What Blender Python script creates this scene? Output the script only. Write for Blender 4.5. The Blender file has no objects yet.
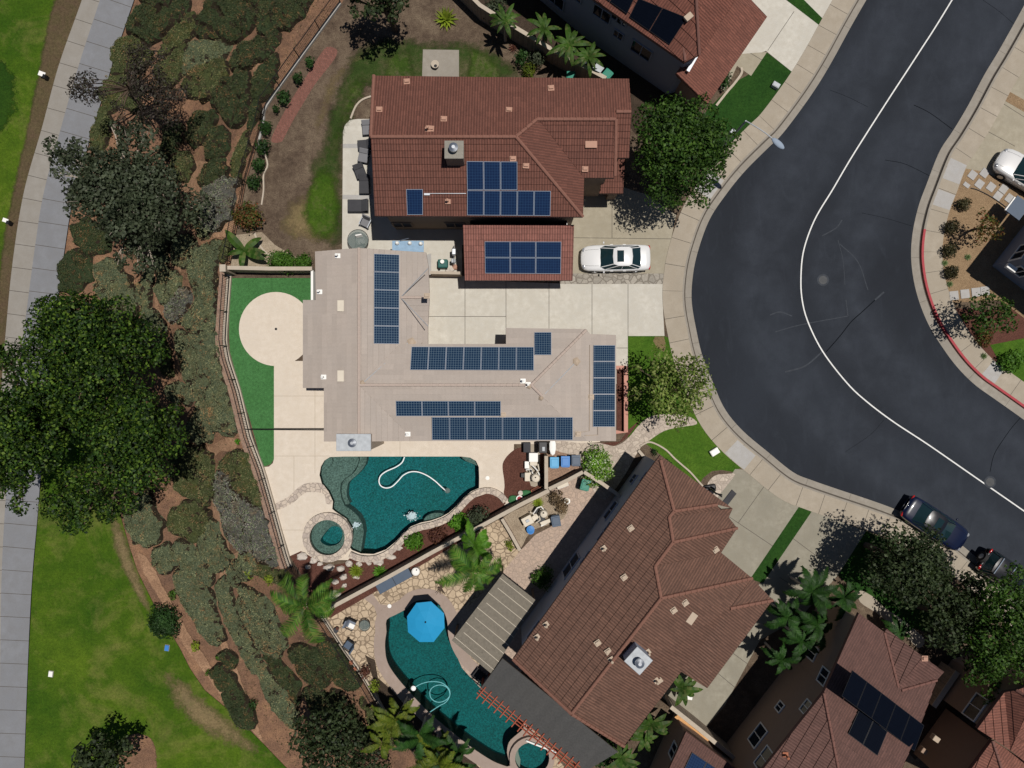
import bpy, bmesh, math, random
import numpy as np
from mathutils import Vector, Matrix, noise
from mathutils.geometry import delaunay_2d_cdt, tessellate_polygon
PI = math.pi
R = math.radians
COL = bpy.context.scene.collection
H = 48.0          # height of the drone over the street
S = 0.07          # metres per photo pixel at street level
random.seed(4)

def P(px, py, h=0.0):
    k = (H - h) / H * S
    return Vector(((px - 512) * k, (384 - py) * k, h))
def PP(pts, h=0.0):
    return [P(a, b, h) for a, b in pts]

# ------------------------------------------------------------------ terrain
FENCE = [(700, -600), (420, -110), (341, 4), (300, 60), (267, 106), (262, 130), (247, 180), (236, 235), (230, 275),
         (228, 310), (227, 340), (231, 360), (245, 405), (261, 460), (276, 508), (293, 566), (322, 612), (345, 648),
         (362, 672), (385, 712), (430, 780), (510, 900), (800, 1400)]
FW = [Vector(((a - 512) * S, (384 - b) * S)) for a, b in FENCE]
def fence_dist(x, y):
    """signed distance to the fence line: positive on the slope side"""
    best = 1e9; sgn = 1
    for a, b in zip(FW[:-1], FW[1:]):
        dx, dy = b.x - a.x, b.y - a.y
        L2 = dx * dx + dy * dy
        t = max(0, min(1, ((x - a.x) * dx + (y - a.y) * dy) / L2))
        qx, qy = a.x + dx * t - x, a.y + dy * t - y
        d = qx * qx + qy * qy
        if d < best:
            best = d; sgn = 1 if dx * (y - a.y) - dy * (x - a.x) < 0 else -1
    return math.sqrt(best) * sgn
LOW = -3.5
def terr(x, y):
    d = fence_dist(x, y)
    if d < -1.0: return -4.0
    t = max(0, min(1, (d - 0.8) / 7.0))
    t = t * t * (3 - 2 * t)
    h = -0.25 + (LOW + 0.25) * t
    if 0.8 < d < 8.5:
        h += 0.12 * noise.noise((x * .5, y * .5, 0)) * min(1, d - .8) * min(1, 8.5 - d)
    return h
def Pt(px, py, dz=0.0):
    h = -1.0
    for _ in range(12):
        v = P(px, py, h)
        h = terr(v.x, v.y) + dz
    return P(px, py, h)

# ------------------------------------------------------------------ curves and polygons
def catmull(pts, n=6, closed=False):
    pts = [Vector(p).to_2d() if len(p) == 2 else Vector(p) for p in pts]
    N = len(pts); out = []
    rng = range(N if closed else N - 1)
    for i in rng:
        if closed:
            p0, p1, p2, p3 = pts[i - 1], pts[i], pts[(i + 1) % N], pts[(i + 2) % N]
        else:
            p1, p2 = pts[i], pts[i + 1]
            p0 = pts[i - 1] if i else p1 * 2 - p2
            p3 = pts[i + 2] if i + 2 < N else p2 * 2 - p1
        for k in range(n):
            t = k / n
            out.append(0.5 * ((2 * p1) + (p2 - p0) * t + (2 * p0 - 5 * p1 + 4 * p2 - p3) * t * t + (3 * p1 - p0 - 3 * p2 + p3) * t ** 3))
    if not closed: out.append(pts[-1].copy())
    return out
def resample(line, step):
    out = [line[0].copy()]; acc = 0
    for a, b in zip(line[:-1], line[1:]):
        L = (b - a).length; d = step - acc
        while d <= L:
            out.append(a + (b - a) * (d / L)); d += step
        acc = L - (d - step)
    if (out[-1] - line[-1]).length > step * .2: out.append(line[-1].copy())
    return out
def offset(line, d, closed=False):
    out = []; n = len(line)
    for i in range(n):
        if closed: a, b = line[i - 1], line[(i + 1) % n]
        else: a, b = line[max(0, i - 1)], line[min(n - 1, i + 1)]
        t = (b - a).normalized()
        out.append(line[i] + Vector((-t.y, t.x)) * d)
    return out
def inside(x, y, poly):
    c = False; j = len(poly) - 1
    for i in range(len(poly)):
        xi, yi = poly[i][0], poly[i][1]; xj, yj = poly[j][0], poly[j][1]
        if (yi > y) != (yj > y) and x < (xj - xi) * (y - yi) / (yj - yi) + xi: c = not c
        j = i
    return c
def area2(poly):
    return sum(poly[i - 1][0] * poly[i][1] - poly[i][0] * poly[i - 1][1] for i in range(len(poly))) / 2
def cdt(outer, holes=(), spacing=None, jitter=0.0, margin=None):
    """triangles of a polygon with holes; optional inner points. returns 2d verts, tris"""
    vs = []; es = []
    for ring in [outer] + list(holes):
        b = len(vs); vs += [Vector((p[0], p[1])) for p in ring]
        es += [(b + i, b + (i + 1) % len(ring)) for i in range(len(ring))]
    if spacing:
        m = margin if margin is not None else spacing * .45
        xs = [p[0] for p in outer]; ys = [p[1] for p in outer]
        y = min(ys); row = 0
        while y < max(ys):
            x = min(xs) + (row % 2) * spacing / 2
            while x < max(xs):
                q = (x + random.uniform(-jitter, jitter), y + random.uniform(-jitter, jitter))
                if inside(q[0], q[1], outer) and not any(inside(q[0], q[1], h) for h in holes):
                    vs.append(Vector(q))
                x += spacing
            y += spacing * .87; row += 1
    r = delaunay_2d_cdt(vs, es, [], 1, 1e-4)
    V = r[0]; F = []
    for f in r[2]:
        cx = sum(V[i].x for i in f) / len(f); cy = sum(V[i].y for i in f) / len(f)
        if inside(cx, cy, outer) and not any(inside(cx, cy, h) for h in holes):
            a = area2([V[i] for i in f])
            F.append(tuple(f) if a > 0 else tuple(reversed(f)))
    return V, F

# ------------------------------------------------------------------ objects
def world_loc(o):
    v = Vector((0, 0, 0))
    while o is not None:
        v += o.location; o = o.parent
    return v
def tag(o, label=None, cat=None, group=None, kind=None):
    if label: o['label'] = label
    if cat: o['category'] = cat
    if group: o['group'] = group
    if kind: o['kind'] = kind
    return o
def thing(name, label, cat, base, rotz=0.0, group=None):
    o = bpy.data.objects.new(name, None); COL.objects.link(o)
    o.location = base; o.rotation_euler = (0, 0, rotz); o.empty_display_size = .3
    return tag(o, label, cat, group)
def link_mesh(name, me, mats, parent=None):
    for m in (mats if isinstance(mats, (list, tuple)) else [mats]): me.materials.append(m)
    o = bpy.data.objects.new(name, me); COL.objects.link(o)
    if parent: o.parent = parent
    return o
class MB:
    """collects shapes, then links them as one mesh object"""
    def __init__(s): s.v = []; s.f = []; s.m = []; s.uv = {}
    def face(s, pts, m=0, uv=None):
        b = len(s.v); s.v += [Vector(p) for p in pts]; s.f.append(tuple(range(b, b + len(pts)))); s.m.append(m)
        if uv: s.uv[len(s.f) - 1] = uv
    def mesh(s, V, F, m=0):
        b = len(s.v); s.v += [Vector(p) for p in V]
        for f in F: s.f.append(tuple(b + i for i in f)); s.m.append(m)
    def box(s, c, size, rz=0.0, m=0, bev=0.0, mat=None):
        hx, hy, hz = size[0] / 2, size[1] / 2, size[2] / 2
        if mat is None: mat = Matrix.Translation(Vector(c)) @ Matrix.Rotation(rz, 4, 'Z')
        else: mat = Matrix.Translation(Vector(c)) @ mat
        if bev > 0:
            bm = bmesh.new(); bmesh.ops.create_cube(bm, size=1)
            for v in bm.verts: v.co = Vector((v.co.x * size[0], v.co.y * size[1], v.co.z * size[2]))
            bmesh.ops.bevel(bm, geom=bm.edges[:], offset=bev, segments=2, affect='EDGES', profile=.5)
            bm.verts.index_update()
            s.mesh([mat @ v.co for v in bm.verts], [[v.index for v in f.verts] for f in bm.faces], m); bm.free(); return
        V = [mat @ Vector((x, y, z)) for z in (-hz, hz) for x, y in ((-hx, -hy), (hx, -hy), (hx, hy), (-hx, hy))]
        s.mesh(V, [(3, 2, 1, 0), (4, 5, 6, 7), (0, 1, 5, 4), (1, 2, 6, 5), (2, 3, 7, 6), (3, 0, 4, 7)], m)
    def prism(s, poly, z0, z1, m=0, top=True, bottom=True, side_m=None):
        poly = [(p[0], p[1]) for p in poly]
        if area2(poly) < 0: poly = poly[::-1]
        n = len(poly); V, F = cdt(poly)
        if top: s.mesh([(p.x, p.y, z1) for p in V], F, m)
        if bottom: s.mesh([(p.x, p.y, z0) for p in V], [f[::-1] for f in F], m)
        s.mesh([(x, y, z0) for x, y in poly] + [(x, y, z1) for x, y in poly],
               [(i, (i + 1) % n, n + (i + 1) % n, n + i) for i in range(n)], m if side_m is None else side_m)
    def tube(s, pts, r, n=6, m=0, closed=False, cap=True):
        pts = [Vector(p) for p in pts]; N = len(pts)
        rs = r if isinstance(r, (list, tuple)) else [r] * N
        rings = []; up = None
        for i in range(N):
            a = pts[i - 1] if (i or closed) else pts[0]; b = pts[(i + 1) % N] if (i < N - 1 or closed) else pts[-1]
            t = (b - a).normalized() if (b - a).length > 1e-9 else Vector((0, 0, 1))
            if up is None: up = Vector((0, 0, 1)) if abs(t.z) < .9 else Vector((1, 0, 0))
            x = t.cross(up).normalized(); y = x.cross(t).normalized(); up = y
            rings.append([pts[i] + (x * math.cos(2 * PI * k / n) + y * math.sin(2 * PI * k / n)) * rs[i] for k in range(n)])
        V = [p for ring in rings for p in ring]; F = []
        for i in range(N if closed else N - 1):
            j = (i + 1) % N
            for k in range(n):
                l = (k + 1) % n
                F.append((i * n + k, j * n + k, j * n + l, i * n + l))
        if cap and not closed:
            F.append(tuple(range(n))); F.append(tuple(reversed(range((N - 1) * n, N * n))))
        s.mesh(V, F, m)
    def lathe(s, c, prof, n=20, m=0):
        """prof: (radius, z) from bottom to top"""
        c = Vector(c); V = []; F = []
        for r, z in prof:
            V += [c + Vector((r * math.cos(2 * PI * k / n), r * math.sin(2 * PI * k / n), z)) for k in range(n)]
        for i in range(len(prof) - 1):
            for k in range(n):
                l = (k + 1) % n; F.append((i * n + k, i * n + l, (i + 1) * n + l, (i + 1) * n + k))
        F.append(tuple(reversed(range(n)))); F.append(tuple(range((len(prof) - 1) * n, len(prof) * n)))
        s.mesh(V, F, m)
    def blob(s, c, rad, m=0, sub=2, amp=.18, seed=0, freq=1.6):
        bm = bmesh.new(); bmesh.ops.create_icosphere(bm, subdivisions=sub, radius=1)
        for v in bm.verts:
            k = 1 + amp * noise.noise(v.co * freq + Vector((seed * 7.3, seed * 1.9, seed)))
            v.co = Vector((v.co.x * rad[0] * k, v.co.y * rad[1] * k, v.co.z * rad[2] * k)) + Vector(c)
        bm.verts.index_update()
        s.mesh([v.co.copy() for v in bm.verts], [[v.index for v in f.verts] for f in bm.faces], m); bm.free()
    def build(s, name, mats, parent=None, world=True, smooth=False, base=None):
        off = Vector((0, 0, 0))
        if parent is not None and world: off = world_loc(parent)
        if parent is None and base is not None: off = Vector(base)
        me = bpy.data.meshes.new(name)
        me.from_pydata([tuple(p - off) for p in s.v], [], s.f)
        if len(set(s.m)) > 1: me.polygons.foreach_set('material_index', s.m)
        if smooth: me.polygons.foreach_set('use_smooth', [True] * len(s.f))
        if s.uv:
            l = me.uv_layers.new(name='UVMap')
            for fi, uv in s.uv.items():
                for li, c in zip(me.polygons[fi].loop_indices, uv): l.data[li].uv = c
        me.update()
        o = link_mesh(name, me, mats, parent)
        if parent is None and base is not None: o.location = off
        return o
def np_mesh(name, V, F, mats, parent=None, midx=None, base=None, smooth=False):
    me = bpy.data.meshes.new(name)
    off = np.array(world_loc(parent)) if parent is not None else (np.array(base) if base is not None else np.zeros(3))
    me.from_pydata((V - off).tolist(), [], F if isinstance(F, list) else F.tolist())
    if midx is not None: me.polygons.foreach_set('material_index', list(midx))
    if smooth: me.polygons.foreach_set('use_smooth', [True] * len(me.polygons))
    me.update()
    o = link_mesh(name, me, mats, parent)
    if parent is None and base is not None: o.location = base
    return o
def copy_tree(o, parent=None):
    c = o.copy(); COL.objects.link(c)
    if parent is not None: c.parent = parent
    for ch in list(o.children): copy_tree(ch, c)
    return c

# ------------------------------------------------------------------ materials
class NT:
    def __init__(s, name):
        s.mat = bpy.data.materials.new(name); s.mat.use_nodes = True
        s.t = s.mat.node_tree; s.b = s.t.nodes['Principled BSDF']; s.b.inputs['Roughness'].default_value = .8
        s.b.inputs['Specular IOR Level'].default_value = .3
    def n(s, t, **kw):
        o = s.t.nodes.new(t)
        for k, v in kw.items():
            if k.startswith('_'): o.inputs[k[1:].replace('_', ' ')].default_value = v
            else: setattr(o, k, v)
        return o
    def l(s, a, b): s.t.links.new(a, b)
    def pos(s):
        g = s.n('ShaderNodeNewGeometry'); return g.outputs['Position']
    def uv(s): return s.n('ShaderNodeUVMap', uv_map='UVMap').outputs['UV']
    def scale(s, vec, sc, rz=0):
        m = s.n('ShaderNodeMapping'); m.inputs['Scale'].default_value = sc if isinstance(sc, tuple) else (sc,) * 3
        m.inputs['Rotation'].default_value = (0, 0, rz); s.l(vec, m.inputs['Vector']); return m.outputs['Vector']
    def noise(s, vec, sc, detail=4, rough=.55, dist=0):
        o = s.n('ShaderNodeTexNoise'); o.inputs['Scale'].default_value = sc; o.inputs['Detail'].default_value = detail
        o.inputs['Roughness'].default_value = rough; o.inputs['Distortion'].default_value = dist
        if vec is not None: s.l(vec, o.inputs['Vector'])
        return o.outputs['Fac']
    def ramp(s, fac, stops, interp='LINEAR'):
        r = s.n('ShaderNodeValToRGB'); e = r.color_ramp.elements; r.color_ramp.interpolation = interp
        while len(e) < len(stops): e.new(.5)
        for el, (p, c) in zip(e, stops):
            el.position = p; el.color = (c[0], c[1], c[2], 1) if not isinstance(c, (int, float)) else (c, c, c, 1)
        s.l(fac, r.inputs['Fac']); return r.outputs['Color']
    def mix(s, fac, a, b, mode='MIX'):
        m = s.n('ShaderNodeMix', data_type='RGBA', blend_type=mode)
        for idx, v in ((0, fac), (6, a), (7, b)):
            if isinstance(v, (int, float)): m.inputs[idx].default_value = v
            elif isinstance(v, (tuple, list)): m.inputs[idx].default_value = (v[0], v[1], v[2], 1)
            else: s.l(v, m.inputs[idx])
        return m.outputs[2]
    def math(s, op, a, b=None, c=None):
        m = s.n('ShaderNodeMath', operation=op)
        for i, v in enumerate((a, b, c)):
            if v is None: continue
            if isinstance(v, (int, float)): m.inputs[i].default_value = v
            else: s.l(v, m.inputs[i])
        return m.outputs[0]
    def col(s, c):
        if isinstance(c, (tuple, list)): s.b.inputs['Base Color'].default_value = (c[0], c[1], c[2], 1)
        else: s.l(c, s.b.inputs['Base Color'])
    def bump(s, hgt, dist=.02, strength=1.0):
        b = s.n('ShaderNodeBump'); b.inputs['Distance'].default_value = dist; b.inputs['Strength'].default_value = strength
        s.l(hgt, b.inputs['Height']); s.l(b.outputs['Normal'], s.b.inputs['Normal']); return b
    def rough(s, r): s.b.inputs['Roughness'].default_value = r
def mul(c, k): return tuple(x * k for x in c)

def m_plain(name, c, rough=.6, metal=0, var=.12, sc=3.0, spec=.3):
    t = NT(name); p = t.pos(); f = t.noise(p, sc, 4)
    t.col(t.mix(f, mul(c, 1 - var), mul(c, 1 + var))); t.rough(rough); t.b.inputs['Metallic'].default_value = metal
    t.b.inputs['Specular IOR Level'].default_value = spec
    return t.mat
def m_concrete(name, c, stain=.3, sc=.5):
    t = NT(name); p = t.pos()
    big = t.noise(p, sc, 5, .6, .6); mid = t.noise(p, sc * 5, 4, .6); fine = t.noise(p, 22, 3, .7)
    c1 = t.mix(t.ramp(big, [(.3, 0), (.7, 1)]), mul(c, 1 - stain), mul(c, 1 + stain * .35))
    c2 = t.mix(t.ramp(mid, [(.35, 0), (.7, 1)]), mul((c[0] * .95, c[1] * .93, c[2] * .9), 1 - stain * .6), c1)
    c3 = t.mix(.25, c2, t.mix(fine, (0, 0, 0), mul(c, 2.0)))
    t.col(t.mix(.6, c2, c3)); t.rough(.85); t.bump(fine, .006, .5)
    return t.mat
def m_ground(name, stops, sc=.6, fine=14, fineamt=.5, bump=.05):
    """patchy ground: ramp of colours over layered noise"""
    t = NT(name); p = t.pos()
    a = t.noise(p, sc, 6, .65, .5); b = t.noise(p, sc * 6, 5, .65); f = t.noise(p, fine, 4, .7)
    mixf = t.math('ADD', t.math('MULTIPLY', a, .6), t.math('MULTIPLY', b, .4))
    c = t.ramp(mixf, stops)
    k = t.ramp(f, [(.3, 1 - fineamt), (.7, 1 + fineamt * .6)])
    t.col(t.mix(1.0, c, k, 'MULTIPLY')); t.rough(.95); t.b.inputs['Specular IOR Level'].default_value = .1
    t.bump(t.math('ADD', f, b), bump, .8)
    return t.mat
def m_lawn(name, dark, light, dry=None, drypos=.62, sc=.18, mow=0):
    t = NT(name); p = t.pos()
    a = t.noise(p, sc, 5, .6, .4); b = t.noise(p, sc * 7, 5, .65); f = t.noise(t.scale(p, (1, 1, .3)), 26, 4, .75); tuft = t.noise(p, 5.5, 4, .7)
    c = t.mix(t.ramp(a, [(.32, 0), (.66, 1)]), dark, light)
    c = t.mix(t.ramp(b, [(.3, .55), (.7, 0)]), c, mul(dark, .8))
    if dry:
        d = t.math('ADD', t.math('MULTIPLY', t.noise(t.scale(p, 1.0, .7), sc * 1.7, 6, .65, 1.2), .7), t.math('MULTIPLY', b, .3))
        c = t.mix(t.ramp(d, [(drypos - .1, 0), (drypos + .18, .9)]), c, dry)
    c = t.mix(1.0, c, t.ramp(tuft, [(.3, .72), (.7, 1.22)]), 'MULTIPLY')
    c = t.mix(1.0, c, t.ramp(f, [(.28, .55), (.72, 1.4)]), 'MULTIPLY')
    t.col(c); t.rough(.9); t.b.inputs['Specular IOR Level'].default_value = .12
    t.bump(t.math('ADD', f, tuft), .05, 1)
    return t.mat
def m_roof(name, c, pitch=.30, course=.38, var=.35, groove=.55, bmp=.045, fa=.19):
    """clay tiles: u across the slope, v up it (metres)"""
    t = NT(name); uv = t.uv()
    br = t.n('ShaderNodeTexBrick'); br.inputs['Scale'].default_value = 1.0; br.offset = .5
    br.inputs['Brick Width'].default_value = pitch; br.inputs['Row Height'].default_value = course
    br.inputs['Mortar Size'].default_value = 0.0
    br.inputs['Color1'].default_value = (0, 0, 0, 1); br.inputs['Color2'].default_value = (1, 1, 1, 1)
    t.l(uv, br.inputs['Vector'])
    big = t.noise(t.pos(), .35, 4, .6); fine = t.noise(t.pos(), 9, 4, .7)
    # paler pallets of tile in runs of several
    br2 = t.n('ShaderNodeTexBrick'); br2.offset = .37; br2.inputs['Scale'].default_value = 1
    br2.inputs['Brick Width'].default_value = pitch * 5; br2.inputs['Row Height'].default_value = course
    br2.inputs['Mortar Size'].default_value = 0; br2.inputs['Color1'].default_value = (0, 0, 0, 1); br2.inputs['Color2'].default_value = (1, 1, 1, 1)
    t.l(uv, br2.inputs['Vector'])
    a = t.mix(br.outputs['Color'], mul(c, 1 - var), mul(c, 1 + var))
    a = t.mix(t.mix(.5, br2.outputs['Color'], big), mul(c, .78), a)
    a = t.mix(t.ramp(big, [(.35, 0), (.7, .45)]), a, mul((c[0] * .95, c[1] * 1.0, c[2] * 1.05), .75))
    a = t.mix(1.0, a, t.ramp(fine, [(.3, 1 - fa), (.7, 1 + fa)]), 'MULTIPLY')
    sx = t.n('ShaderNodeSeparateXYZ'); t.l(uv, sx.inputs[0])
    w = t.math('SINE', t.math('MULTIPLY', sx.outputs[0], 2 * PI / pitch))
    h = t.math('ADD', t.math('MULTIPLY', w, .5), .5)
    # shading of the pans between the barrels, put into the tile colour
    a = t.mix(t.math('MULTIPLY', t.ramp(h, [(0, 1), (.45, 0)]), groove), a, mul((c[0] * .8, c[1] * .85, c[2] * .9), .38))
    t.col(a); t.rough(.75); t.bump(t.math('ADD', h, t.math('MULTIPLY', fine, .25)), bmp, .9)
    return t.mat
def m_leaf(name, cols, trans=.3, rough=.55, dead=None, lo=.56):
    t = NT(name); g = t.n('ShaderNodeNewGeometry')
    r = g.outputs['Random Per Island']
    c = t.ramp(r, [(i / max(1, len(cols) - 1), c) for i, c in enumerate(cols)])
    big = t.noise(g.outputs['Position'], .9, 3, .6)
    c = t.mix(1.0, c, t.ramp(big, [(.3, .5), (.7, 1.5)]), 'MULTIPLY')
    if dead:
        d = t.math('ADD', t.math('MULTIPLY', t.noise(g.outputs['Position'], .75, 4, .65), .5), t.math('MULTIPLY', t.noise(g.outputs['Position'], 2.6, 4, .7), .5))
        c = t.mix(t.ramp(d, [(lo, 0), (lo + .07, .85)]), c, t.mix(r, mul(dead, .5), mul(dead, 1.5)))
    t.col(c); t.rough(rough); t.b.inputs['Specular IOR Level'].default_value = .2
    tr = t.n('ShaderNodeBsdfTranslucent'); t.l(t.mix(1, c, (1.3, 1.5, .6), 'MULTIPLY'), tr.inputs['Color'])
    ms = t.n('ShaderNodeMixShader'); ms.inputs[0].default_value = trans
    out = t.t.nodes['Material Output']
    t.l(t.b.outputs[0], ms.inputs[1]); t.l(tr.outputs[0], ms.inputs[2]); t.l(ms.outputs[0], out.inputs['Surface'])
    return t.mat
def m_flag(name, c1, c2, joint, sc=1.0, w=.06):
    """flagstones: irregular cells with joints"""
    t = NT(name); p = t.scale(t.pos(), sc)
    warp = t.n('ShaderNodeTexNoise'); warp.inputs['Scale'].default_value = 1.3; t.l(p, warp.inputs['Vector'])
    q = t.n('ShaderNodeVectorMath', operation='MULTIPLY_ADD'); t.l(warp.outputs['Color'], q.inputs[0]); q.inputs[1].default_value = (.35, .35, 0); t.l(p, q.inputs[2])
    fl = t.n('ShaderNodeVectorMath', operation='MULTIPLY'); t.l(q.outputs[0], fl.inputs[0]); fl.inputs[1].default_value = (1, 1, 0)
    v = t.n('ShaderNodeTexVoronoi', feature='DISTANCE_TO_EDGE'); v.inputs['Scale'].default_value = 1; t.l(fl.outputs[0], v.inputs['Vector'])
    v2 = t.n('ShaderNodeTexVoronoi'); v2.inputs['Scale'].default_value = 1; t.l(fl.outputs[0], v2.inputs['Vector'])
    rnd = t.n('ShaderNodeSeparateColor'); t.l(v2.outputs['Color'], rnd.inputs[0])
    c = t.mix(rnd.outputs[0], c1, c2); f = t.noise(t.pos(), 8, 4, .7)
    c = t.mix(1, c, t.ramp(f, [(.3, .8), (.7, 1.15)]), 'MULTIPLY')
    e = t.ramp(v.outputs['Distance'], [(w * .4, 0), (w, 1)])
    t.col(t.mix(e, joint, c)); t.rough(.85); t.bump(t.math('ADD', e, t.math('MULTIPLY', f, .2)), .015, .7)
    return t.mat
def m_brick(name, c1, c2, mortar, w=.4, h=.2, rz=0, ms=.012):
    t = NT(name); p = t.scale(t.pos(), 1.0, rz)
    b = t.n('ShaderNodeTexBrick'); b.inputs['Scale'].default_value = 1; b.inputs['Brick Width'].default_value = w; b.inputs['Row Height'].default_value = h
    b.inputs['Mortar Size'].default_value = ms
    b.inputs['Color1'].default_value = (*c1, 1); b.inputs['Color2'].default_value = (*c2, 1); b.inputs['Mortar'].default_value = (*mortar, 1)
    t.l(p, b.inputs['Vector']); f = t.noise(t.pos(), 7, 4, .7)
    t.col(t.mix(1, b.outputs['Color'], t.ramp(f, [(.3, .75), (.7, 1.2)]), 'MULTIPLY')); t.rough(.85)
    t.bump(t.math('ADD', b.outputs['Fac'], f), -.008, .6)
    return t.mat

M = {}
M['asphalt'] = None
def make_asphalt():
    t = NT('asphalt'); p = t.pos()
    big = t.noise(p, .09, 5, .6, .8); mid = t.noise(t.scale(p, (1, .35, 1), .6), .9, 5, .65, 1.5); fine = t.noise(p, 30, 3, .8)
    c = t.mix(t.ramp(big, [(.3, 0), (.7, 1)]), (.0078, .0100, .0150), (.0140, .0178, .0255))
    c = t.mix(t.ramp(mid, [(.52, 0), (.8, .4)]), c, (.027, .033, .044))
    at = t.n('ShaderNodeAttribute', attribute_name='wear')
    c = t.mix(t.math('MULTIPLY', at.outputs['Fac'], t.ramp(t.noise(t.scale(p, 1.0), .55, 5, .65), [(.3, .15), (.7, .8)])), c, (.031, .037, .049))
    c = t.mix(1, c, t.ramp(fine, [(.25, .65), (.75, 1.4)]), 'MULTIPLY')
    t.col(c); t.rough(.82); t.bump(fine, .006, .6); t.b.inputs['Specular IOR Level'].default_value = .25
    return t.mat
M['asphalt'] = make_asphalt()
M['sealant'] = m_plain('crack_sealant', (.005, .006, .008), .95, spec=.02)
M['scuff'] = m_plain('pale_scuffed_asphalt', (.036, .041, .05), .9, var=.5, sc=6)
M['roadpaint'] = m_plain('white_road_paint', (.62, .62, .6), .6, var=.2, sc=5)
M['redpaint'] = m_plain('red_kerb_paint', (.30, .025, .035), .6, var=.3, sc=4)
M['walk'] = m_concrete('sidewalk_concrete', (.34, .295, .235), .22, .35)
M['walk_old'] = m_concrete('grey_replaced_concrete', (.36, .35, .34), .15, .5)
M['gutter'] = m_concrete('gutter_concrete', (.27, .245, .21), .25, .6)
M['court'] = m_concrete('court_concrete', (.50, .475, .42), .22, .5)
M['driveA'] = m_concrete('driveway_concrete_tan', (.33, .295, .225), .3, .5)
M['driveC'] = m_concrete('driveway_concrete_grey', (.27, .25, .20), .32, .5)
M['deck'] = m_concrete('pool_deck_concrete', (.575, .505, .425), .12, .5)
M['deck2'] = m_concrete('taupe_pool_coping', (.30, .235, .20), .15, .6)
M['joint'] = m_plain('dark_joint', (.07, .06, .05), .9)
M['jointl'] = m_plain('pale_joint', (.36, .30, .23), .9)
M['cart'] = m_concrete('grey_path_concrete', (.185, .19, .205), .18, .3)
M['cartl'] = m_concrete('pale_path_concrete', (.245, .228, .205), .15, .3)
M['mark'] = m_plain('blue_path_stencil', (.16, .2, .26), .8)
M['stone'] = m_flag('pool_stone_coping', (.50, .42, .34), (.36, .30, .26), (.27, .225, .19), 3.0, .07)
M['flagpath'] = m_flag('flagstone_path', (.47, .40, .33), (.36, .30, .25), (.30, .25, .205), 3.0, .07)
M['flagpeb'] = m_flag('flagstone_patio', (.46, .36, .25), (.36, .275, .19), (.19, .14, .095), 2.5, .09)
M['flagpink'] = m_flag('pinkish_paved_yard', (.40, .30, .235), (.34, .26, .21), (.29, .225, .18), 3.2, .05)
M['flaggrey'] = m_flag('grey_stone_strip', (.33, .30, .255), (.22, .2, .17), (.16, .14, .115), 2.6, .09)
M['mulch'] = m_ground('red_brown_mulch', [(.3, (.075, .032, .024)), (.7, (.125, .055, .04))], .9, 18, .6, .04)
M['dirt'] = m_ground('slope_soil', [(.3, (.095, .058, .042)), (.5, (.18, .102, .064)), (.7, (.30, .17, .095))], .3, 12, .5, .05)
M['yarddirt'] = m_ground('yard_soil', [(.28, (.042, .031, .022)), (.45, (.088, .062, .044)), (.6, (.145, .108, .075)), (.75, (.21, .17, .12))], .45, 13, .5, .05)
M['yardgrass'] = m_ground('patchy_yard_grass', [(.28, (.020, .036, .009)), (.46, (.034, .058, .013)), (.58, (.07, .072, .03)), (.72, (.15, .12, .075))], .45, 15, .55, .06)
M['tangravel'] = m_ground('tan_gravel', [(.3, (.20, .13, .075)), (.7, (.30, .21, .125))], 1.2, 20, .55, .03)
M['greygravel'] = m_ground('pale_gravel', [(.3, (.22, .17, .12)), (.7, (.38, .31, .23))], 1.2, 18, .55, .03)
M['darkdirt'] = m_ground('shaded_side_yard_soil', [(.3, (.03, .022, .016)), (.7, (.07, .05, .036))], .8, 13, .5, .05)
M['golf'] = m_lawn('golf_grass', (.022, .068, .003), (.095, .152, .010), (.175, .155, .05), .60, .13)
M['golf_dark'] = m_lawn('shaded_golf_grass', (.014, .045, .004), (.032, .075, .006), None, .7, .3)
M['golf_dry'] = m_lawn('dry_grass_verge', (.085, .068, .032), (.115, .09, .045), (.10, .065, .042), .5, .4)
M['lawn'] = m_lawn('front_lawn_grass', (.038, .10, .008), (.082, .155, .016), (.16, .14, .05), .74, .4)
M['lawn_yard'] = m_lawn('yard_lawn_tufts', (.027, .056, .008), (.058, .098, .014), (.115, .092, .055), .55, .6)
M['lawn_bright'] = m_lawn('bright_yard_lawn', (.032, .075, .006), (.07, .125, .012), (.12, .10, .05), .62, .6)
M['track'] = m_ground('pale_orange_soil', [(.3, (.19, .108, .066)), (.7, (.36, .22, .135))], .8, 14, .5, .05)
M['lawn_dark'] = m_lawn('dense_front_lawn_grass', (.014, .05, .008), (.028, .078, .012), None, .7, .4)
M['drygrass'] = m_lawn('dried_grass', (.17, .13, .065), (.22, .16, .08), (.1, .11, .03), .6, .8)
M['turf'] = m_lawn('artificial_turf', (.050, .155, .046), (.064, .185, .06), None, .7, .25)
M['redbrick'] = m_brick('red_brick_path', (.15, .058, .042), (.20, .08, .06), (.11, .07, .055), .22, .11, .98)
M['brickpave'] = m_brick('tan_brick_paving', (.30, .19, .13), (.24, .15, .105), (.17, .12, .09), .22, .11, .2)
M['wallcap'] = m_concrete('wall_cap_concrete', (.43, .37, .30), .2, 1)
M['wallside'] = m_brick('block_wall_face', (.30, .235, .18), (.25, .2, .155), (.18, .15, .12), .4, .2)
M['wallpink'] = m_plain('pink_stucco_planter', (.44, .22, .17), .85, var=.15)
M['brickwall'] = m_brick('brown_block_wall', (.24, .15, .105), (.19, .12, .09), (.28, .21, .16), .4, .2, 1.2)
M['white'] = m_plain('white_paint', (.72, .71, .68), .5, var=.06)
M['offwhite'] = m_plain('cream_plastic', (.55, .49, .40), .55, var=.12)
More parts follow.
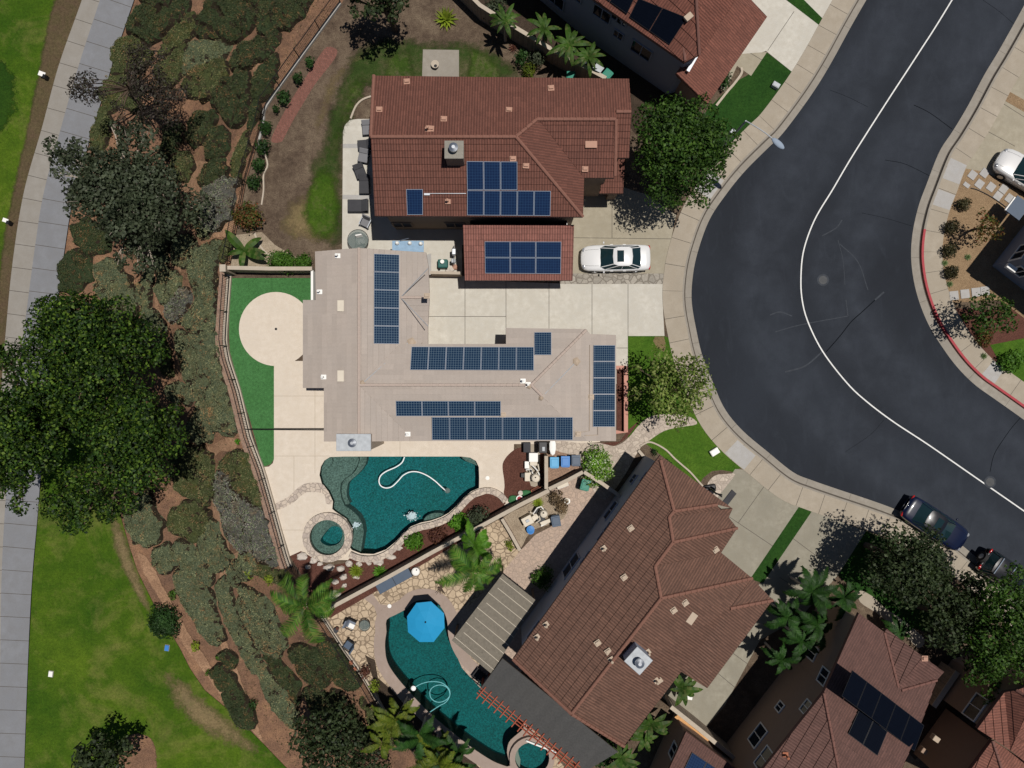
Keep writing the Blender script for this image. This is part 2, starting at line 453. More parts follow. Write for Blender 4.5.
M['black'] = m_plain('black_metal', (.018, .018, .02), .45, .3)
M['iron'] = m_plain('wrought_iron', (.016, .016, .017), .5, .4)
M['darkgrey'] = m_plain('charcoal_fabric', (.045, .045, .05), .9, var=.2)
M['metal'] = m_plain('grey_metal', (.45, .47, .5), .35, .9, .1)
M['galv'] = m_plain('galvanised_flashing', (.36, .38, .40), .6, .15, .3, 4)
M['stoneCap'] = m_concrete('concrete_chimney_cap', (.25, .235, .205), .3, 2)
M['riser'] = m_plain('shadow_gap_tile_ends', (.05, .028, .022), .9, var=.3, sc=8)  # course risers coloured dark, a painted shadow gap under each tile row
M['riserB'] = m_plain('shadow_gap_beige_tile_ends', (.15, .12, .10), .9, var=.2, sc=8)  # beige version, shadow gap painted in the same way
M['alu'] = m_plain('aluminium_frame', (.24, .29, .36), .7, 0, .05, 3, .05)
M['tanpipe'] = m_plain('tan_vent_paint', (.38, .30, .225), .6)
M['pinkvent'] = m_plain('pale_clay_vent', (.37, .21, .15), .7)
M['stuccoA'] = m_plain('brown_stucco', (.21, .155, .115), .9, var=.08)
M['stuccoB'] = m_plain('beige_stucco', (.44, .36, .28), .9, var=.06)
M['stuccoC'] = m_plain('grey_blue_stucco', (.33, .36, .42), .9, var=.06)
M['stuccoD'] = m_plain('tan_stucco', (.29, .20, .145), .9, var=.08)
M['stuccoE'] = m_plain('grey_stucco', (.24, .25, .29), .9, var=.06)
M['fasciaA'] = m_plain('roof_edge_brown', (.15, .07, .055), .7)
M['fasciaB'] = m_plain('roof_edge_beige', (.38, .31, .26), .7)
M['roofA'] = m_roof('red_brown_roof_tile', (.155, .061, .043), .165, .36, .24, .6)
M['roofG'] = m_roof('garage_red_roof_tile', (.255, .105, .082), .165, .36, .24, .6)
M['roofB'] = m_roof('beige_roof_tile', (.385, .328, .285), .38, .34, .04, .03, .003, .05)
M['roofC'] = m_roof('brown_roof_tile', (.152, .078, .054), .17, .42, .28, .65)
M['roofD'] = m_roof('dusty_red_roof_tile', (.125, .062, .05), .17, .36, .25, .4)
M['roofE'] = m_roof('orange_red_roof_tile', (.19, .072, .05), .165, .38)
M['roofGG'] = m_roof('terracotta_roof_tile', (.215, .085, .06), .17, .38)
M['capA'] = m_plain('ridge_tile_brown', (.19, .088, .064), .75, var=.2, sc=6)
M['capB'] = m_plain('ridge_tile_beige', (.39, .315, .27), .75, var=.12, sc=6)
M['capC'] = m_plain('ridge_tile_dusty_brown', (.18, .086, .061), .75, var=.2, sc=6)
M['bark'] = m_plain('bark', (.10, .07, .05), .95, var=.4, sc=9)
M['palebark'] = m_plain('pale_bark', (.34, .29, .24), .9, var=.35, sc=7)
M['rock'] = m_plain('pale_boulder', (.46, .41, .36), .9, var=.25, sc=5)
M['terracotta'] = m_plain('terracotta', (.30, .11, .06), .8)
M['wood'] = m_plain('orange_lumber', (.50, .27, .11), .7, var=.2, sc=9)
M['redwood'] = m_plain('red_stained_wood', (.26, .062, .032), .7, var=.25, sc=7)
M['rubber'] = m_plain('tyre_rubber', (.018, .018, .018), .85)
M['bluebin'] = m_plain('light_blue_plastic', (.07, .30, .52), .45, var=.1)
M['bluebin2'] = m_plain('mid_blue_plastic', (.04, .17, .45), .45, var=.1)
M['greybin'] = m_plain('slate_grey_plastic', (.06, .085, .125), .5, var=.1)
M['greenbin'] = m_plain('green_plastic', (.012, .17, .115), .45, var=.1)
M['teal'] = m_plain('dark_teal_plastic', (.01, .085, .075), .5)
M['bluelid'] = m_plain('blue_lid', (.03, .16, .42), .5)
M['umb'] = m_plain('blue_umbrella_canvas', (.012, .235, .45), .75, var=.06)
M['hose'] = m_plain('white_hose', (.78, .8, .8), .45)
M['cushion'] = m_plain('blue_grey_cushion', (.14, .16, .2), .9)
M['greencover'] = m_plain('green_tarpaulin', (.03, .12, .045), .8)
def glass(name, c, rough=.06):
    t = NT(name); t.col(c); t.rough(rough); t.b.inputs['Specular IOR Level'].default_value = .6; return t.mat
M['glass'] = glass('window_glass', (.012, .016, .024))
M['carglass'] = glass('car_glass', (.008, .022, .026), .04)
M['kerbgrey'] = m_concrete('weathered_white_kerb', (.36, .35, .33), .2, 1)
M['castiron'] = m_plain('worn_cast_iron', (.075, .077, .08), .8, 0, .3, 6, .1)
M['tabletop'] = glass('tinted_glass_top', (.16, .2, .19), .1)
def see_through(m, k):
    nt = m.node_tree; out = nt.nodes['Material Output']; tr = nt.nodes.new('ShaderNodeBsdfTransparent'); mx = nt.nodes.new('ShaderNodeMixShader'); mx.inputs[0].default_value = k
    nt.links.new(tr.outputs[0], mx.inputs[1]); nt.links.new(nt.nodes['Principled BSDF'].outputs[0], mx.inputs[2]); nt.links.new(mx.outputs[0], out.inputs['Surface'])
see_through(M['tabletop'], .45)
M['blueglass'] = m_plain('pale_blue_polycarbonate', (.22, .33, .45), .3, var=.25, sc=4)
def carpaint(name, c, metal=.3):
    t = NT(name); t.col(c); t.rough(.32); t.b.inputs['Metallic'].default_value = metal; t.b.inputs['Coat Weight'].default_value = .8; t.b.inputs['Coat Roughness'].default_value = .05
    return t.mat
M['p_white'] = carpaint('white_car_paint', (.60, .60, .60), 0)
M['p_blue'] = carpaint('dark_blue_car_paint', (.003, .006, .024), 0)
M['p_black'] = carpaint('black_car_paint', (.006, .006, .008), 0)
M['p_suv'] = carpaint('silver_white_car_paint', (.62, .61, .60), .1)
M['lampw'] = glass('headlamp_lens', (.22, .23, .25), .1)
M['lampr'] = glass('tail_lamp_lens', (.35, .012, .012), .15)
def m_solar(name, c, grid, cell=.158, spec=.06):
    t = NT(name); uv = t.uv()
    b = t.n('ShaderNodeTexBrick'); b.offset = 0; b.inputs['Scale'].default_value = 1; b.inputs['Brick Width'].default_value = cell; b.inputs['Row Height'].default_value = cell
    b.inputs['Mortar Size'].default_value = .011; b.inputs['Mortar Smooth'].default_value = .3
    b.inputs['Color1'].default_value = (*c, 1); b.inputs['Color2'].default_value = (*mul(c, 1.15), 1); b.inputs['Mortar'].default_value = (*grid, 1)
    t.l(uv, b.inputs['Vector'])
    t.col(b.outputs['Color']); t.rough(.6); t.b.inputs['Specular IOR Level'].default_value = spec
    return t.mat
M['pv'] = m_solar('solar_cells_blue', (.005, .0195, .049), (.095, .14, .18))
M['pvA'] = m_solar('solar_cells_deep_blue', (.004, .0145, .048), (.014, .04, .095))
M['pvk'] = m_solar('solar_cells_black', (.0018, .003, .007), (.0028, .0045, .009), .158, .02)
def m_water(name, c, rough=.02, ripple=.004):
    t = NT(name); p = t.pos()
    tr = t.n('ShaderNodeBsdfTransparent'); tr.inputs[0].default_value = (*c, 1)
    gl = t.n('ShaderNodeBsdfGlossy'); gl.inputs['Roughness'].default_value = rough
    fr = t.n('ShaderNodeFresnel'); fr.inputs[0].default_value = 1.33
    f = t.noise(p, 3.0, 3, .6, .5); bp = t.n('ShaderNodeBump'); bp.inputs['Distance'].default_value = ripple * 5; t.l(f, bp.inputs['Height'])
    t.l(bp.outputs[0], gl.inputs['Normal']); t.l(bp.outputs[0], fr.inputs['Normal'])
    ms = t.n('ShaderNodeMixShader'); t.l(fr.outputs[0], ms.inputs[0]); t.l(tr.outputs[0], ms.inputs[1]); t.l(gl.outputs[0], ms.inputs[2])
    t.l(ms.outputs[0], t.t.nodes['Material Output'].inputs['Surface']); return t.mat
M['water'] = m_water('pool_water', (.70, .90, .89))
def m_pebble(name, c1, c2, speck, amt=.1, sc=9):
    t = NT(name); p = t.pos()
    v = t.n('ShaderNodeTexVoronoi'); v.inputs['Scale'].default_value = sc; t.l(p, v.inputs['Vector'])
    s = t.n('ShaderNodeSeparateColor'); t.l(v.outputs['Color'], s.inputs[0])
    big = t.noise(p, .35, 4, .6, .5)
    c = t.mix(t.ramp(big, [(.3, 0), (.7, 1)]), c1, c2)
    c = t.mix(1, c, t.ramp(s.outputs[0], [(0, .55), (1, 1.35)]), 'MULTIPLY')
    c = t.mix(t.ramp(s.outputs[1], [(.86, 0), (.93, amt)]), c, speck)
    t.col(c); t.rough(.8); return t.mat
M['pebdeep'] = m_pebble('teal_pebble_plaster', (.004, .092, .092), (.005, .105, .118), (.05, .24, .28), .3, 16)
M['pebshelf'] = m_pebble('grey_pebble_plaster', (.105, .115, .10), (.13, .135, .115), (.25, .28, .26), .3, 14)
M['plaster2'] = m_pebble('dark_teal_plaster', (.003, .078, .078), (.003, .092, .096), (.006, .13, .14), .15, 14)
M['hose2'] = m_plain('pale_blue_hose', (.3, .5, .55), .5)
M['splash'] = m_plain('foaming_water', (.34, .44, .47), .4, var=.7, sc=7)

def ragged(mat, name, w=.5, sc=1.2, soft=False):
    """copy of a ground material whose edge breaks up into what lies under it (mask = distance to the sheet's edge)"""
    m = mat.copy(); m.name = name; nt = m.node_tree; N = nt.nodes; out = N['Material Output']; sh = out.inputs['Surface'].links[0].from_socket
    at = N.new('ShaderNodeAttribute'); at.attribute_name = 'mask'; geo = N.new('ShaderNodeNewGeometry')
    tot = None
    for s_, k in ((sc, .62), (sc * 6, .38)):
        n = N.new('ShaderNodeTexNoise'); n.inputs['Scale'].default_value = s_; n.inputs['Detail'].default_value = 6; n.inputs['Roughness'].default_value = .7; nt.links.new(geo.outputs['Position'], n.inputs['Vector'])
        mm = N.new('ShaderNodeMath'); mm.operation = 'MULTIPLY'; mm.inputs[1].default_value = k; nt.links.new(n.outputs['Fac'], mm.inputs[0])
        if tot is None: tot = mm.outputs[0]
        else:
            ad = N.new('ShaderNodeMath'); nt.links.new(tot, ad.inputs[0]); nt.links.new(mm.outputs[0], ad.inputs[1]); tot = ad.outputs[0]
    ad = N.new('ShaderNodeMath'); nt.links.new(tot, ad.inputs[0]); nt.links.new(at.outputs['Fac'], ad.inputs[1])
    r = N.new('ShaderNodeValToRGB'); r.color_ramp.elements[0].position = .70 if soft else .78; r.color_ramp.elements[1].position = 1.12 if soft else .9; nt.links.new(ad.outputs[0], r.inputs['Fac'])
    tr = N.new('ShaderNodeBsdfTransparent'); mx = N.new('ShaderNodeMixShader'); nt.links.new(r.outputs['Color'], mx.inputs[0]); nt.links.new(tr.outputs[0], mx.inputs[1]); nt.links.new(sh, mx.inputs[2]); nt.links.new(mx.outputs[0], out.inputs['Surface'])
    return m
# =================================================================== THE SETTING
def v2(pts): return [Vector((p[0], p[1])) for p in pts]
def px2(pts, h=0.0): return [Vector(P(a, b, h)[:2]) for a, b in pts]
def structure(o): o['kind'] = 'structure'; return o
def joint_bisect(bm, joints, width):
    """cut a flat sheet by joint lines and give the thin strips material 1"""
    for (a, b) in joints:
        d = (b - a).normalized(); n = Vector((-d.y, d.x, 0))
        for s in (-.5, .5):
            bmesh.ops.bisect_plane(bm, geom=bm.verts[:] + bm.edges[:] + bm.faces[:], plane_co=Vector((a.x, a.y, 0)) + n * (s * width), plane_no=n)
    for f in bm.faces:
        c = f.calc_center_median()
        for (a, b) in joints:
            d = b - a; L = d.length; d = d / L
            t = (c.x - a.x) * d.x + (c.y - a.y) * d.y
            if abs(-(c.x - a.x) * d.y + (c.y - a.y) * d.x) < width * .45 and -.02 < t < L + .02: f.material_index = 1; break
def sheet(name, poly, z, mats, holes=(), joints=(), width=.035, skirt=0.0, world=False, kind='structure', parent=None):
    """flat sheet; poly in photo pixels at street level unless world=True"""
    pw = v2(poly) if world else px2(poly)
    hw = [v2(h) if world else px2(h) for h in holes]
    V, F = cdt(pw, hw)
    bm = bmesh.new(); vs = [bm.verts.new((p.x, p.y, z)) for p in V]
    for f in F:
        try: bm.faces.new([vs[i] for i in f])
        except ValueError: pass
    if joints:
        bmesh.ops.dissolve_limit(bm, angle_limit=.001, verts=bm.verts[:], edges=bm.edges[:])
        joint_bisect(bm, [tuple(px2(j)) for j in joints], width)
    if skirt:
        for e in [e for e in bm.edges if len(e.link_faces) == 1]:
            a, b = e.link_loops[0].vert, e.link_loops[0].link_loop_next.vert
            nf = bm.faces.new([b, a, bm.verts.new((a.co.x, a.co.y, z - skirt)), bm.verts.new((b.co.x, b.co.y, z - skirt))])
    me = bpy.data.meshes.new(name); bm.to_mesh(me); bm.free()
    o = link_mesh(name, me, mats, parent)
    if kind: o['kind'] = kind
    return o
def strip(name, line, d0, d1, z0, z1, mats, every=0, phase=0.0, width=.03, start=0, end=None):
    """a band beside a line (world, 2d), d0..d1 from it, with cross joints"""
    ln = resample(line, .4)
    if end is None: end = 1e9
    A, B = offset(ln, d0), offset(ln, d1)
    mb = MB(); s = 0.0; nj = phase + every if every else 1e9; cuts = []
    for i in range(len(ln) - 1):
        L = (ln[i + 1] - ln[i]).length
        if start <= s <= end:
            pa, pb, qa, qb = A[i], A[i + 1], B[i], B[i + 1]
            ts = [(0, 0)]
            if s <= nj < s + L:
                t = (nj - s) / L; w = width / L / 2
                ts = [(0, 0), (max(.001, t - w), 1), (min(.999, t + w), 0)]; nj += every
            ts.append((1, 0))
            for (t0, m), (t1, _) in zip(ts[:-1], ts[1:]):
                pts = [pa.lerp(pb, t0), pa.lerp(pb, t1), qa.lerp(qb, t1), qa.lerp(qb, t0)]
                f = [(pts[0].x, pts[0].y, z0), (pts[1].x, pts[1].y, z0), (pts[2].x, pts[2].y, z1), (pts[3].x, pts[3].y, z1)]
                if (d1 - d0) < 0: f = f[::-1]
                mb.face(f, m)
        s += L
    return structure(mb.build(name, mats))

def soft_sheet(name, poly_px, dz, mat, w=1.0, spacing=.4, on_slope=False, sc=1.2, smooth=True):
    """sheet with a broken edge: the mask is the distance to its outline over w metres"""
    q = [tuple(p) for p in catmull(poly_px, 4, True)] if smooth else poly_px
    pw = [Vector(Pt(a, b)[:2]) for a, b in q] if on_slope else px2(q)
    V, F = cdt(pw, (), spacing); A = np.array([(p.x, p.y) for p in pw]); B = np.roll(A, -1, 0); D = B - A; Q = np.array([(p.x, p.y) for p in V])
    T = np.clip(((Q[:, None] - A[None]) * D[None]).sum(2) / ((D * D).sum(1)[None] + 1e-9), 0, 1); C = A[None] + T[..., None] * D[None]; d = np.sqrt(((Q[:, None] - C) ** 2).sum(2)).min(1)
    me = bpy.data.meshes.new(name); me.from_pydata([(p.x, p.y, (terr(p.x, p.y) if on_slope else 0) + dz) for p in V], [], F)
    a = me.attributes.new('mask', 'FLOAT', 'POINT'); a.data.foreach_set('value', np.clip(d / w, 0, 1).astype(np.float32))
    soft = name.startswith(('dry_lawn', 'yard_grass', 'dry_yard', 'bright_yard', 'dry_grass')); key = mat.name + ('_soft_edge' if soft else '_broken_edge'); m = bpy.data.materials.get(key) or ragged(mat, key, sc=sc, soft=soft)
    return structure(link_mesh(name, me, m))
# --- hillside and golf course ground
def make_terrain():
    xs = [-700, -300, -140, -75] + [-52 + .6 * i for i in range(88)] + [20, 90, 300, 700]
    ys = [-700, -300, -140, -75] + [-52 + .6 * i for i in range(174)] + [75, 140, 300, 700]
    V = [(x, y, terr(x, y) - (.02 if x > -60 else .3)) for y in ys for x in xs]
    n = len(xs)
    F = [(j * n + i, j * n + i + 1, (j + 1) * n + i + 1, (j + 1) * n + i) for j in range(len(ys) - 1) for i in range(n - 1)]
    structure(np_mesh('hillside_ground', np.array(V), F, M['dirt'], smooth=True))
make_terrain()
def drape(name, poly_px, dz, mat, spacing=.7):
    pw = [Vector(Pt(a, b)[:2]) for a, b in poly_px]
    V, F = cdt(pw, (), spacing)
    return structure(np_mesh(name, np.array([(p.x, p.y, terr(p.x, p.y) + dz) for p in V]), F, mats_list(mat)))
def mats_list(m): return m
PATH_L = [(130, -140), (97, -45), (83, 0), (60, 65), (43, 128), (25, 192), (14, 260), (7, 330), (0, 420), (-6, 510), (-10, 600), (-14, 768), (-20, 900)]
PATH_M = [(148, -140), (115, -45), (101, 0), (80, 65), (62, 128), (45, 192), (37, 240), (29, 300), (20, 370), (12, 440), (6, 510), (2.5, 580), (1.5, 650), (0, 768), (-2, 900)]
PATH_R = [(184, -140), (150, -45), (135, 0), (118, 50), (98, 115), (85, 160), (75, 192), (67, 240), (60, 290), (52, 360), (45, 430), (39, 510), (33, 580), (29, 660), (25, 768), (20, 900)]
def path_line(p): return [Vector(P(a, b, LOW)[:2]) for a, b in [tuple(q) for q in catmull(p, 8)]]
def ribbon(name, A, B, z, mats, every, phase):
    A = resample(A, .25); mb = MB(); s = 0; nj = phase
    mat_m = []
    def near(q):   # point of B across from q
        best = None
        for a, b in zip(B[:-1], B[1:]):
            d = b - a; t = max(0, min(1, (q - a).dot(d) / d.length_squared)); r = a + d * t
            if best is None or (r - q).length < (best - q).length: best = r
        return best
    Q = [near(a) for a in A]
    for i in range(len(A) - 1):
        L = (A[i + 1] - A[i]).length; ts = [(0, 0)]
        if s <= nj < s + L:
            t = (nj - s) / L; ts = [(0, 0), (max(.01, t - .08), 1), (min(.99, t + .08), 0)]; nj += every
        ts.append((1, 0)); s += L
        for (t0, m), (t1, _) in zip(ts[:-1], ts[1:]):
            a, b, c, d = A[i].lerp(A[i + 1], t0), A[i].lerp(A[i + 1], t1), Q[i].lerp(Q[i + 1], t1), Q[i].lerp(Q[i + 1], t0)
            mb.face([(a.x, a.y, z), (b.x, b.y, z), (c.x, c.y, z), (d.x, d.y, z)], m)
    return structure(mb.build(name, mats))
pl, pm, pr = path_line(PATH_L), path_line(PATH_M), path_line(PATH_R)
ribbon('cart_path_pale_band', pl, pm, LOW + .11, [M['cartl'], M['joint']], 1.75, .4)
ribbon('cart_path', pm, pr, LOW + .11, [M['cart'], M['joint']], 1.75, .4)
mk = MB()
for (a, b) in [(84, 13), (76, 36), (68, 59), (62, 81), (55, 103), (49, 126), (43, 147), (31, 195), (22, 247), (19, 265), (16, 287), (25, 218)]:
    for k in (0, 1):
        q = P(a - 1 + 2.2 * k, b + 2.0 * k - .5, LOW + .104)
        mk.box((q.x, q.y, q.z - .001), (.1, .22, .003), R(-20))
structure(mk.build('path_stencils', M['mark']))
# golf course grass
drape('golf_lawn', [(-300, -200), (60, -200), (84, -60), (68, 10), (52, 50), (42, 100), (28, 150), (12, 215), (-2, 300), (-12, 400), (-300, 400)], .05, M['golf'], 2.0)
drape('grass_verge', [(60, -200), (130, -140), (83, 0), (60, 65), (43, 128), (25, 192), (14, 260), (7, 330), (0, 420), (-12, 420), (-2, 300), (12, 215), (28, 150), (42, 100), (52, 50), (68, 10), (84, -60)], .045, M['golf_dry'], 1.2)
drape('golf_lawn', [(48, 400), (39, 510), (33, 580), (29, 660), (25, 768), (20, 900), (420, 900), (345, 820), (285, 766), (262, 742), (235, 715), (205, 690), (190, 668), (180, 648), (168, 628), (155, 606), (147, 590),
                    (138, 572), (130, 548), (122, 520), (108, 470), (90, 400)], .05, M['golf'], .8)
soft_sheet('dry_lawn_edge', [(112, 505), (128, 530), (138, 560), (150, 592), (155, 612), (146, 616), (134, 598), (120, 572), (110, 545), (106, 515)], .06, M['drygrass'], 1.3, .4, True)
soft_sheet('dry_lawn_edge', [(158, 662), (180, 668), (205, 688), (236, 714), (262, 740), (292, 772), (250, 760), (222, 750), (195, 735), (172, 715), (160, 690)], .06, M['drygrass'], 2.6, .5, True)
soft_sheet('bare_soil_ring', [(120, 744), (130, 733), (143, 731), (154, 738), (159, 752), (156, 775), (120, 775)], .065, M['dirt'], .6, .3, True)
soft_sheet('dry_grass_edge', [(56, -10), (98, -12), (66, 65), (49, 128), (31, 192), (20, 260), (13, 330), (6, 420), (-14, 420), (-8, 330), (-2, 260), (8, 200), (24, 130), (36, 70)], .062, M['golf_dry'], .9, .4, True)
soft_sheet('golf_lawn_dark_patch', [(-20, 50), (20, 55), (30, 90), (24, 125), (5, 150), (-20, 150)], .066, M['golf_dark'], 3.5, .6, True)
# tracks of paler soil between the shrubs
for k, pts in enumerate(([(150, 262), (158, 275), (160, 300), (166, 322), (172, 345), (178, 372), (186, 392), (192, 400), (184, 404), (174, 385), (168, 360), (160, 335), (154, 312), (152, 285)], [(170, 248), (184, 268), (194, 290), (190, 312), (178, 326), (170, 324), (186, 306), (190, 292), (182, 276), (168, 262)],
        [(180, 432), (200, 446), (225, 436), (240, 438), (236, 452), (218, 456), (216, 480), (222, 515), (232, 550), (222, 560), (212, 520), (210, 470), (208, 452), (185, 446)], [(222, 560), (245, 546), (252, 552), (230, 580), (218, 595), (225, 630), (240, 670), (262, 730), (280, 760), (262, 745), (240, 715), (222, 660), (213, 610), (216, 588)],
        [(135, 548), (152, 560), (168, 590), (190, 630), (210, 660), (228, 690), (240, 725), (225, 705), (200, 670), (178, 640), (158, 600), (140, 570)], [(182, 104), (190, 112), (186, 150), (178, 190), (188, 205), (206, 190), (214, 165), (200, 158), (190, 160), (196, 120)], [(232, 66), (212, 80), (225, 72), (250, 66), (250, 110), (246, 128), (256, 80), (262, 62)], [(228, 215), (238, 190), (248, 150), (254, 130), (258, 135), (250, 170), (240, 215), (234, 240), (222, 240), (208, 238)])):
    soft_sheet('soil_track', pts, .03 + .004 * k, M['track'], .5, .3, True)

# --- street
LE = [(1220, -600), (960, -160), (898, -55), (865.5, 0), (850, 27), (828, 67), (809, 97), (783, 132), (768, 147), (745, 170), (727, 192), (709, 219), (697, 252), (692, 277), (691, 302), (696, 332), (702, 357),
      (712, 382), (724, 409), (742, 431), (768, 453), (793, 473), (812, 481), (835, 489), (862, 498), (885, 506), (905, 514), (935, 527), (958, 543), (985, 566), (1024, 602), (1090, 662), (1300, 880), (1700, 1300)]
RE = [(1300, -460), (1060, -60), (1024, 7), (1000, 50), (985, 75), (968, 107), (953, 132), (940, 152), (927, 185), (919, 207), (913, 235), (912, 262), (917, 292), (928, 322), (943, 347), (958, 367), (975, 384),
      (993, 397), (1024, 419), (1100, 474), (1400, 700), (1900, 1100)]
CL = [(1230, -480), (1050, -165), (952, 0), (918, 54), (888, 100), (853, 155), (833, 189), (815, 219), (804, 249), (801, 275), (802, 299), (808, 322), (823, 352), (847, 383), (866, 401), (893, 421.5), (928, 444.5), (972, 475), (1024, 511), (1120, 578), (1400, 775), (1800, 1150)]
def wl(pts, h=-.13): return [Vector(P(a, b, h)[:2]) for a, b in [tuple(q) for q in catmull(pts, 6)]]
le, re_, cl = wl(LE), wl(RE), wl(CL)
road = le + re_[::-1]
def make_road():
    V, F = cdt(road, (), 1.1); near_cl = [q for q in resample(cl, .5) if abs(q.x) < 90 and abs(q.y) < 90]; A = np.array([(q.x, q.y) for q in near_cl]); Q = np.array([(p.x, p.y) for p in V])
    d = np.sqrt(((Q[:, None] - A[None]) ** 2).sum(2)).min(1)
    me = bpy.data.meshes.new('road'); me.from_pydata([(p.x, p.y, -.13) for p in V], [], F); a = me.attributes.new('wear', 'FLOAT', 'POINT')
    a.data.foreach_set('value', (np.exp(-((d - 1.6) / .9) ** 2) * .8 + np.exp(-((d - 3.6) / .9) ** 2)).astype(np.float32)); structure(link_mesh('road', me, M['asphalt']))
make_road()
strip('road_centre_line', cl, -.044, .044, -.126, -.126, M['roadpaint'])
G1, K1, W1_ = .46, .62, 2.02           # gutter, kerb and pavement widths
strip('gutter', le, .05, -G1, -.124, -.118, [M['gutter'], M['joint']], 3.2)
strip('gutter', re_, -.05, .56, -.124, -.118, [M['gutter'], M['joint']], 3.2)
def kerb(name, line, d0, d1, sgn, mat, s0=0, s1=1e9):
    ln = resample(line, .3); A, B, C_ = offset(ln, d0 * sgn), offset(ln, (d0 + .04) * sgn), offset(ln, d1 * sgn)
    mb = MB(); s = 0
    for i in range(len(ln) - 1):
        L = (ln[i + 1] - ln[i]).length
        if s0 <= s < s1:
            for (p, q, z0, z1) in ((A, B, -.125, .034), (B, C_, .034, .036)):
                f = [(p[i].x, p[i].y, z0), (p[i + 1].x, p[i + 1].y, z0), (q[i + 1].x, q[i + 1].y, z1), (q[i].x, q[i].y, z1)]
                mb.face(f if sgn > 0 else f[::-1])
        s += L
    return structure(mb.build(name, mat))
kerb('kerb', le, G1, K1, -1, M['gutter'])
strip('gutter_dark_line', le, -G1 + .07, -G1 - .01, -.112, -.112, M['joint'])  # thin dark strip along the kerb base
strip('gutter_dark_line', re_, .50, .57, -.112, -.112, M['joint'], end=62)
def arc_at(line, px, py):
    q = Vector(P(px, py)[:2]); ln = resample(line, .3); best = (1e9, 0); s = 0
    for a, b in zip(ln[:-1], ln[1:]):
        d = (a - q).length
        if d < best[0]: best = (d, s)
        s += (b - a).length
    return best[1]
red0 = arc_at(re_, 914, 228)
kerb('kerb', re_, .56, .74, 1, M['gutter'], 0, red0)
kerb('red_painted_kerb', re_, .56, .76, 1, M['redpaint'], red0)
strip('sidewalk', le, -K1, -W1_, .034, .034, [M['walk'], M['joint']], 1.62, .3)
strip('sidewalk', re_, .74, 2.05, .034, .034, [M['walk'], M['joint']], 1.62, .5)
for (a, b), ln, d0, d1 in (((733, 195), le, -.66, -1.98), ((938, 195), re_, .78, 2.02), ((948, 165), re_, .78, 2.02), ((985, 380), re_, .78, 2.02), ((742, 450), le, -.7, -1.98)):
    s = arc_at(ln, a, b); strip('sidewalk_panel', ln, d0, d1, .038, .038, M['walk_old'], start=s - .7, end=s + .7)
# sealed cracks and scuffs in the asphalt
cr = MB()
for pts, w in (([(826, 352), (840, 336), (851, 322), (862, 312), (875, 300)], .03), ([(990, 472), (994, 455), (1003, 440), (1014, 425), (1030, 408)], .02), ([(912, 226), (885, 218), (862, 213)], .010),
               ([(885, 160), (905, 164), (930, 176)], .016), ([(914, 105), (930, 113), (952, 129)], .022), ([(830, 90), (848, 97), (868, 107)], .010), ([(983, 0), (1000, 12), (1014, 24)], .010),
               ([(884, 420), (870, 435), (845, 452)], .008)):
    ln = [Vector(P(a, b, -.125)[:2]) for a, b in [tuple(q) for q in catmull(pts, 5)]]
    A, B = offset(ln, w), offset(ln, -w)
    for i in range(len(ln) - 1):
        cr.face([(B[i].x, B[i].y, -.1262), (B[i + 1].x, B[i + 1].y, -.1262), (A[i + 1].x, A[i + 1].y, -.1262), (A[i].x, A[i].y, -.1262)])
structure(cr.build('road_crack_sealant', M['sealant']))
cr = MB()
for pts, w in (([(785, 372), (805, 366), (822, 352)], .05), ([(875, 300), (884, 292)], .06), ([(775, 332), (800, 325), (848, 316)], .03), ([(846, 300), (848, 316)], .03), ([(840, 244), (858, 262), (868, 290)], .03), ([(770, 315), (780, 312), (792, 316)], .04), ([(822, 236), (836, 228), (842, 220)], .04), ([(845, 285), (843, 260), (838, 240)], .02)):
    ln = [Vector(P(a, b, -.125)[:2]) for a, b in [tuple(q) for q in catmull(pts, 5)]]
    A, B = offset(ln, w), offset(ln, -w)
    for i in range(len(ln) - 1):
        cr.face([(B[i].x, B[i].y, -.1268), (B[i + 1].x, B[i + 1].y, -.1268), (A[i + 1].x, A[i + 1].y, -.1268), (A[i].x, A[i].y, -.1268)])
structure(cr.build('road_scuffs', M['scuff']))

# --- the lots: one sheet each side of the street, with the pools cut out
POOL1 = [(330, 457), (345, 456.5), (461, 456.5), (470, 457.5), (476, 461), (478.8, 467), (479.2, 478), (479, 488), (471, 491.5), (463.5, 498), (456, 506.5), (448.5, 513), (441, 517), (431, 520.5), (421, 522.5), (411, 526.5),
         (403.5, 533), (396, 541.5), (386, 549.5), (373.5, 554), (361, 553.5), (352, 550), (349, 546), (352, 539), (352.5, 529), (346, 518.5), (336, 512), (332.3, 509), (333, 501.5), (328.5, 491.5), (322, 484), (319.5, 475), (321, 466.5), (324.5, 460.5)]
SPA1 = [(328.5 + 17.5 * math.cos(k * PI / 16), 536.5 + 17.5 * math.sin(k * PI / 16)) for k in range(32)]
POOL2 = [tuple(q) for q in catmull([(386.5, 620), (395, 615), (406, 609), (412, 603), (420, 600), (431, 600.5), (441, 607), (447, 620), (448.5, 636), (453.5, 651), (463.5, 666), (476, 677), (484, 684), (498, 695), (511, 705), (521, 716), (524, 727), (516, 735), (509, 742), (507, 753), (510, 766), (500, 764),
          (488.5, 758.5), (468.5, 745), (446, 727), (428.5, 712), (411, 693.5), (396, 676), (387, 661), (385, 643.5), (386.5, 632)], 3, True)]
SPA2 = [(532 + 17 * math.cos(k * PI / 14), 756 + 16 * math.sin(k * PI / 14)) for k in range(28)]
lot_edge = offset(resample(le, .4), -G1 - .02)
fence_in = [f for f in FW if f.y > -60]
left_lot = [Vector((90, 90)), Vector((90, -90)), Vector((30, -90))] if False else None
fl = [f.copy() for f in FW]
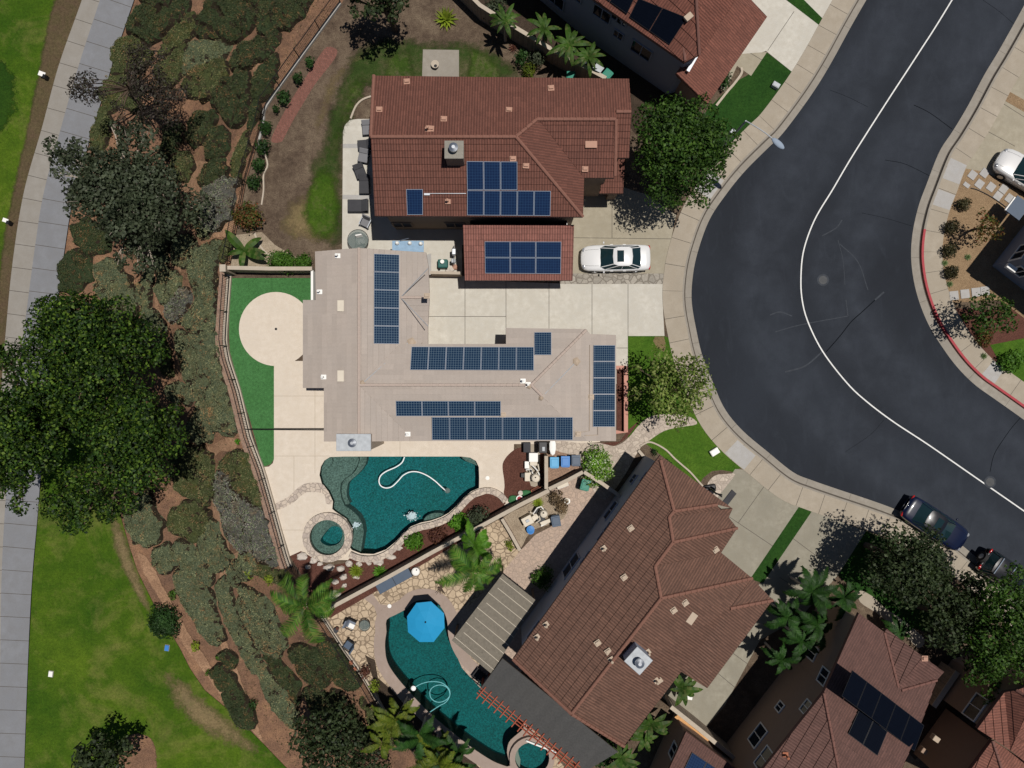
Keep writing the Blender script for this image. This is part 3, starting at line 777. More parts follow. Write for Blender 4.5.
poly = fl + [Vector((75, -75))] + [q for q in reversed(lot_edge)]
poly = [q for i, q in enumerate(poly) if i == 0 or (q - poly[i - 1]).length > .05]
holes = [px2(POOL1), px2(SPA1), px2(POOL2), px2(SPA2)]
o = sheet('residential_lot_ground', poly, 0.0, M['yarddirt'], holes=holes, skirt=1.3, world=True)
redge = offset(resample(re_, .4), .58)
sheet('residential_lot_ground', redge + [Vector((110, -70)), Vector((110, 75))], 0.0, M['yarddirt'], skirt=1.3, world=True)

# --- lot A: rear yard
soft_sheet('yard_grass', [(345, 50), (372, 32), (402, 30), (440, 34), (475, 34), (505, 48), (530, 85), (420, 95), (372, 95), (362, 115), (352, 150), (352, 185), (350, 250), (318, 250), (296, 235), (296, 212), (304, 190), (300, 165), (314, 145), (318, 118), (328, 88), (336, 68)], .004, M['yardgrass'], 2.4, .35)
soft_sheet('yard_grass_bright', [(338, 90), (352, 72), (372, 68), (374, 92), (358, 118), (346, 150), (336, 170), (334, 200), (338, 225), (328, 240), (312, 236), (300, 215), (304, 198), (322, 185), (322, 150), (330, 120)], .009, M['lawn_yard'], 2.2, .3)
soft_sheet('yard_grass_bright', [(400, 45), (470, 42), (500, 60), (505, 84), (462, 86), (462, 48), (420, 48), (420, 84), (385, 84), (380, 60)], .0095, M['lawn_yard'], 1.5, .3)
soft_sheet('bright_yard_grass', [(304, 182), (322, 160), (340, 172), (346, 200), (344, 232), (328, 246), (306, 238), (296, 212)], .0098, M['lawn_bright'], 1.9, .3)
soft_sheet('dry_yard_grass', [(292, 190), (318, 178), (340, 200), (343, 245), (300, 250), (272, 235), (276, 205)], .0075, M['drygrass'], 3.0, .3)
soft_sheet('dry_yard_grass', [(322, 78), (340, 60), (372, 40), (380, 52), (350, 75), (336, 110), (322, 140), (312, 150), (308, 130)], .0078, M['drygrass'], 2.2, .3)
sheet('red_brick_path', [tuple(q) for q in catmull([(327, 47), (337, 50), (334, 60), (316, 83), (303, 104), (294, 119), (285, 136), (281, 142), (271, 141), (278, 124), (290, 102), (304, 80), (318, 58)], 3, True)], .008, M['redbrick'])
sheet('concrete_slab', [(423, 49.5), (459, 50), (459, 80), (422, 80)], .008, M['gutter'])
sheet('patio', [(343, 132), (345, 125), (350, 120), (358, 119), (380, 119), (380, 196), (430, 196), (520, 205), (520, 245), (462, 245), (462, 275), (430, 275), (400, 262), (342, 262)], .008, [M['court'], M['walk_old']], joints=[((343, 146), (372, 146)), ((343, 197), (372, 197)), ((429, 246), (429, 282))], width=.3)
sheet('sloped_gravel_bed', [(236, 235), (262, 232), (275, 245), (298, 258), (297, 270), (230, 270)], .006, M['greygravel'])
# --- driveways between A and B
sheet('driveway', [(555, 180), (600, 180), (648, 195), (676, 215), (671, 240), (667, 262), (665, 274), (555, 274)], .006, [M['driveA'], M['joint']], joints=[((555, 237.5), (680, 239)), ((612, 180), (612, 238))])
sheet('stone_strip', [(560, 273.5), (664, 273.5), (664, 284), (560, 284)], .010, M['flaggrey'])
sheet('driveway', [(415, 276), (470, 276), (470, 280), (560, 283.5), (664, 284), (663, 310), (664.5, 336), (628, 336), (628, 384), (600, 384), (600, 365), (415, 365)], .007, [M['court'], M['joint']],
      joints=[((465, 280), (465, 350)), ((506, 280), (506, 345)), ((415, 316.5), (506, 316.5)), ((549, 283), (549, 345)), ((592, 283), (592, 345)), ((628, 283), (628, 390)), ((610, 348), (628, 348))])
# front lawn of B, its path and planter
walkB = [(q.x / S + 512, 384 - q.y / S) for q in offset(resample(le, .5), -W1_ + .02)]
def walk_between(y0, y1): return [(p[0] + 7, p[1] - 3) for p in walkB if y0 < p[1] < y1 and p[0] < 780]
sheet('front_lawn', [(628, 336), (664, 336)] + walk_between(337, 424) + [(697, 428), (672, 428), (655, 432), (640, 445), (628, 445)], .012, M['lawn'])
sheet('dry_lawn_patch', [(655, 336.5), (664, 336.5), (666, 346), (664, 352), (657, 348), (653, 341)], .016, M['drygrass'])
walkC = walk_between(424, 469)
sheet('front_lawn', [(645, 443), (660, 430), (675, 424), (697, 422)] + walkC + [(737, 469), (733, 472), (722, 470), (712, 471), (703, 478), (697, 489), (686, 478), (676, 468), (662, 456)], .0085, M['lawn'])
sheet('flagstone_path', [tuple(q) for q in catmull([(555, 441), (580, 443), (600, 443), (613, 446), (622, 443), (630, 436), (640, 424), (652, 416), (672, 414), (690, 417), (697, 424), (680, 427), (664, 431), (650, 440), (641, 447), (632, 462), (624, 476), (605, 500), (590, 485), (575, 458), (555, 450)], 3, True)], .016, M['flagpath'])
sheet('flagstone_landing', [tuple(q) for q in catmull([(707, 489), (709, 481), (716, 475), (726, 474), (735, 474), (728, 484), (720, 494), (714, 500)], 3, True)], .016, M['flagpath'])
# driveways of C and beyond
sheet('driveway', [(735, 469)] + walk_between(470, 503) + [(797, 503), (800, 508), (750, 579), (770, 600), (705, 690), (640, 640), (690, 540)], .010, [M['driveC'], M['joint']], joints=[((765, 485), (738, 523)), ((722, 512), (783, 553)), ((738, 523), (720, 545)), ((774, 489), (740, 534))][:2])
sheet('lawn_strip', [(800, 505), (812, 511), (763, 583), (750, 579)], .012, M['lawn_dark'])
sheet('side_path', [(812, 511)] + walk_between(511, 530) + [(866, 531), (838, 575), (800, 618), (760, 640), (725, 705), (700, 735), (655, 690), (700, 640), (766, 578)], .0065, [M['driveC'], M['joint']], joints=[((795, 540), (842, 575)), ((776, 575), (818, 602)), ((768, 648), (728, 698)), ((752, 595), (790, 620)), ((715, 640), (745, 662)), ((720, 675), (738, 690))])
sheet('front_lawn', [(866, 531), (905, 548), (935, 570), (950, 590), (935, 625), (925, 632), (880, 615), (838, 575)], .012, M['lawn_dark'])
sheet('pale_path', [tuple(q) for q in catmull([(858, 590), (872, 596), (885, 608), (900, 618), (915, 630), (925, 640), (918, 648), (905, 635), (890, 624), (875, 612), (860, 602)], 3, True)], .016, M['walk'])
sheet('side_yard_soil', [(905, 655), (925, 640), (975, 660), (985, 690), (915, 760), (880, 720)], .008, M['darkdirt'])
# lot E (top right)
sheet('front_lawn', [(766, 52), (800, 78), (790, 98), (768, 124), (750, 146), (730, 168), (690, 130), (712, 105), (735, 82), (748, 75)], .012, M['lawn_dark'])
sheet('entry_path', [(741, 54), (767, 52), (751, 76), (737, 66), (725, 92), (700, 70)], .016, [M['driveA'], M['joint']], joints=[((745, 50), (765, 62)), ((728, 66), (752, 78))][:1])
sheet('driveway', [(745, -30), (800, -120), (890, -90), (850, -20), (838, 5), (822, 35), (808, 60), (797, 76), (766, 51), (740, 60), (715, 30)], .010, [M['court'], M['joint']], joints=[((795, 10), (768, 50)), ((773, 30), (800, 50))][:1])
sheet('lawn_strip', [(786, 0), (800, -4), (824, 20), (820, 26)], .014, M['lawn_dark'])
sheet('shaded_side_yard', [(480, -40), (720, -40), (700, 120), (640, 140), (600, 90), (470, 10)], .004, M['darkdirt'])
# right lot
walkR = [(q.x / S + 512, 384 - q.y / S) for q in offset(resample(re_, .5), 2.03)]
def wr(y0, y1): return [(p[0] - 6, p[1] + 2) for p in walkR if y0 < p[1] < y1 and p[0] < 1060]
sheet('gravel_yard', wr(165, 303) + [(950, 303), (1000, 300), (1040, 330), (1100, 330), (1100, 200), (1024, 195), (985, 172)], .012, M['tangravel'])
sheet('driveway', wr(60, 168) + [(985, 172), (1040, 200), (1120, 120), (1060, -20)], .012, [M['driveA'], M['joint']], joints=[((991, 96), (1060, 140)), ((985, 130), (1040, 160)), ((1008, 65), (1060, 90))])
sheet('gravel_strip', [(1010, 92), (1024, 100), (1024, 112), (1005, 101)], .017, M['tangravel'])
sheet('front_lawn', wr(305, 400) + [(1120, 480), (1120, 300), (1000, 310)], .010, M['mulch'])
sheet('front_lawn', [(990, 345), (1040, 335), (1100, 380), (1060, 408), (1024, 392), (1008, 378)], .016, M['lawn'])
for q in [(972, 174, 33), (985.5, 172.5, 33), (980, 183, 33), (967.5, 185, 28), (991.5, 186.5, 33), (1004, 189, 33), (998.5, 196.5, 33), (1010, 198.5, 33), (1021, 203, 33)]:
    pass
# =================================================================== HOUSES
class Roof:
    def __init__(s, faces): s.faces = [[P(*p) for p in f] for f in faces]; s.tris = []; s.prep()
    def prep(s):
        for f in s.faces:
            for t in tessellate_polygon([[Vector((p.x, p.y, 0)) for p in f]]):
                s.tris.append(tuple(f[i] for i in t))
    def h(s, x, y):
        best = None
        for a, b, c in s.tris:
            d = (b.y - c.y) * (a.x - c.x) + (c.x - b.x) * (a.y - c.y)
            if abs(d) < 1e-9: continue
            u = ((b.y - c.y) * (x - c.x) + (c.x - b.x) * (y - c.y)) / d
            v = ((c.y - a.y) * (x - c.x) + (a.x - c.x) * (y - c.y)) / d
            if u >= -1e-4 and v >= -1e-4 and u + v <= 1.0001:
                z = u * a.z + v * b.z + (1 - u - v) * c.z
                if best is None or z > best: best = z
        return best
    def at(s, px, py, off=0.0):
        h = 5.0
        for _ in range(10):
            v = P(px, py, h); z = s.h(v.x, v.y)
            if z is None: break
            h = z + off
        return P(px, py, h)
def build_roof(name, roof, mats, parent, course=.36, lift=.055, thick=.2):
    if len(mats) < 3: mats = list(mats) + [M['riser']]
    mb = MB()
    for f in roof.faces:
        nx = ny = nz = 0
        for a, b in zip(f, f[1:] + f[:1]):
            nx += (a.y - b.y) * (a.z + b.z); ny += (a.z - b.z) * (a.x + b.x); nz += (a.x - b.x) * (a.y + b.y)
        if nz < 0: nx, ny, nz = -nx, -ny, -nz
        g = Vector((-nx / nz, -ny / nz)); slope = g.length
        g = g.normalized() if slope > 1e-3 else Vector((0, 1)); w = Vector((g.y, -g.x))
        bm = bmesh.new(); tr = tessellate_polygon([[Vector((p.x, p.y, 0)) for p in f]])
        vs = [bm.verts.new(p) for p in f]
        for t in tr:
            try: fc = bm.faces.new([vs[i] for i in t])
            except ValueError: continue
            fc.normal_update()
            if fc.normal.z < 0: fc.normal_flip()
        V = [Vector((p.x, p.y)).dot(g) for p in f]; v0 = min(V); v1 = max(V)
        n = max(1, int((v1 - v0) / course))
        for k in range(1, n + 1):
            bmesh.ops.bisect_plane(bm, geom=bm.verts[:] + bm.edges[:] + bm.faces[:], plane_co=(g.x * (v0 + k * course), g.y * (v0 + k * course), 0), plane_no=(g.x, g.y, 0))
        for fc in bm.faces:
            c = fc.calc_center_median(); k = math.floor((c.x * g.x + c.y * g.y - v0) / course); vb = v0 + k * course
            pts = []; uv = []; low = []
            for v in fc.verts:
                d = (v.co.x * g.x + v.co.y * g.y) - vb
                pts.append(v.co + Vector((0, 0, lift * (1 - max(0, min(1, d / course)))))); low.append(abs(d) < 1e-3)
                uv.append((v.co.x * w.x + v.co.y * w.y, d + k * course))
            mb.face(pts, 0, uv)
            m = len(pts)
            for i in range(m):
                j = (i + 1) % m
                if low[i] and low[j] and k > 0:
                    a, b = pts[i], pts[j]; a0, b0 = fc.verts[i].co, fc.verts[j].co
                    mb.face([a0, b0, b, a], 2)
        bm.free()
        lo = [p - Vector((0, 0, thick)) for p in f]
        for t in tr: 
            q = [lo[i] for i in t]
            if area2(q) > 0: q = q[::-1]
            mb.face(q, 1)
        hi = [p + Vector((0, 0, lift * .9)) for p in f]
        if area2(f) < 0: lo = lo[::-1]; hi = hi[::-1]
        for i in range(len(f)):
            j = (i + 1) % len(f); mb.face([lo[i], lo[j], hi[j] , hi[i]], 1)
    return mb.build(name, mats, parent)
def ridge_caps(parent, segs, mat, r=.13):
    for a, b in segs:
        a, b = P(*a), P(*b); n = max(1, int((b - a).length / .38)); pts = []; rs = []
        for i in range(n):
            p, q = a.lerp(b, i / n), a.lerp(b, (i + 1) / n)
            pts += [p + Vector((0, 0, .05)), q + Vector((0, 0, .035))]; rs += [r, r * .84]
        pts = [p + (b - a).normalized() * (.002 * (i % 2)) for i, p in enumerate(pts)]
        mb = MB(); mb.tube(pts, rs, 8); mb.build('ridge_cap', mat, parent)
def walls(parent, foot, roof, mat, eave, drop=.12, names='wall', z0=-.05, step=.35):
    """walls under the roof; foot in world metres"""
    foot = v2(foot)
    if area2(foot) < 0: foot = foot[::-1]
    mb = MB()
    for a, b in zip(foot, foot[1:] + foot[:1]):
        n = max(1, int((b - a).length / step)); prev = None
        for i in range(n + 1):
            p = a.lerp(b, i / n); z = roof.h(p.x, p.y); z = (eave if z is None else z) - drop
            if prev: mb.face([(prev[0].x, prev[0].y, z0), (p.x, p.y, z0), (p.x, p.y, z), (prev[0].x, prev[0].y, prev[1])])
            prev = (p, z)
    w = mb.build(names, mat, parent); return foot
def foot_px(pts, h): return [Vector(P(a, b, h)[:2]) for a, b in pts]
def shrink(poly, d):
    if area2(poly) < 0: poly = poly[::-1]
    out = []; n = len(poly)
    for i in range(n):
        a, b, c = poly[i - 1], poly[i], poly[(i + 1) % n]
        t1 = (b - a).normalized(); t2 = (c - b).normalized(); n1 = Vector((-t1.y, t1.x)); n2 = Vector((-t2.y, t2.x))
        m = n1 + n2; k = max(.35, m.length_squared / 2)
        out.append(b + m / k * d * .5 * 2 / 1 if False else b + m * (d / k))
    return out
def window(parent, foot, px, py, z, w, h, frame=None, mull=1):
    """window on the wall nearest to where pixel (px, py) meets height z"""
    q = Vector(P(px, py, z)[:2]); best = None
    for a, b in zip(foot, foot[1:] + foot[:1]):
        d = b - a; L = d.length; t = max(w / 2 / L, min(1 - w / 2 / L, (q - a).dot(d) / d.length_squared)); r = a + d * t
        if best is None or (r - q).length < best[0]: best = ((r - q).length, r, d.normalized())
    _, r, d = best; nrm = Vector((d.y, -d.x)); rz = math.atan2(d.y, d.x)
    mb = MB(); c = r + nrm * .03
    def bar(u, zz, su, sz): mb.box((c.x + d.x * u, c.y + d.y * u, z + zz), (su, .09, sz), rz)
    for s in (-1, 1): bar(s * (w / 2 - .04), 0, .08, h); bar(0, s * (h / 2 - .04), w - .16, .08)
    for k in range(1, mull + 1): bar(-w / 2 + w * k / (mull + 1), 0, .05, h - .16)
    fr = mb.build('window', frame or M['white'], parent)
    g = MB(); c2 = r + nrm * .012; g.box((c2.x, c2.y, z), (w - .16, .02, h - .16), rz); g.build('pane', M['glass'], fr)
    return fr
def door(parent, foot, px, py, w, h, mat, name='door'):
    q = Vector(P(px, py, 1)[:2]); best = None
    for a, b in zip(foot, foot[1:] + foot[:1]):
        d = b - a; L = d.length; t = max(w / 2 / L, min(1 - w / 2 / L, (q - a).dot(d) / d.length_squared)); r = a + d * t
        if best is None or (r - q).length < best[0]: best = ((r - q).length, r, d.normalized())
    _, r, d = best; nrm = Vector((d.y, -d.x)); rz = math.atan2(d.y, d.x); mb = MB(); c = r + nrm * .02
    mb.box((c.x, c.y, h / 2), (w, .06, h), rz)
    n = 4
    for k in range(1, n): 
        c3 = r + nrm * .056; mb.box((c3.x, c3.y, h * k / n), (w * .98, .012, .03), rz)
    return mb.build(name, mat, parent)
def solar(parent, roof, quad, nx, ny, mat, gap=.03, off=.12, frame=None, uvw=None):
    """nx x ny panels over four photo pixels (clockwise from top left) on the roof"""
    c = [roof.at(a, b, off) for a, b in quad]
    frame = frame or M['alu']; lift = 0
    for i in range(9):
        for j in range(9):
            q = c[0].lerp(c[1], i / 8).lerp(c[3].lerp(c[2], i / 8), j / 8); z = roof.h(q.x, q.y)
            if z is not None: lift = max(lift, z + .09 - q.z)
    c = [q + Vector((0, 0, lift)) for q in c]
    for j in range(ny):
        for i in range(nx):
            def pt(u, v): return (c[0].lerp(c[1], u)).lerp(c[3].lerp(c[2], u), v)
            q = [pt(i / nx, j / ny), pt((i + 1) / nx, j / ny), pt((i + 1) / nx, (j + 1) / ny), pt(i / nx, (j + 1) / ny)]
            e1 = (q[1] - q[0]); e2 = (q[3] - q[0]); L1, L2 = e1.length, e2.length; e1.normalize(); e2.normalize()
            n = e2.cross(e1).normalized()
            if n.z < 0: n = -n
            g = gap / 2
            q = [q[0] + e1 * g + e2 * g, q[1] - e1 * g + e2 * g, q[2] - e1 * g - e2 * g, q[3] + e1 * g - e2 * g]
            L1 -= gap; L2 -= gap
            mb = MB(); top = [p for p in q]; bot = [p - n * .035 for p in q]
            cu, cv = max(1, round(L1 / .158)) * .158, max(1, round(L2 / .158)) * .158
            f = [top[3], top[2], top[1], top[0]]; uv = [(0, 0), (cu, 0), (cu, cv), (0, cv)]
            mb.face(f, 0, uv); mb.face([bot[0], bot[1], bot[2], bot[3]], 0)
            for a in range(4): b = (a + 1) % 4; mb.face([bot[b], bot[a], top[a], top[b]], 0)
            o = mb.build('solar_panel', mat, parent)
            fb = MB(); fw = .024
            for a in range(4):
                b = (a + 1) % 4; d = (q[b] - q[a]).normalized(); inn = (q[(a + 3) % 4] - q[a]).normalized()
                p0, p1 = q[a], q[b]; Z = n * .006
                fb.face([p0 + Z, p1 + Z, p1 + Z + inn * fw - d * fw, p0 + Z + inn * fw + d * fw][::-1])
                fb.face([p0 - n * .04, p1 - n * .04, p1 + Z, p0 + Z])
            fb.build('panel_frame', frame, o)
def vent(parent, roof, px, py, kind='hood', mat=None, rz=0.0):
    p = roof.at(px, py, 0); mb = MB(); mat = mat or M['pinkvent']
    if kind == 'hood':
        mb.box((p.x, p.y, p.z + .07), (.38, .34, .05), rz); mb.box((p.x, p.y + .02, p.z + .14), (.28, .2, .1), rz, bev=.03)
        mb.build('roof_vent', mat, parent)
    elif kind == 'flat':
        mb.box((p.x, p.y, p.z + .09), (.42, .72, .07), rz, bev=.015); mb.build('roof_vent', mat, parent)
    else:
        mb.box((p.x, p.y, p.z + .07), (.34, .30, .035), rz); mb.tube([p, p + Vector((0, 0, .5))], .055, 8); mb.lathe(p + Vector((0, 0, .45)), [(.08, 0), (.085, .08), (.02, .12)], 10)
        mb.build('vent_pipe', mat, parent)
def chimney(parent, px, py, sx, sy, rz, ztop, mat, capmat, zlow):
    c = P(px, py, ztop); mb = MB()
    mb.box((c.x, c.y, (zlow + ztop - .12) / 2), (sx * .92, sy * .92, ztop - .12 - zlow), rz)
    ch = mb.build('chimney', mat, parent)
    cp = MB(); cp.box((c.x, c.y, ztop - .06), (sx, sy, .12), rz, bev=.02); cp.build('chimney_cap', capmat, ch)
    f = MB(); f.lathe((c.x, c.y, ztop), [(.19, 0), (.19, .28), (.27, .30), (.27, .42), (.10, .50)], 16); f.build('flue', M['metal'], ch)
    return ch

# ---------- house A: two storeys, red-brown tiles
RA = Roof([
    [(374, 76, 5.6), (371, 137, 7.2), (516, 137, 7.2), (537, 119.5, 6.72), (616, 119.5, 6.72), (616, 112, 6.5), (631.5, 112, 6.5), (629, 79, 5.6)],
    [(371, 137, 7.2), (375, 216, 5.6), (583, 217, 5.6), (516, 137, 7.2)],
    [(516, 137, 7.2), (583, 217, 5.6), (584, 178, 5.6), (541, 122.5, 6.66), (537, 119.5, 6.72)],
    [(537, 119.5, 6.72), (541, 122.5, 6.66), (584, 178, 5.6), (614, 178, 5.6), (616, 119.5, 6.72)],
    [(616, 112, 6.5), (616, 158, 5.6), (629, 158, 5.6), (631.5, 112, 6.5)]])
hA = thing('house', 'two-storey house with red-brown tile roof and two groups of blue solar panels', 'house', P(500, 150, 0))
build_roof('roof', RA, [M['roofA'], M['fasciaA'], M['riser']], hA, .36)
ridge_caps(hA, [((371, 137, 7.2), (516, 137, 7.2)), ((516, 137, 7.2), (537, 119.5, 6.72)), ((537, 119.5, 6.72), (616, 119.5, 6.72)), ((516, 137, 7.2), (583, 217, 5.6)), ((616, 112, 6.5), (631, 112, 6.5)), ((616, 119.5, 6.72), (615, 176, 5.62)), ((374, 76, 5.6), (371, 137, 7.2))], M['capA'], .12)
fA = walls(hA, foot_px([(381, 84), (381, 209), (577, 209), (577, 172), (609, 172), (609, 152), (622, 152), (622, 86)], 5.6), RA, M['stuccoA'], 5.5)
RAg = Roof([[(463, 225, 3.75), (465, 280.5, 2.75), (572.5, 280.5, 2.75), (574, 225, 3.75)]])
build_roof('garage_roof', RAg, [M['roofG'], M['fasciaA']], hA, .36)
walls(hA, foot_px([(470, 216), (470, 274), (566, 274), (567, 216)], 2.75), RAg, M['stuccoA'], 2.7, names='garage_wall')
RAp = Roof([[(608, 157, 3.3), (599, 193.5, 2.9), (623, 193.5, 2.9), (625, 157, 3.3)]])
build_roof('porch_roof', RAp, [M['roofA'], M['fasciaA']], hA, .36)
walls(hA, foot_px([(612, 150), (612, 188), (621, 188), (623, 150)], 2.9), RAp, M['stuccoA'], 2.8, names='porch_wall')
for q in [(400, 224.5), (455, 225)]: window(hA, fA, q[0], q[1], 1.55, 1.35, 1.25, M['stuccoA'])
solar(hA, RA, [(466.5, 161), (517.5, 161.5), (517.5, 190), (467, 190)], 3, 1, M['pvA'])
solar(hA, RA, [(467, 190.2), (551, 190.8), (550.5, 216), (467, 215.4)], 5, 1, M['pvA'])
solar(hA, RA, [(406, 189), (423, 189), (423, 215), (407, 215)], 1, 1, M['pvA'])
solar(hA, RAg, [(484.5, 241.3), (561.5, 241.5), (561, 274), (485, 273.5)], 3, 2, M['pvA'])
for q in [(407, 82, 'hood'), (424, 80.5, 'flat0'), (379.5, 110, 'hood'), (444, 119.5, 'hood'), (431, 129, 'hood'), (509, 110.5, 'hood'), (516, 81.5, 'hood'), (551, 88.5, 'hood'), (513, 159, 'hood'), (526, 166, 'hood'), (585, 169.5, 'hood')]:
    vent(hA, RA, q[0], q[1], 'hood', M['pinkvent'], random.uniform(-.1, .1))
vent(hA, RA, 591, 145, 'flat', M['pinkvent'], PI / 2); vent(hA, RA, 448, 202, 'pipe', M['pinkvent']); vent(hA, RA, 428, 130, 'pipe', M['pinkvent'])
chimney(hA, 454, 149.5, 1.12, 1.05, 0, 8.1, M['stuccoA'], M['stoneCap'], 6.3)
mb = MB(); a, b = RA.at(424, 193.5, .1), RA.at(466, 193.5, .1); mb.tube([a, b], .025, 6); mb.box(RA.at(427, 194.5, .12), (.35, .1, .08)); mb.build('conduit', M['metal'], hA)
door(hA, foot_px([(470, 230), (470, 274), (566, 274), (567, 230)], 2.75), 571, 252, 4.6, 2.2, M['white'], 'garage_door')

# ---------- house B: single storey, beige tiles
def hN(y): return 4.4 - .0197 * (385 - y)
def hS(y): return 4.4 - .0197 * (y - 385)
def hE(x): return 4.4 - .0197 * (x - 531)
def hWE(x): return 4.4 - .0197 * (x - 359)
def hWW(x): return 4.4 - .0197 * (359 - x)
RB = Roof([
    [(x, y, hWW(x)) for x, y in [(359, 248), (315, 251.5), (316, 300), (303, 300), (303, 388), (324, 388), (324, 441.5), (359, 441.5)]],
    [(x, y, hWE(x)) for x, y in [(359, 248), (359, 385), (400, 344), (428, 346), (428, 327), (401, 297.5), (428.5, 267), (426, 252.5)]],
    [(x, y, hWE(x)) for x, y in [(359, 385), (359, 441.5), (415, 441)]],
    [(401, 297.5, hWE(401)), (429.5, 297.5, hWE(401)), (428.5, 267, hWE(428.5))],
    [(401, 297.5, hWE(401)), (428, 327, hWE(428)), (429.5, 297.5, hWE(401))],
    [(x, y, hN(y)) for x, y in [(359, 385), (531, 385), (586, 329), (506, 328), (506, 344), (400, 344)]],
    [(x, y, hS(y)) for x, y in [(359, 385), (415, 441), (587, 441), (531, 385)]],
    [(x, y, hE(x)) for x, y in [(531, 385), (587, 441), (616, 441), (616, 335), (590, 334), (586, 329)]]])
hB = thing('house', 'single-storey house with beige tile roof and solar panels beside the turquoise pool', 'house', P(440, 360, 0))
build_roof('roof', RB, [M['roofB'], M['fasciaB'], M['riserB']], hB, .34, .034)
ridge_caps(hB, [((359, 248, 4.4), (359, 441, 4.4)), ((359, 385, 4.4), (531, 385, 4.4)), ((531, 385, 4.4), (586, 330, 3.3)), ((531, 385, 4.4), (542, 396, 4.18)), ((401, 297.5, hWE(401)), (429, 297.5, hWE(401)))], M['capB'], .10)
fl_ = MB()
for a, b in (((541, 398), (576, 362)), ((401, 297), (428, 268.5)), ((401, 298), (428, 326)), ((364, 382), (408, 343))):
    p, q = RB.at(*a, .05), RB.at(*b, .05); fl_.tube([p, q], .028, 5)
fl_.build('valley_flashing', M['galv'], hB)
ep = MB()
for a, b, s in ((576, 361.5, .3), (411, 342.5, .35), (541, 398, .18), (529, 386, .2), (362, 383, .2)):
    p = RB.at(a, b, .05); ep.lathe(p, [(s, 0), (s * .6, .08), (.03, .14)], 5)
ep.build('roof_end_cap', M['tanpipe'], hB)
fB = walls(hB, foot_px([(321, 257), (321, 306), (309, 306), (309, 382), (330, 382), (330, 436), (609, 436), (609, 341), (586, 341), (580, 335), (512, 335), (512, 351), (422, 351), (422, 258)], 3.2), RB, M['stuccoB'], 3.0)
solar(hB, RB, [(373.8, 253.5), (399.5, 254.5), (399.3, 344), (373.6, 343.7)], 1, 5, M['pv'])
solar(hB, RB, [(411.5, 346.5), (534, 346.8), (534, 370.5), (410, 370)], 7, 1, M['pv'])
solar(hB, RB, [(534.3, 332), (551.6, 332), (551.6, 355), (534.3, 355)], 1, 1, M['pv'])
solar(hB, RB, [(395.5, 400.8), (501, 401), (501, 416.3), (396, 416.3)], 4, 1, M['pv'])
solar(hB, RB, [(432, 417), (572.8, 417), (572.8, 440), (432.3, 440)], 8, 1, M['pv'])
solar(hB, RB, [(593.5, 345), (615.4, 345), (615.2, 427), (593, 427)], 1, 5, M['pv'])
chimney(hB, 353.5, 442.5, 2.18, 1.08, 0, 4.95, M['stuccoB'], M['galv'], 0)
for q in [(341, 306, 'flat'), (341, 376, 'flat')]: vent(hB, RB, q[0], q[1], 'flat', M['offwhite'])
for q in [(338, 256), (320, 292), (324, 377), (408, 434), (523, 381), (528, 384.5)]: vent(hB, RB, q[0], q[1], 'pipe', M['white'])
for q in [(427, 296), (503, 415), (591, 397), (578, 434)]: vent(hB, RB, q[0], q[1], 'hood', M['tanpipe'])
mb = MB(); mb.tube([RB.at(590, 345, .08), RB.at(589.5, 431, .08), RB.at(575, 433, .08)], .022, 6); mb.tube([RB.at(598, 427, .08), RB.at(598, 435, .08), RB.at(585, 435.5, .08)], .02, 6); mb.build('conduit', M['tanpipe'], hB)
window(hB, fB, 500, 452, 1.6, 1.5, 1.2); window(hB, fB, 400, 452, 1.2, 2.4, 2.1); window(hB, fB, 300, 345, 1.5, 1.6, 1.2); window(hB, fB, 450, 340, 1.6, 1.4, 1.1)
door(hB, fB, 545, 330, 4.8, 2.2, M['white'], 'garage_door')
mb = MB()
for a, b, c, d in ((300, 388.5, 323, 391), ):
    p = P(a, b, 2.7); 
# ---------- house C: two storeys, brown tiles, turned
RC = Roof([
    [(660, 455, 5.5), (513, 659, 5.5), (571.5, 713.5, 7.4), (661, 598, 7.4), (655, 566, 6.88), (673, 542, 6.88), (669, 517, 6.45), (674, 511, 6.45)],
    [(660, 455, 5.5), (674, 511, 6.45), (717, 504.5, 5.66), (732.5, 508.5, 5.5)],
    [(674, 511, 6.45), (669, 517, 6.45), (720, 509.5, 5.55), (717, 504.5, 5.66)],
    [(669, 517, 6.45), (673, 542, 6.88), (737, 528, 5.5), (728.5, 517, 5.5), (732.5, 508.5, 5.5), (720, 509.5, 5.55)],
    [(673, 542, 6.88), (655, 566, 6.88), (721, 552.5, 5.5), (737, 528, 5.5)],
    [(655, 566, 6.88), (661, 598, 7.4), (752, 578, 5.5), (721, 552.5, 5.5)],
    [(661, 598, 7.4), (571.5, 713.5, 7.4), (624, 746, 5.5), (681, 671.5, 5.5), (707, 688, 5.5), (772.5, 600, 5.5), (729.7, 608.3, 6.1), (752, 578, 5.5)],
    [(752, 578, 5.5), (729.7, 608.3, 6.1), (772.5, 600, 5.5)]])
hC = thing('house', 'two-storey house with plain brown tile roof between the slatted patio cover and driveway', 'house', P(620, 600, 0))
build_roof('roof', RC, [M['roofC'], M['fasciaA']], hC, .46, .05)
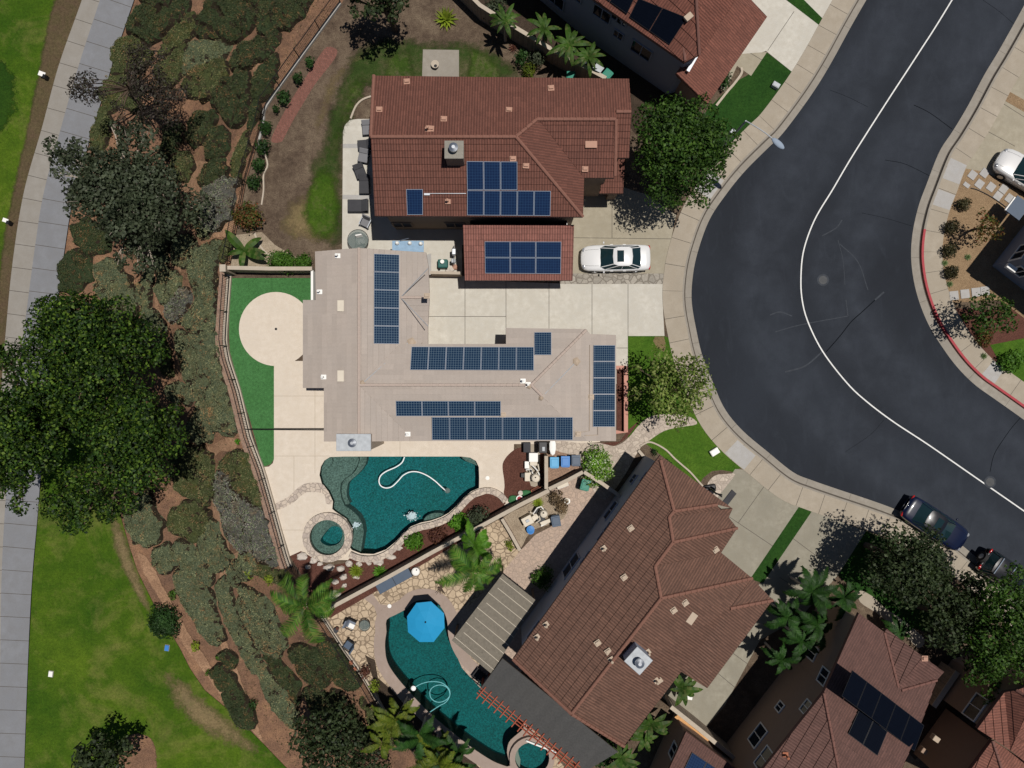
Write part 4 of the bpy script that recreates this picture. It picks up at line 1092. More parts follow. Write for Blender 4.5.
ridge_caps(hC, [((660.5, 460, 5.6), (674, 511, 6.45)), ((674, 511, 6.45), (717, 504.5, 5.66)), ((674, 511, 6.45), (669, 517, 6.45)), ((669, 517, 6.45), (673, 542, 6.88)), ((673, 542, 6.88), (737, 528, 5.5)), ((673, 542, 6.88), (655, 566, 6.88)),
                ((655, 566, 6.88), (661, 598, 7.4)), ((661, 598, 7.4), (752, 578, 5.5)), ((661, 598, 7.4), (571.5, 713.5, 7.4)), ((729.7, 608.3, 6.1), (772.5, 600, 5.5)), ((571.5, 713.5, 7.4), (624, 746, 5.5)), ((571.5, 713.5, 7.4), (513, 659, 5.5))], M['capC'], .12)
outC = foot_px([(660, 455), (513, 659), (568, 702), (624, 746), (681, 671.5), (707, 688), (772.5, 600), (752, 578), (737, 568), (721, 552.5), (737, 528), (728.5, 517), (732.5, 508.5)], 5.5)
fC = walls(hC, shrink(outC, .42), RC, M['stuccoC'], 5.4)
for q, w, h in [((604, 532), 1.6, 1.2), ((583, 557), 1.2, 1.1), ((640, 474), .9, 1.0), ((532, 630), 1.5, 1.1)]: window(hC, fC, q[0], q[1], 4.0, w, h, M['stuccoC'])
for q, w, h in [((610, 510), 1.5, 1.2), ((572, 566), 1.8, 1.9), ((632, 478), .8, 1.1)]: window(hC, fC, q[0], q[1], 1.6, w, h, M['stuccoC'])
for q in [(630.5, 528, 'hood'), (624, 577, 'hood'), (597.5, 642.5, 'hood'), (608, 651, 'hood'), (549, 686, 'hood'), (685, 602.5, 'hood'), (673.5, 610, 'hood'), (659, 680, 'hood'), (715.5, 549.5, 'hood')]:
    vent(hC, RC, q[0], q[1], 'hood', M['tanpipe'], R(35))
vent(hC, RC, 691.5, 618, 'flat', M['tanpipe'], R(-35))
for q in [(546, 624), (537, 636.5), (603.5, 548), (647.5, 651.5), (656, 680), (611, 659)]: vent(hC, RC, q[0], q[1], 'pipe', M['tanpipe'], R(35))
chimney(hC, 638.5, 661, 1.22, 1.15, R(-42), 8.3, M['stuccoC'], M['galv'], 6.5)
door(hC, fC, 735, 525, .0 + 1.0, 2.1, M['redwood']); door(hC, fC, 745, 592, 1.5, 2.1, M['white'], 'garage_door')
mb = MB(); p = P(657.5, 466, 4.6); mb.box(p, (.42, .4, .3), R(35)); mb.build('wall_lamp', M['white'], hC)

# ---------- house D: bottom right, black solar panels
RD = Roof([
    [(858.6, 613, 5.4), (823.4, 692.5, 6.54), (838, 768, 7.24), (846, 800, 7.5), (890, 800, 7.15), (902, 768, 6.72), (919, 729, 6.16), (936.5, 680, 5.49), (901, 690, 5.88), (898, 687, 5.88), (884, 632, 5.4)],
    [(823.4, 692.5, 6.5), (735, 804, 6.3), (846, 800, 7.5), (838, 768, 7.24)],
    [(884, 632, 5.4), (898, 687, 5.88), (922.6, 656.5, 5.95), (886.5, 628.5, 5.45)],
    [(898, 687, 5.88), (901, 690, 5.88), (936.5, 680, 5.49), (943.7, 671.5, 5.4), (922.6, 656.5, 5.95)],
    [(846, 800, 7.5), (735, 804, 6.3), (760, 860, 6.0), (860, 870, 5.6), (890, 800, 7.15)]])
hD = thing('house', 'house with dusty red roof and two black solar arrays at the lower right', 'house', P(830, 720, 0))
build_roof('roof', RD, [M['roofD'], M['fasciaA']], hD, .62, .05)
ridge_caps(hD, [((823.4, 692.5, 6.54), (838, 768, 7.24)), ((838, 768, 7.24), (846, 800, 7.5)), ((884, 632, 5.4), (898, 687, 5.88)), ((901, 690, 5.88), (936.5, 680, 5.5))], M['fasciaA'], .09)
outD = foot_px([(858.6, 613), (823.4, 689), (735, 804), (760, 860), (860, 870), (900, 790), (919, 729), (936.5, 682), (943.7, 671.5), (886.5, 628.5)], 5.5)
fD = walls(hD, shrink(outD, .4), RD, M['stuccoD'], 5.4)
for q, z, w, h in [((813, 679), 4.3, 1.05, 1.05), ((805, 706), 4.6, .9, .8), ((780, 707), 2.4, .7, .8), ((757, 735), 2.4, 1.5, 1.3), ((763, 758), 4.4, 1.5, 1.1), ((818, 655), 2.0, 1.0, 1.2)]: window(hD, fD, q[0], q[1], z, w, h)
solar(hD, RD, [(841.6, 661), (911.5, 714.8), (902, 740), (830.8, 686)], 5, 1, M['pvk'], .02, .12, M['black'])
solar(hD, RD, [(859.5, 709), (887.6, 731.5), (877.5, 756), (848, 734)], 2, 1, M['pvk'], .02, .12, M['black'])
mb = MB(); p = RD.at(916.5, 720, .2); mb.box(p, (.42, .3, .22), R(-35)); mb.tube([RD.at(914, 724, .1), RD.at(905, 745, .1)], .02, 5); mb.build('junction_box', M['offwhite'], hD)
vent(hD, RD, 785, 754, 'pipe', M['terracotta']); vent(hD, RD, 924, 658, 'hood', M['pinkvent'])

# ---------- house E: top right
RE_ = Roof([
    [(500, -70, 5.5), (594.5, 0, 5.5), (684.5, 62.5, 5.5), (699, 55, 5.85), (696, 0, 7.2), (690, -60, 7.6)],
    [(696, 0, 7.2), (699, 55, 5.85), (702, 52, 5.6), (734, 2.5, 5.6), (744, -14, 5.6), (720, -60, 6.6), (690, -60, 7.6)]])
REl = Roof([[(733, -2, 4.1), (676, 73, 4.1), (677, 75, 4.0), (707.5, 104, 3.0), (767, 17, 3.0), (751, 0, 3.4), (742, -12, 3.8)]])
hE_ = thing('house', 'house with orange-red roof and black solar panels at the top edge of the photo', 'house', P(660, 30, 0))
build_roof('roof', RE_, [M['roofE'], M['fasciaA']], hE_, .55, .05)
build_roof('lower_roof', REl, [M['roofE'], M['fasciaA']], hE_, .38, .04)
ridge_caps(hE_, [((696, 0, 7.2), (699, 55, 5.85)), ((690, -60, 7.6), (696, 0, 7.2)), ((683, 46, 5.75), (685, 61, 5.55))], M['fasciaA'], .11)
fE = walls(hE_, foot_px([(512, -76), (596, -6), (687, 57), (697, 54), (738, -10), (700, -64)], 5.5), RE_, M['stuccoE'], 5.4)
walls(hE_, foot_px([(735, 0), (683, 70), (706, 96), (760, 18)], 3.0), REl, M['stuccoD'], 2.9, names='garage_wall')
for q, z, w, h in [((558, 8), 4.0, 1.6, 1.4), ((585, 22), 4.0, 1.4, 1.3), ((617, 18), 4.6, .9, .7), ((614, 41), 3.0, .8, .9), ((636, 58), 3.0, 1.6, 1.4), ((618, 27), 4.6, .8, .7), ((550, 5), 1.6, 1.6, 1.4)]: window(hE_, fE, q[0], q[1], z, w, h, M['stuccoE'])
solar(hE_, RE_, [(638.5, -2), (687.5, 17.5), (669.5, 45), (629, 17)], 2, 1, M['pvk'], .03, .12, M['black'])
solar(hE_, RE_, [(600, -30), (636, -5), (627, 14.5), (592, -10)], 2, 1, M['pvk'], .03, .12, M['black'])
mb = MB(); mb.box(RE_.at(688.5, 17, .15), (.5, .35, .16), R(40)); mb.build('junction_box', M['tanpipe'], hE_)
mb = MB(); a = P(692, 64, 4.2); mb.box(a, (.2, 1.1, .1), R(-30)); mb.build('gutter_end', M['metal'], hE_)

# ---------- house F: right edge, walls seen, roof out of frame
hF = thing('house', 'grey-tan house at the right edge whose wall leans over the gravel yard', 'house', P(1030, 265, 0))
footF = foot_px([(992, 266), (1034, 212), (1100, 262), (1060, 318)], 0)
RF = Roof([[(a, b, z) for a, b, z in q] for q in [[(1057, 250, 5.5), (1109, 186, 5.5), (1180, 235, 7.2), (1130, 305, 7.2)], [(1057, 250, 5.5), (1130, 305, 7.2), (1190, 330, 5.5), (1140, 312, 5.5)]]])
ctr = sum((Vector((p.x, p.y)) for p in footF), Vector((0, 0))) / 4
def grow(q, k): return [c + (c - ctr).normalized() * k for c in q]
gF = grow(footF, .55)
RF.faces = [[Vector((gF[i].x, gF[i].y, 5.5)), Vector((gF[(i + 1) % 4].x, gF[(i + 1) % 4].y, 5.5)), Vector((ctr.x, ctr.y, 7.2))] for i in range(4)]; RF.tris = []; RF.prep()
build_roof('roof', RF, [M['roofE'], M['fasciaA']], hF, .38)
fF = walls(hF, footF, RF, M['stuccoE'], 5.4)
for q, z, w, h in [((1014, 246), 2.2, 1.4, 1.3), ((1022, 258), 4.0, 1.2, 1.2), ((1020, 236), 4.2, 1.0, 1.0), ((1010, 285), 1.6, 1.0, 1.2)]: window(hF, fF, q[0], q[1], z, w, h)
mb = MB(); p = P(1011, 268, 2.6); mb.box(p, (.7, .35, .25), R(-35), bev=.03); mb.build('wall_unit', M['white'], hF)

# ---------- house G: bottom right corner
RG = Roof([
    [(1004, 692, 5.4), (977, 728.5, 5.4), (1010, 750, 5.4), (1032, 700, 6.6), (1016, 690, 5.9)],
    [(1016, 690, 5.9), (1032, 700, 6.6), (1080, 720, 6.6), (1070, 670, 5.6)],
    [(1032, 700, 6.6), (1010, 750, 5.4), (1060, 790, 5.6), (1080, 720, 6.6)]])
RG2 = Roof([[(992, 740, 5.0), (966, 775, 4.9), (950, 800, 4.9), (1010, 800, 5.6), (1001, 768, 5.4)], [(992, 740, 5.0), (1001, 768, 5.4), (1010, 800, 5.6), (1050, 800, 5.0), (1030, 765, 5.0), (1008, 750, 5.0)]])
hG = thing('house', 'house with terracotta roof in the bottom right corner behind the leafy tree', 'house', P(985, 720, 0))
build_roof('roof', RG, [M['roofGG'], M['fasciaA']], hG, .52, .05)
build_roof('lower_roof', RG2, [M['roofGG'], M['fasciaA']], hG, .52, .05)
ridge_caps(hG, [((1016, 690, 5.9), (1032, 700, 6.6)), ((992, 740, 5.0), (1001, 768, 5.4))], M['fasciaA'], .1)
fG = walls(hG, foot_px([(1008, 694), (983, 729), (1012, 748), (1060, 782), (1075, 725), (1066, 676)], 5.4), RG, M['stuccoD'], 5.3)
fG2 = walls(hG, foot_px([(996, 746), (960, 796), (1000, 815), (1040, 800), (1010, 756)], 5.0), RG2, M['stuccoD'], 5.0, names='lower_wall')
window(hG, fG, 971, 714, 4.0, 1.7, 1.2)
mb = MB(); p = P(935, 738, 2.6); mb.box(p, (.45, .36, .4), R(-35), bev=.04); mb.build('wall_box', M['tanpipe'], hG)
mb = MB(); p = P(923, 750, 1.6); mb.box(p, (.4, .36, .4), R(-35), bev=.04); mb.build('wall_box', M['stuccoD'], hG)
# ---------- house I: bottom, small piece of roof with a dark panel
RH = Roof([[(686, 731.5, 3.6), (655, 800, 4.6), (700, 830, 4.6), (752, 780, 3.6), (733.5, 767, 3.6)]])
hH = thing('house', 'low pinkish-brown tile roof with one dark solar array at the bottom edge', 'house', P(700, 770, 0))
build_roof('roof', RH, [M['roofD'], M['fasciaA']], hH, .4, .03)
fH = walls(hH, shrink(foot_px([(686, 731.5), (655, 800), (700, 830), (752, 780)], 3.6), .3), RH, M['stuccoD'], 3.5)
solar(hH, RH, [(692, 752), (722, 772), (705, 800), (678, 782)], 2, 1, M['pvA'], .03, .1, M['black'])
window(hH, fH, 668, 748, 2.4, 1.0, 1.0)
# =================================================================== POOLS, YARDS AND THEIR THINGS
def circ(cx, cy, r, n=32, ry=None): return [(cx + r * math.cos(2 * PI * k / n), cy + (ry or r) * math.sin(2 * PI * k / n)) for k in range(n)]
def sm(pts, n=3): return [tuple(q) for q in catmull(pts, n, True)]
# turf, deck
sheet('putting_green_turf', [(230, 278), (311, 278), (311, 305), (300, 330), (274, 364), (274, 459), (271, 464), (266, 466), (263, 466), (250, 420), (240, 388), (230, 352), (229, 335)], .008, M['turf'])
sheet('patio_circle', circ(276, 329, 37, 48), .014, M['deck'])
sheet('pool_deck', [(274, 363), (274, 459), (273, 463), (269, 466.5), (264, 467), (275, 505), (290, 556), (300, 552), (312, 560), (400, 560), (480, 505), (515, 505), (512, 500), (514, 444), (575, 444), (600, 442), (600, 436), (420, 430), (340, 430), (340, 361), (300, 361), (290, 361)], .010, [M['deck'], M['jointl']],
      holes=[POOL1, SPA1], joints=[((274, 396), (340, 396)), ((315, 388), (315, 470)), ((276, 456), (330, 456)), ((294, 456), (294, 495)), ((400, 441), (400, 457)), ((283, 530), (305, 530))], width=.03)
sheet('deck_drain', [(274, 428), (340, 428), (340, 429.3), (274, 429.3)], .018, M['joint'])
sheet('flagstone_band', sm([(275, 504), (288, 497), (299, 487), (308, 483), (320, 483), (326, 488), (332, 500), (331, 504), (326, 503), (324, 494), (312, 492), (303, 494), (293, 503), (277, 510)]), .016, M['stone'])
sheet('mulch_bed', sm([(529, 448), (518, 448), (509, 454), (503.5, 461.5), (502.5, 468), (504, 479), (504.5, 487), (504, 494), (510, 499), (530, 492), (545, 482), (546, 460), (540, 449)]), .016, M['mulch'])
sheet('mulch_bed', [(290, 556), (301, 551), (310, 556), (318, 562), (328, 566), (345, 563), (352, 556), (362, 558), (376, 558), (390, 553), (402, 544), (414, 530), (424, 527), (436, 525), (446, 521), (456, 513), (466, 503), (476, 497), (488, 493), (500, 497), (506, 503), (480, 530), (420, 566), (330, 618), (318, 610), (300, 572)], .017, M['mulch'])
sheet('mulch_bed', [(620, 441.5), (628, 430), (640, 420), (630, 434), (624, 440), (614, 446), (600, 443)], .017, M['mulch'])
sheet('mulch_bed', [(616.5, 368), (625, 368), (625, 430), (616.5, 430)], .02, M['mulch'])
# --- the turquoise pool of house B
def wall_ring(mb, ring, z0, z1, m=0):
    n = len(ring)
    for i in range(n):
        a, b = ring[i], ring[(i + 1) % n]; mb.face([(a.x, a.y, z0), (a.x, a.y, z1), (b.x, b.y, z1), (b.x, b.y, z0)], m)
def flat(mb, ring, z, m=0, holes=()):
    V, F = cdt(ring, holes); mb.mesh([(p.x, p.y, z) for p in V], F, m)
def pool_shell(parent, ring, depth, mat, tile):
    ring = v2(ring)
    if area2(ring) < 0: ring = ring[::-1]
    mb = MB(); flat(mb, ring, -depth); wall_ring(mb, ring, -depth, -.18); b = mb.build('basin', mat, parent)
    mb = MB(); wall_ring(mb, ring, -.18, .012); mb.build('waterline_tile', tile, parent)
    return ring
def water(parent, ring, z):
    mb = MB(); flat(mb, v2(ring), z); return mb.build('water', M['water'], parent)
def band(ring, d, z0, z1, mat, parent, name='coping', closed=True):
    """a raised band of stone outside a ring (or line)"""
    A = ring; B = offset(ring, d, closed); mb = MB(); n = len(A)
    for i in range(n if closed else n - 1):
        j = (i + 1) % n; a, b, c, e = A[i], A[j], B[j], B[i]
        q = [(a.x, a.y), (b.x, b.y), (c.x, c.y), (e.x, e.y)]
        if area2(q) < 0: q = q[::-1]
        mb.face([(x, y, z1) for x, y in q])
        for p, r in ((a, b), (b, a), (c, e), (e, c)): pass
        mb.face([(a.x, a.y, z0), (b.x, b.y, z0), (b.x, b.y, z1), (a.x, a.y, z1)]); mb.face([(e.x, e.y, z0), (c.x, c.y, z0), (c.x, c.y, z1), (e.x, e.y, z1)])
    return mb.build(name, mat, parent)
pool = thing('swimming_pool', 'turquoise free-form pool with round spa and pale stone edge behind the beige-roofed house', 'pool', P(400, 500, 0))
r1 = pool_shell(pool, px2(POOL1), 1.55, M['pebdeep'], M['pebshelf'])
water(pool, r1, -.09)
shelf = px2([(330, 457.1), (357, 457.1), (357.5, 461), (355, 468), (350, 475), (343, 480), (339.5, 484), (338.5, 491), (340, 500), (343, 506.5), (350, 511), (357, 517.5), (361, 525), (362.5, 533), (361, 544), (359.5, 553), (352, 549.5), (349, 546), (352, 539), (352.4, 529), (346, 518.6), (336, 512.1), (332.4, 509), (333, 501.5), (328.6, 491.5), (322.1, 484), (319.7, 475), (321.1, 466.5), (324.6, 460.6)])
def ledge(ring, z, name, mat):
    mb = MB(); mb.prism(ring, -1.5, z, bottom=False); return mb.build(name, mat, pool)
ledge(shelf, -.42, 'tanning_shelf', M['pebshelf'])
ledge(px2(sm([(357.2, 457.2), (364, 457.2), (363, 466), (356, 475), (349, 481), (345, 486), (344, 498), (347, 505), (343, 506.3), (340, 500), (338.7, 491), (340, 484.2), (343.2, 480.2), (350.2, 475.2), (355.2, 468.2)], 2)), -.8, 'step', M['pebshelf'])
ledge(px2(sm([(423, 521.6), (426, 517), (433, 514), (441, 514.5), (443, 516.2), (431, 520.2)], 2)), -.4, 'corner_seat', M['pebshelf'])
ledge(px2(sm([(461, 457.3), (470, 457.7), (476, 461.2), (478.4, 467), (473, 464.5), (466, 462)], 2)), -.4, 'corner_seat', M['pebshelf'])
ledge(px2(sm([(324, 461), (330, 457.3), (332, 461), (330, 466), (325, 470), (320.5, 471)], 2)), -.22, 'entry_step', M['pebshelf'])
# spa, raised
spa = px2(SPA1)
if area2(spa) < 0: spa = spa[::-1]
mb = MB(); flat(mb, spa, -.75); wall_ring(mb, spa, -.75, .28); mb.build('spa_basin', M['pebshelf'], pool)
seat = px2(sm([(320, 541), (325, 533), (331, 527), (338, 527), (342, 532), (341, 540), (336, 545), (327, 546)]))
mb = MB(); mb.prism(spa, -.75, -.02, bottom=False); 
mb = MB(); flat(mb, spa, -.10, 0, [seat]); mb.build('spa_bench', M['pebshelf'], pool)
mb = MB(); flat(mb, seat, -.735); wall_ring(mb, seat if area2(seat) > 0 else seat[::-1], -.74, -.10); mb.build('spa_footwell', M['pebdeep'], pool)
mb = MB(); flat(mb, spa, .20); mb.build('spa_water', M['water'], pool)
band(spa, -.50, -.02, .36, M['stone'], pool, 'spa_ring')
# raised stone edge along the planter
edge = px2([(352, 551), (361, 554.5), (373.5, 555), (386, 550.5), (396, 542.5), (403.5, 534), (411, 527.5), (421, 523.5), (431, 521.5), (441, 518), (448.5, 514), (456, 507.5), (463.5, 499), (471, 492.5), (479, 488.6), (487, 487), (495, 488.5), (503, 493), (508, 499)])
edge = [Vector((q.x, q.y)) for q in catmull([(p.x, p.y) for p in edge], 3)]
band(edge, -.42, .0, .32, M['stone'], pool, 'stone_edge', False)
def foam(px, py, r, n):
    C = np.array([[P(px, py).x + random.gauss(0, r), P(px, py).y + random.gauss(0, r * .8), -.08 + random.uniform(0, .03)] for _ in range(n)]); V = []; F = []
    for i, c in enumerate(C):
        k = random.uniform(.015, .05) * (1.6 if random.random() < .2 else 1); a0 = random.uniform(0, 6)
        V += [(c[0] + k * math.cos(a0 + j * PI / 3) * (1.5 if j % 3 == 0 else 1), c[1] + k * math.sin(a0 + j * PI / 3), c[2]) for j in range(6)]; F.append(tuple(range(6 * i, 6 * i + 6)))
    o = np_mesh('waterfall_foam', np.array(V), F, M['splash'], pool); o['kind'] = 'stuff'
foam(412, 516.5, .18, 170); foam(356.5, 525, .12, 70)
hs = thing('pool_cleaner', 'white hose cleaner snaking across the turquoise pool with free-form edge', 'pool cleaner', P(410, 470, -.06))
mb = MB(); mb.tube([P(q[0], q[1], -.06) for q in catmull([(404.5, 457), (402, 462.5), (396, 467), (386, 471.5), (380.5, 476), (379, 481.5), (381, 486), (386, 488), (392, 486.5), (398, 481), (403, 475.5), (410, 472), (418, 472), (427, 475.5), (435, 481), (441, 486.5), (446, 491)], 6)], .042, 6); mb.build('hose', M['hose'], hs)
mb = MB(); p = P(447.5, 490.5, -.07); mb.lathe(p, [(.16, 0), (.2, .06), (.12, .13)], 12); mb.box(p + Vector((0, 0, .07)), (.35, .1, .08), R(40)); mb.build('head', M['tabletop'], hs)
for (x, y, lab) in ((487.5, 478, 'white round skimmer lid in the deck right of the turquoise pool'), (389.5, 606, 'white round skimmer lid on the taupe coping left of the blue umbrella')):
    mb = MB(); mb.lathe(P(x, y, .0), [(.14, 0), (.14, .03), (.05, .035)], 16); tag(mb.build('skimmer_lid', M['white'], base=P(x, y, 0)), lab, 'lid')
mb = MB(); mb.lathe(P(276, 329, .012), [(.09, 0), (.09, .012), (.02, .014)], 12); tag(mb.build('deck_drain_cap', M['black'], base=P(276, 329, 0)), 'tiny dark drain cap at the centre of the round patio', 'drain')
# --- second pool
pool2 = thing('swimming_pool', 'long dark teal pool with blue umbrella standing in it and spa at its lower end', 'pool', P(440, 680, 0))
r2 = pool_shell(pool2, px2(POOL2), 1.5, M['plaster2'], M['plaster2']); water(pool2, r2, -.10)
sp2 = px2(SPA2); sp2 = sp2 if area2(sp2) > 0 else sp2[::-1]
mb = MB(); flat(mb, sp2, -.5); wall_ring(mb, sp2, -.5, .28); mb.build('spa_basin', M['plaster2'], pool2)
mb = MB(); flat(mb, sp2, .18); mb.build('spa_water', M['water'], pool2)
band(sp2, -.38, -.02, .32, M['deck2'], pool2, 'spa_ring')
cop = resample(r2 + [r2[0]], .25)[:-1]
band(cop, -.78, .0, .022, M['deck2'], pool2, 'coping')
hs = thing('pool_cleaner', 'white hose cleaner coiled in the long dark teal pool', 'pool cleaner', P(440, 700, -.06))
mb = MB(); mb.tube([P(q[0], q[1], -.16 + .01 * (i % 3)) for i, q in enumerate(catmull([(414.5, 687.5), (422, 683.5), (432, 681.5), (442, 683), (449, 689), (449.5, 696), (444, 701), (437, 702), (431, 698), (430, 691), (434, 686.5), (441, 685), (447.5, 688), (449.8, 695), (446, 702), (439, 706), (430, 712)], 6))], .032, 6); mb.build('hose', M['hose2'], hs)
mb = MB(); p = P(413.5, 688, -.07); mb.lathe(p, [(.14, 0), (.18, .06), (.1, .12)], 12); mb.build('head', M['hose'], hs)
mb = MB(); mb.tube([P(526.5, 741, .45), P(542, 747, .45), P(558.5, 753, .4)], .06, 8); mb.tube([P(526.5, 741, .45), P(526, 741, .0)], .05, 6); mb.tube([P(558.5, 753, .4), P(559, 753, 0)], .05, 6)
tag(mb.build('spa_handrail', M['white'], base=P(542, 747, 0)), 'long white rail across the round spa under the red pergola', 'rail')
# yard around the second pool
sheet('flagstone_patio', [(322, 612), (372, 590), (400, 574), (432, 556), (480, 530), (500, 519), (520, 551), (520, 575), (470, 610), (500, 660), (530, 720), (570, 775), (545, 800), (480, 780), (440, 740), (385, 714), (362, 672), (345, 648)], .006, M['flagpeb'], holes=[POOL2, SPA2])
sheet('coping_walk', [(362, 597), (371, 592), (380, 604), (392, 606), (388, 616), (378, 618), (374, 606)], .012, M['deck2'])
sheet('patio_slab', [(470, 605), (502, 574), (512, 590), (455, 640), (470, 660), (482, 690), (462, 668), (450, 640), (447, 615)], .012, M['flagpink'])
sheet('paved_side_yard', [(550, 491), (584, 472), (620, 497), (640, 470), (660, 470), (600, 560), (540, 650), (505, 690), (470, 620), (500, 575), (520, 551), (535, 535), (556, 524), (566, 512), (566, 500)], .008, M['flagpink'])
sheet('equipment_gravel', sm([(503, 518), (525, 506), (549, 493), (563, 499), (568, 508), (564, 518), (552, 524), (535, 529), (526, 538), (520, 549), (512, 535)], 2), .012, M['greygravel'])
sheet('brick_paving', [(546.5, 448), (585, 448), (592, 462), (580, 470), (548, 488)], .012, M['brickpave'])
sheet('planter_soil', sm([(585, 455), (600, 450), (612, 470), (612, 485), (600, 488), (586, 472)], 2), .013, M['mulch'])
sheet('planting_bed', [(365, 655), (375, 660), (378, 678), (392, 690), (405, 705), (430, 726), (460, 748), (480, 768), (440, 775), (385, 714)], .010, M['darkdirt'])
# --- walls
def block_wall(name, pts, h, t, label, sm_=None, cap=None, px_h=None, capw=.06):
    """pts: photo pixels of the wall top"""
    w_ = thing(name, label, 'wall', P(pts[0][0], pts[0][1], h) * 1.0)
    w_.location.z = 0
    ln = [Vector(P(a, b, h)[:2]) for a, b in pts]
    def pris(tt, z0, z1, nm, mat):
        A = offset(ln, tt / 2); B = offset(ln, -tt / 2); mb = MB(); mb.prism([(p.x, p.y) for p in A] + [(p.x, p.y) for p in reversed(B)], z0, z1); return mb.build(nm, mat, w_)
    pris(t, -.05, h - .06, 'wall_body', sm_ or M['wallside']); pris(t + capw, h - .06, h, 'wall_cap', cap or M['wallcap'])
    return w_
block_wall('block_wall', [(549, 490.5), (520, 505), (485, 524), (432, 552.5), (390, 576), (322, 612.5)], 1.75, .2, 'long block wall with pale cap between the turquoise pool planter and the second pool yard')
block_wall('block_wall', [(546.3, 489), (546.3, 456)], 1.75, .18, 'short straight block wall between pool equipment and the blue bins')
block_wall('block_wall', [(549, 489), (568, 480), (583, 472)], 1.6, .18, 'block wall with dark face below the row of blue bins')
block_wall('block_wall', [(584, 472), (603, 484), (621, 497)], 1.6, .18, 'wall from the flowering bush to the grey-blue side of the turned house')
block_wall('low_wall', [(502, 519), (511, 534), (520, 550.5)], .7, .16, 'low dark partition wall at the left end of the gravel equipment yard', M['fasciaA'])
block_wall('block_wall', [(222, 267.5), (270, 268.5), (312, 268.5)], 1.5, .2, 'straight block wall with dark face along the top of the putting green')
block_wall('wall_pillar', [(219.5, 268), (225.5, 268)], 1.8, .42, 'square pale wall pillar at the upper left corner of the putting green')
block_wall('block_wall', [(455, -20), (480, 5), (510, 24), (555, 51), (580, 64), (606, 78)], 1.8, .2, 'block wall running behind the upper house past the banana plants')
block_wall('block_wall', [(671, 707), (700, 730), (741, 764)], 1.8, .22, 'block wall beside the orange lumber stack near the bottom edge')
block_wall('block_wall', [(934, 707), (945, 691), (958, 672)], 1.6, .3, 'pale block wall beside the dusty red roof at lower right')
block_wall('block_wall', [(430, 317.5), (462, 317.5)], 1.0, .16, 'low wall closing the small service yard above the driveway')if False else None
block_wall('gate_wall', [(430, 272.5), (461, 273)], 1.3, .14, 'short wall closing the small service yard between the red and beige roofs', M['wallside'])
block_wall('planter_wall', [(626, 366), (626, 432), (615, 432)], .45, .22, 'pink stucco planter wall beside the right end of the beige roof', M['wallpink'], M['wallpink'])
block_wall('planter_wall', [(616, 367.5), (626, 367.5)], .45, .2, 'short pink end wall of the narrow mulch planter', M['wallpink'], M['wallpink'])
block_wall('block_wall', [(312, 305), (312, 290), (312, 270)], 1.3, .1, 'thin white end wall at the right side of the putting green', M['white'], M['white'])
# edging kerbs (fixed to the ground)
def edging(pts, w_, h, mat, name='edging_kerb', z=0):
    ln = [Vector(P(q[0], q[1], 0)[:2]) for q in catmull(pts, 4)]; A = offset(ln, w_ / 2); B = offset(ln, -w_ / 2); mb = MB()
    mb.prism([(p.x, p.y) for p in A] + [(p.x, p.y) for p in reversed(B)], z - .02, h); return structure(mb.build(name, mat))
edging([(640, 446), (648, 442), (656, 444), (666, 450), (674, 458), (682, 465), (690, 472), (698, 481), (704, 488), (706, 494)], .11, .12, M['wallcap'])
edging([(638, 450), (643, 456), (646, 460)], .2, .2, M['wallcap'])
edging([(351, 119), (356, 107), (363, 100), (374, 96)], .12, .12, M['wallcap'])
edging([(264, 150), (268, 165), (264, 175), (264, 190), (262, 205)], .1, .1, M['wallcap'])
edging([(255, 233), (260, 245), (268, 254), (275, 256)], .14, .12, M['wallcap'])
edging([(716, 106), (727, 92), (734, 84), (741, 74), (741, 68)], .16, .12, M['wallcap'])
# white kerb below the fence, mow strip outside it
edging([(341, 4), (300, 60), (267.5, 106), (264, 122), (258, 150)], .14, .2, M['kerbgrey'], 'fence_kerb')
edging([(231, 268), (230, 278), (227.5, 312), (226, 340), (229.5, 360), (239.5, 391), (250.5, 436), (262.5, 468), (272.5, 502), (286.5, 553), (291, 566)], .3, .2, M['wallcap'], 'fence_kerb')
edging([(224, 268), (223, 280), (220.5, 312), (219, 340), (222.5, 362), (232.5, 393), (243.5, 438), (255.5, 470), (265.5, 504), (279.5, 555), (284, 568)], .5, .03, M['brickwall'], 'brick_mow_strip')
edging([(322, 613), (345, 648), (363, 674), (386, 713)], .22, .3, M['wallcap'], 'fence_kerb')
def fence(pts, h, label, every=2.4):
    ln = [Vector(P(a, b, 0)[:2]) for a, b in pts]; f = thing('metal_fence', label, 'fence', Vector((ln[0].x, ln[0].y, .15)))
    f.location.z = .1
    rl = resample(ln, .12)
    for z in (h, .35):
        mb = MB(); mb.tube([Vector((p.x, p.y, z)) for p in ln], .028, 4); mb.build('rail', M['iron'], f)
    mb = MB()
    for p in rl: mb.box((p.x, p.y, (h + .25) / 2 + .05), (.014, .014, h - .1))
    k = mb.build('pickets', M['iron'], f); k['kind'] = 'stuff'
    for p in resample(ln, every):
        mb = MB(); mb.box((p.x, p.y, h / 2 + .05), (.06, .06, h + .1)); mb.build('post', M['iron'], f)
fence([(341, 4), (300, 60), (267, 106), (262, 130), (247, 180), (236, 235), (231, 262)], 1.45, 'black metal fence along the patchy dirt yard and red brick path')
fence([(231, 278), (228.5, 312), (227, 340), (230.5, 360), (240.5, 391), (251.5, 436), (263.5, 468), (273.5, 502), (287.5, 553), (292, 566)], 1.35, 'black metal fence beside the green putting turf and pool deck')
fence([(322, 612), (345, 648), (362, 672), (385, 712)], 1.4, 'black metal fence behind the second pool patio with black chairs')
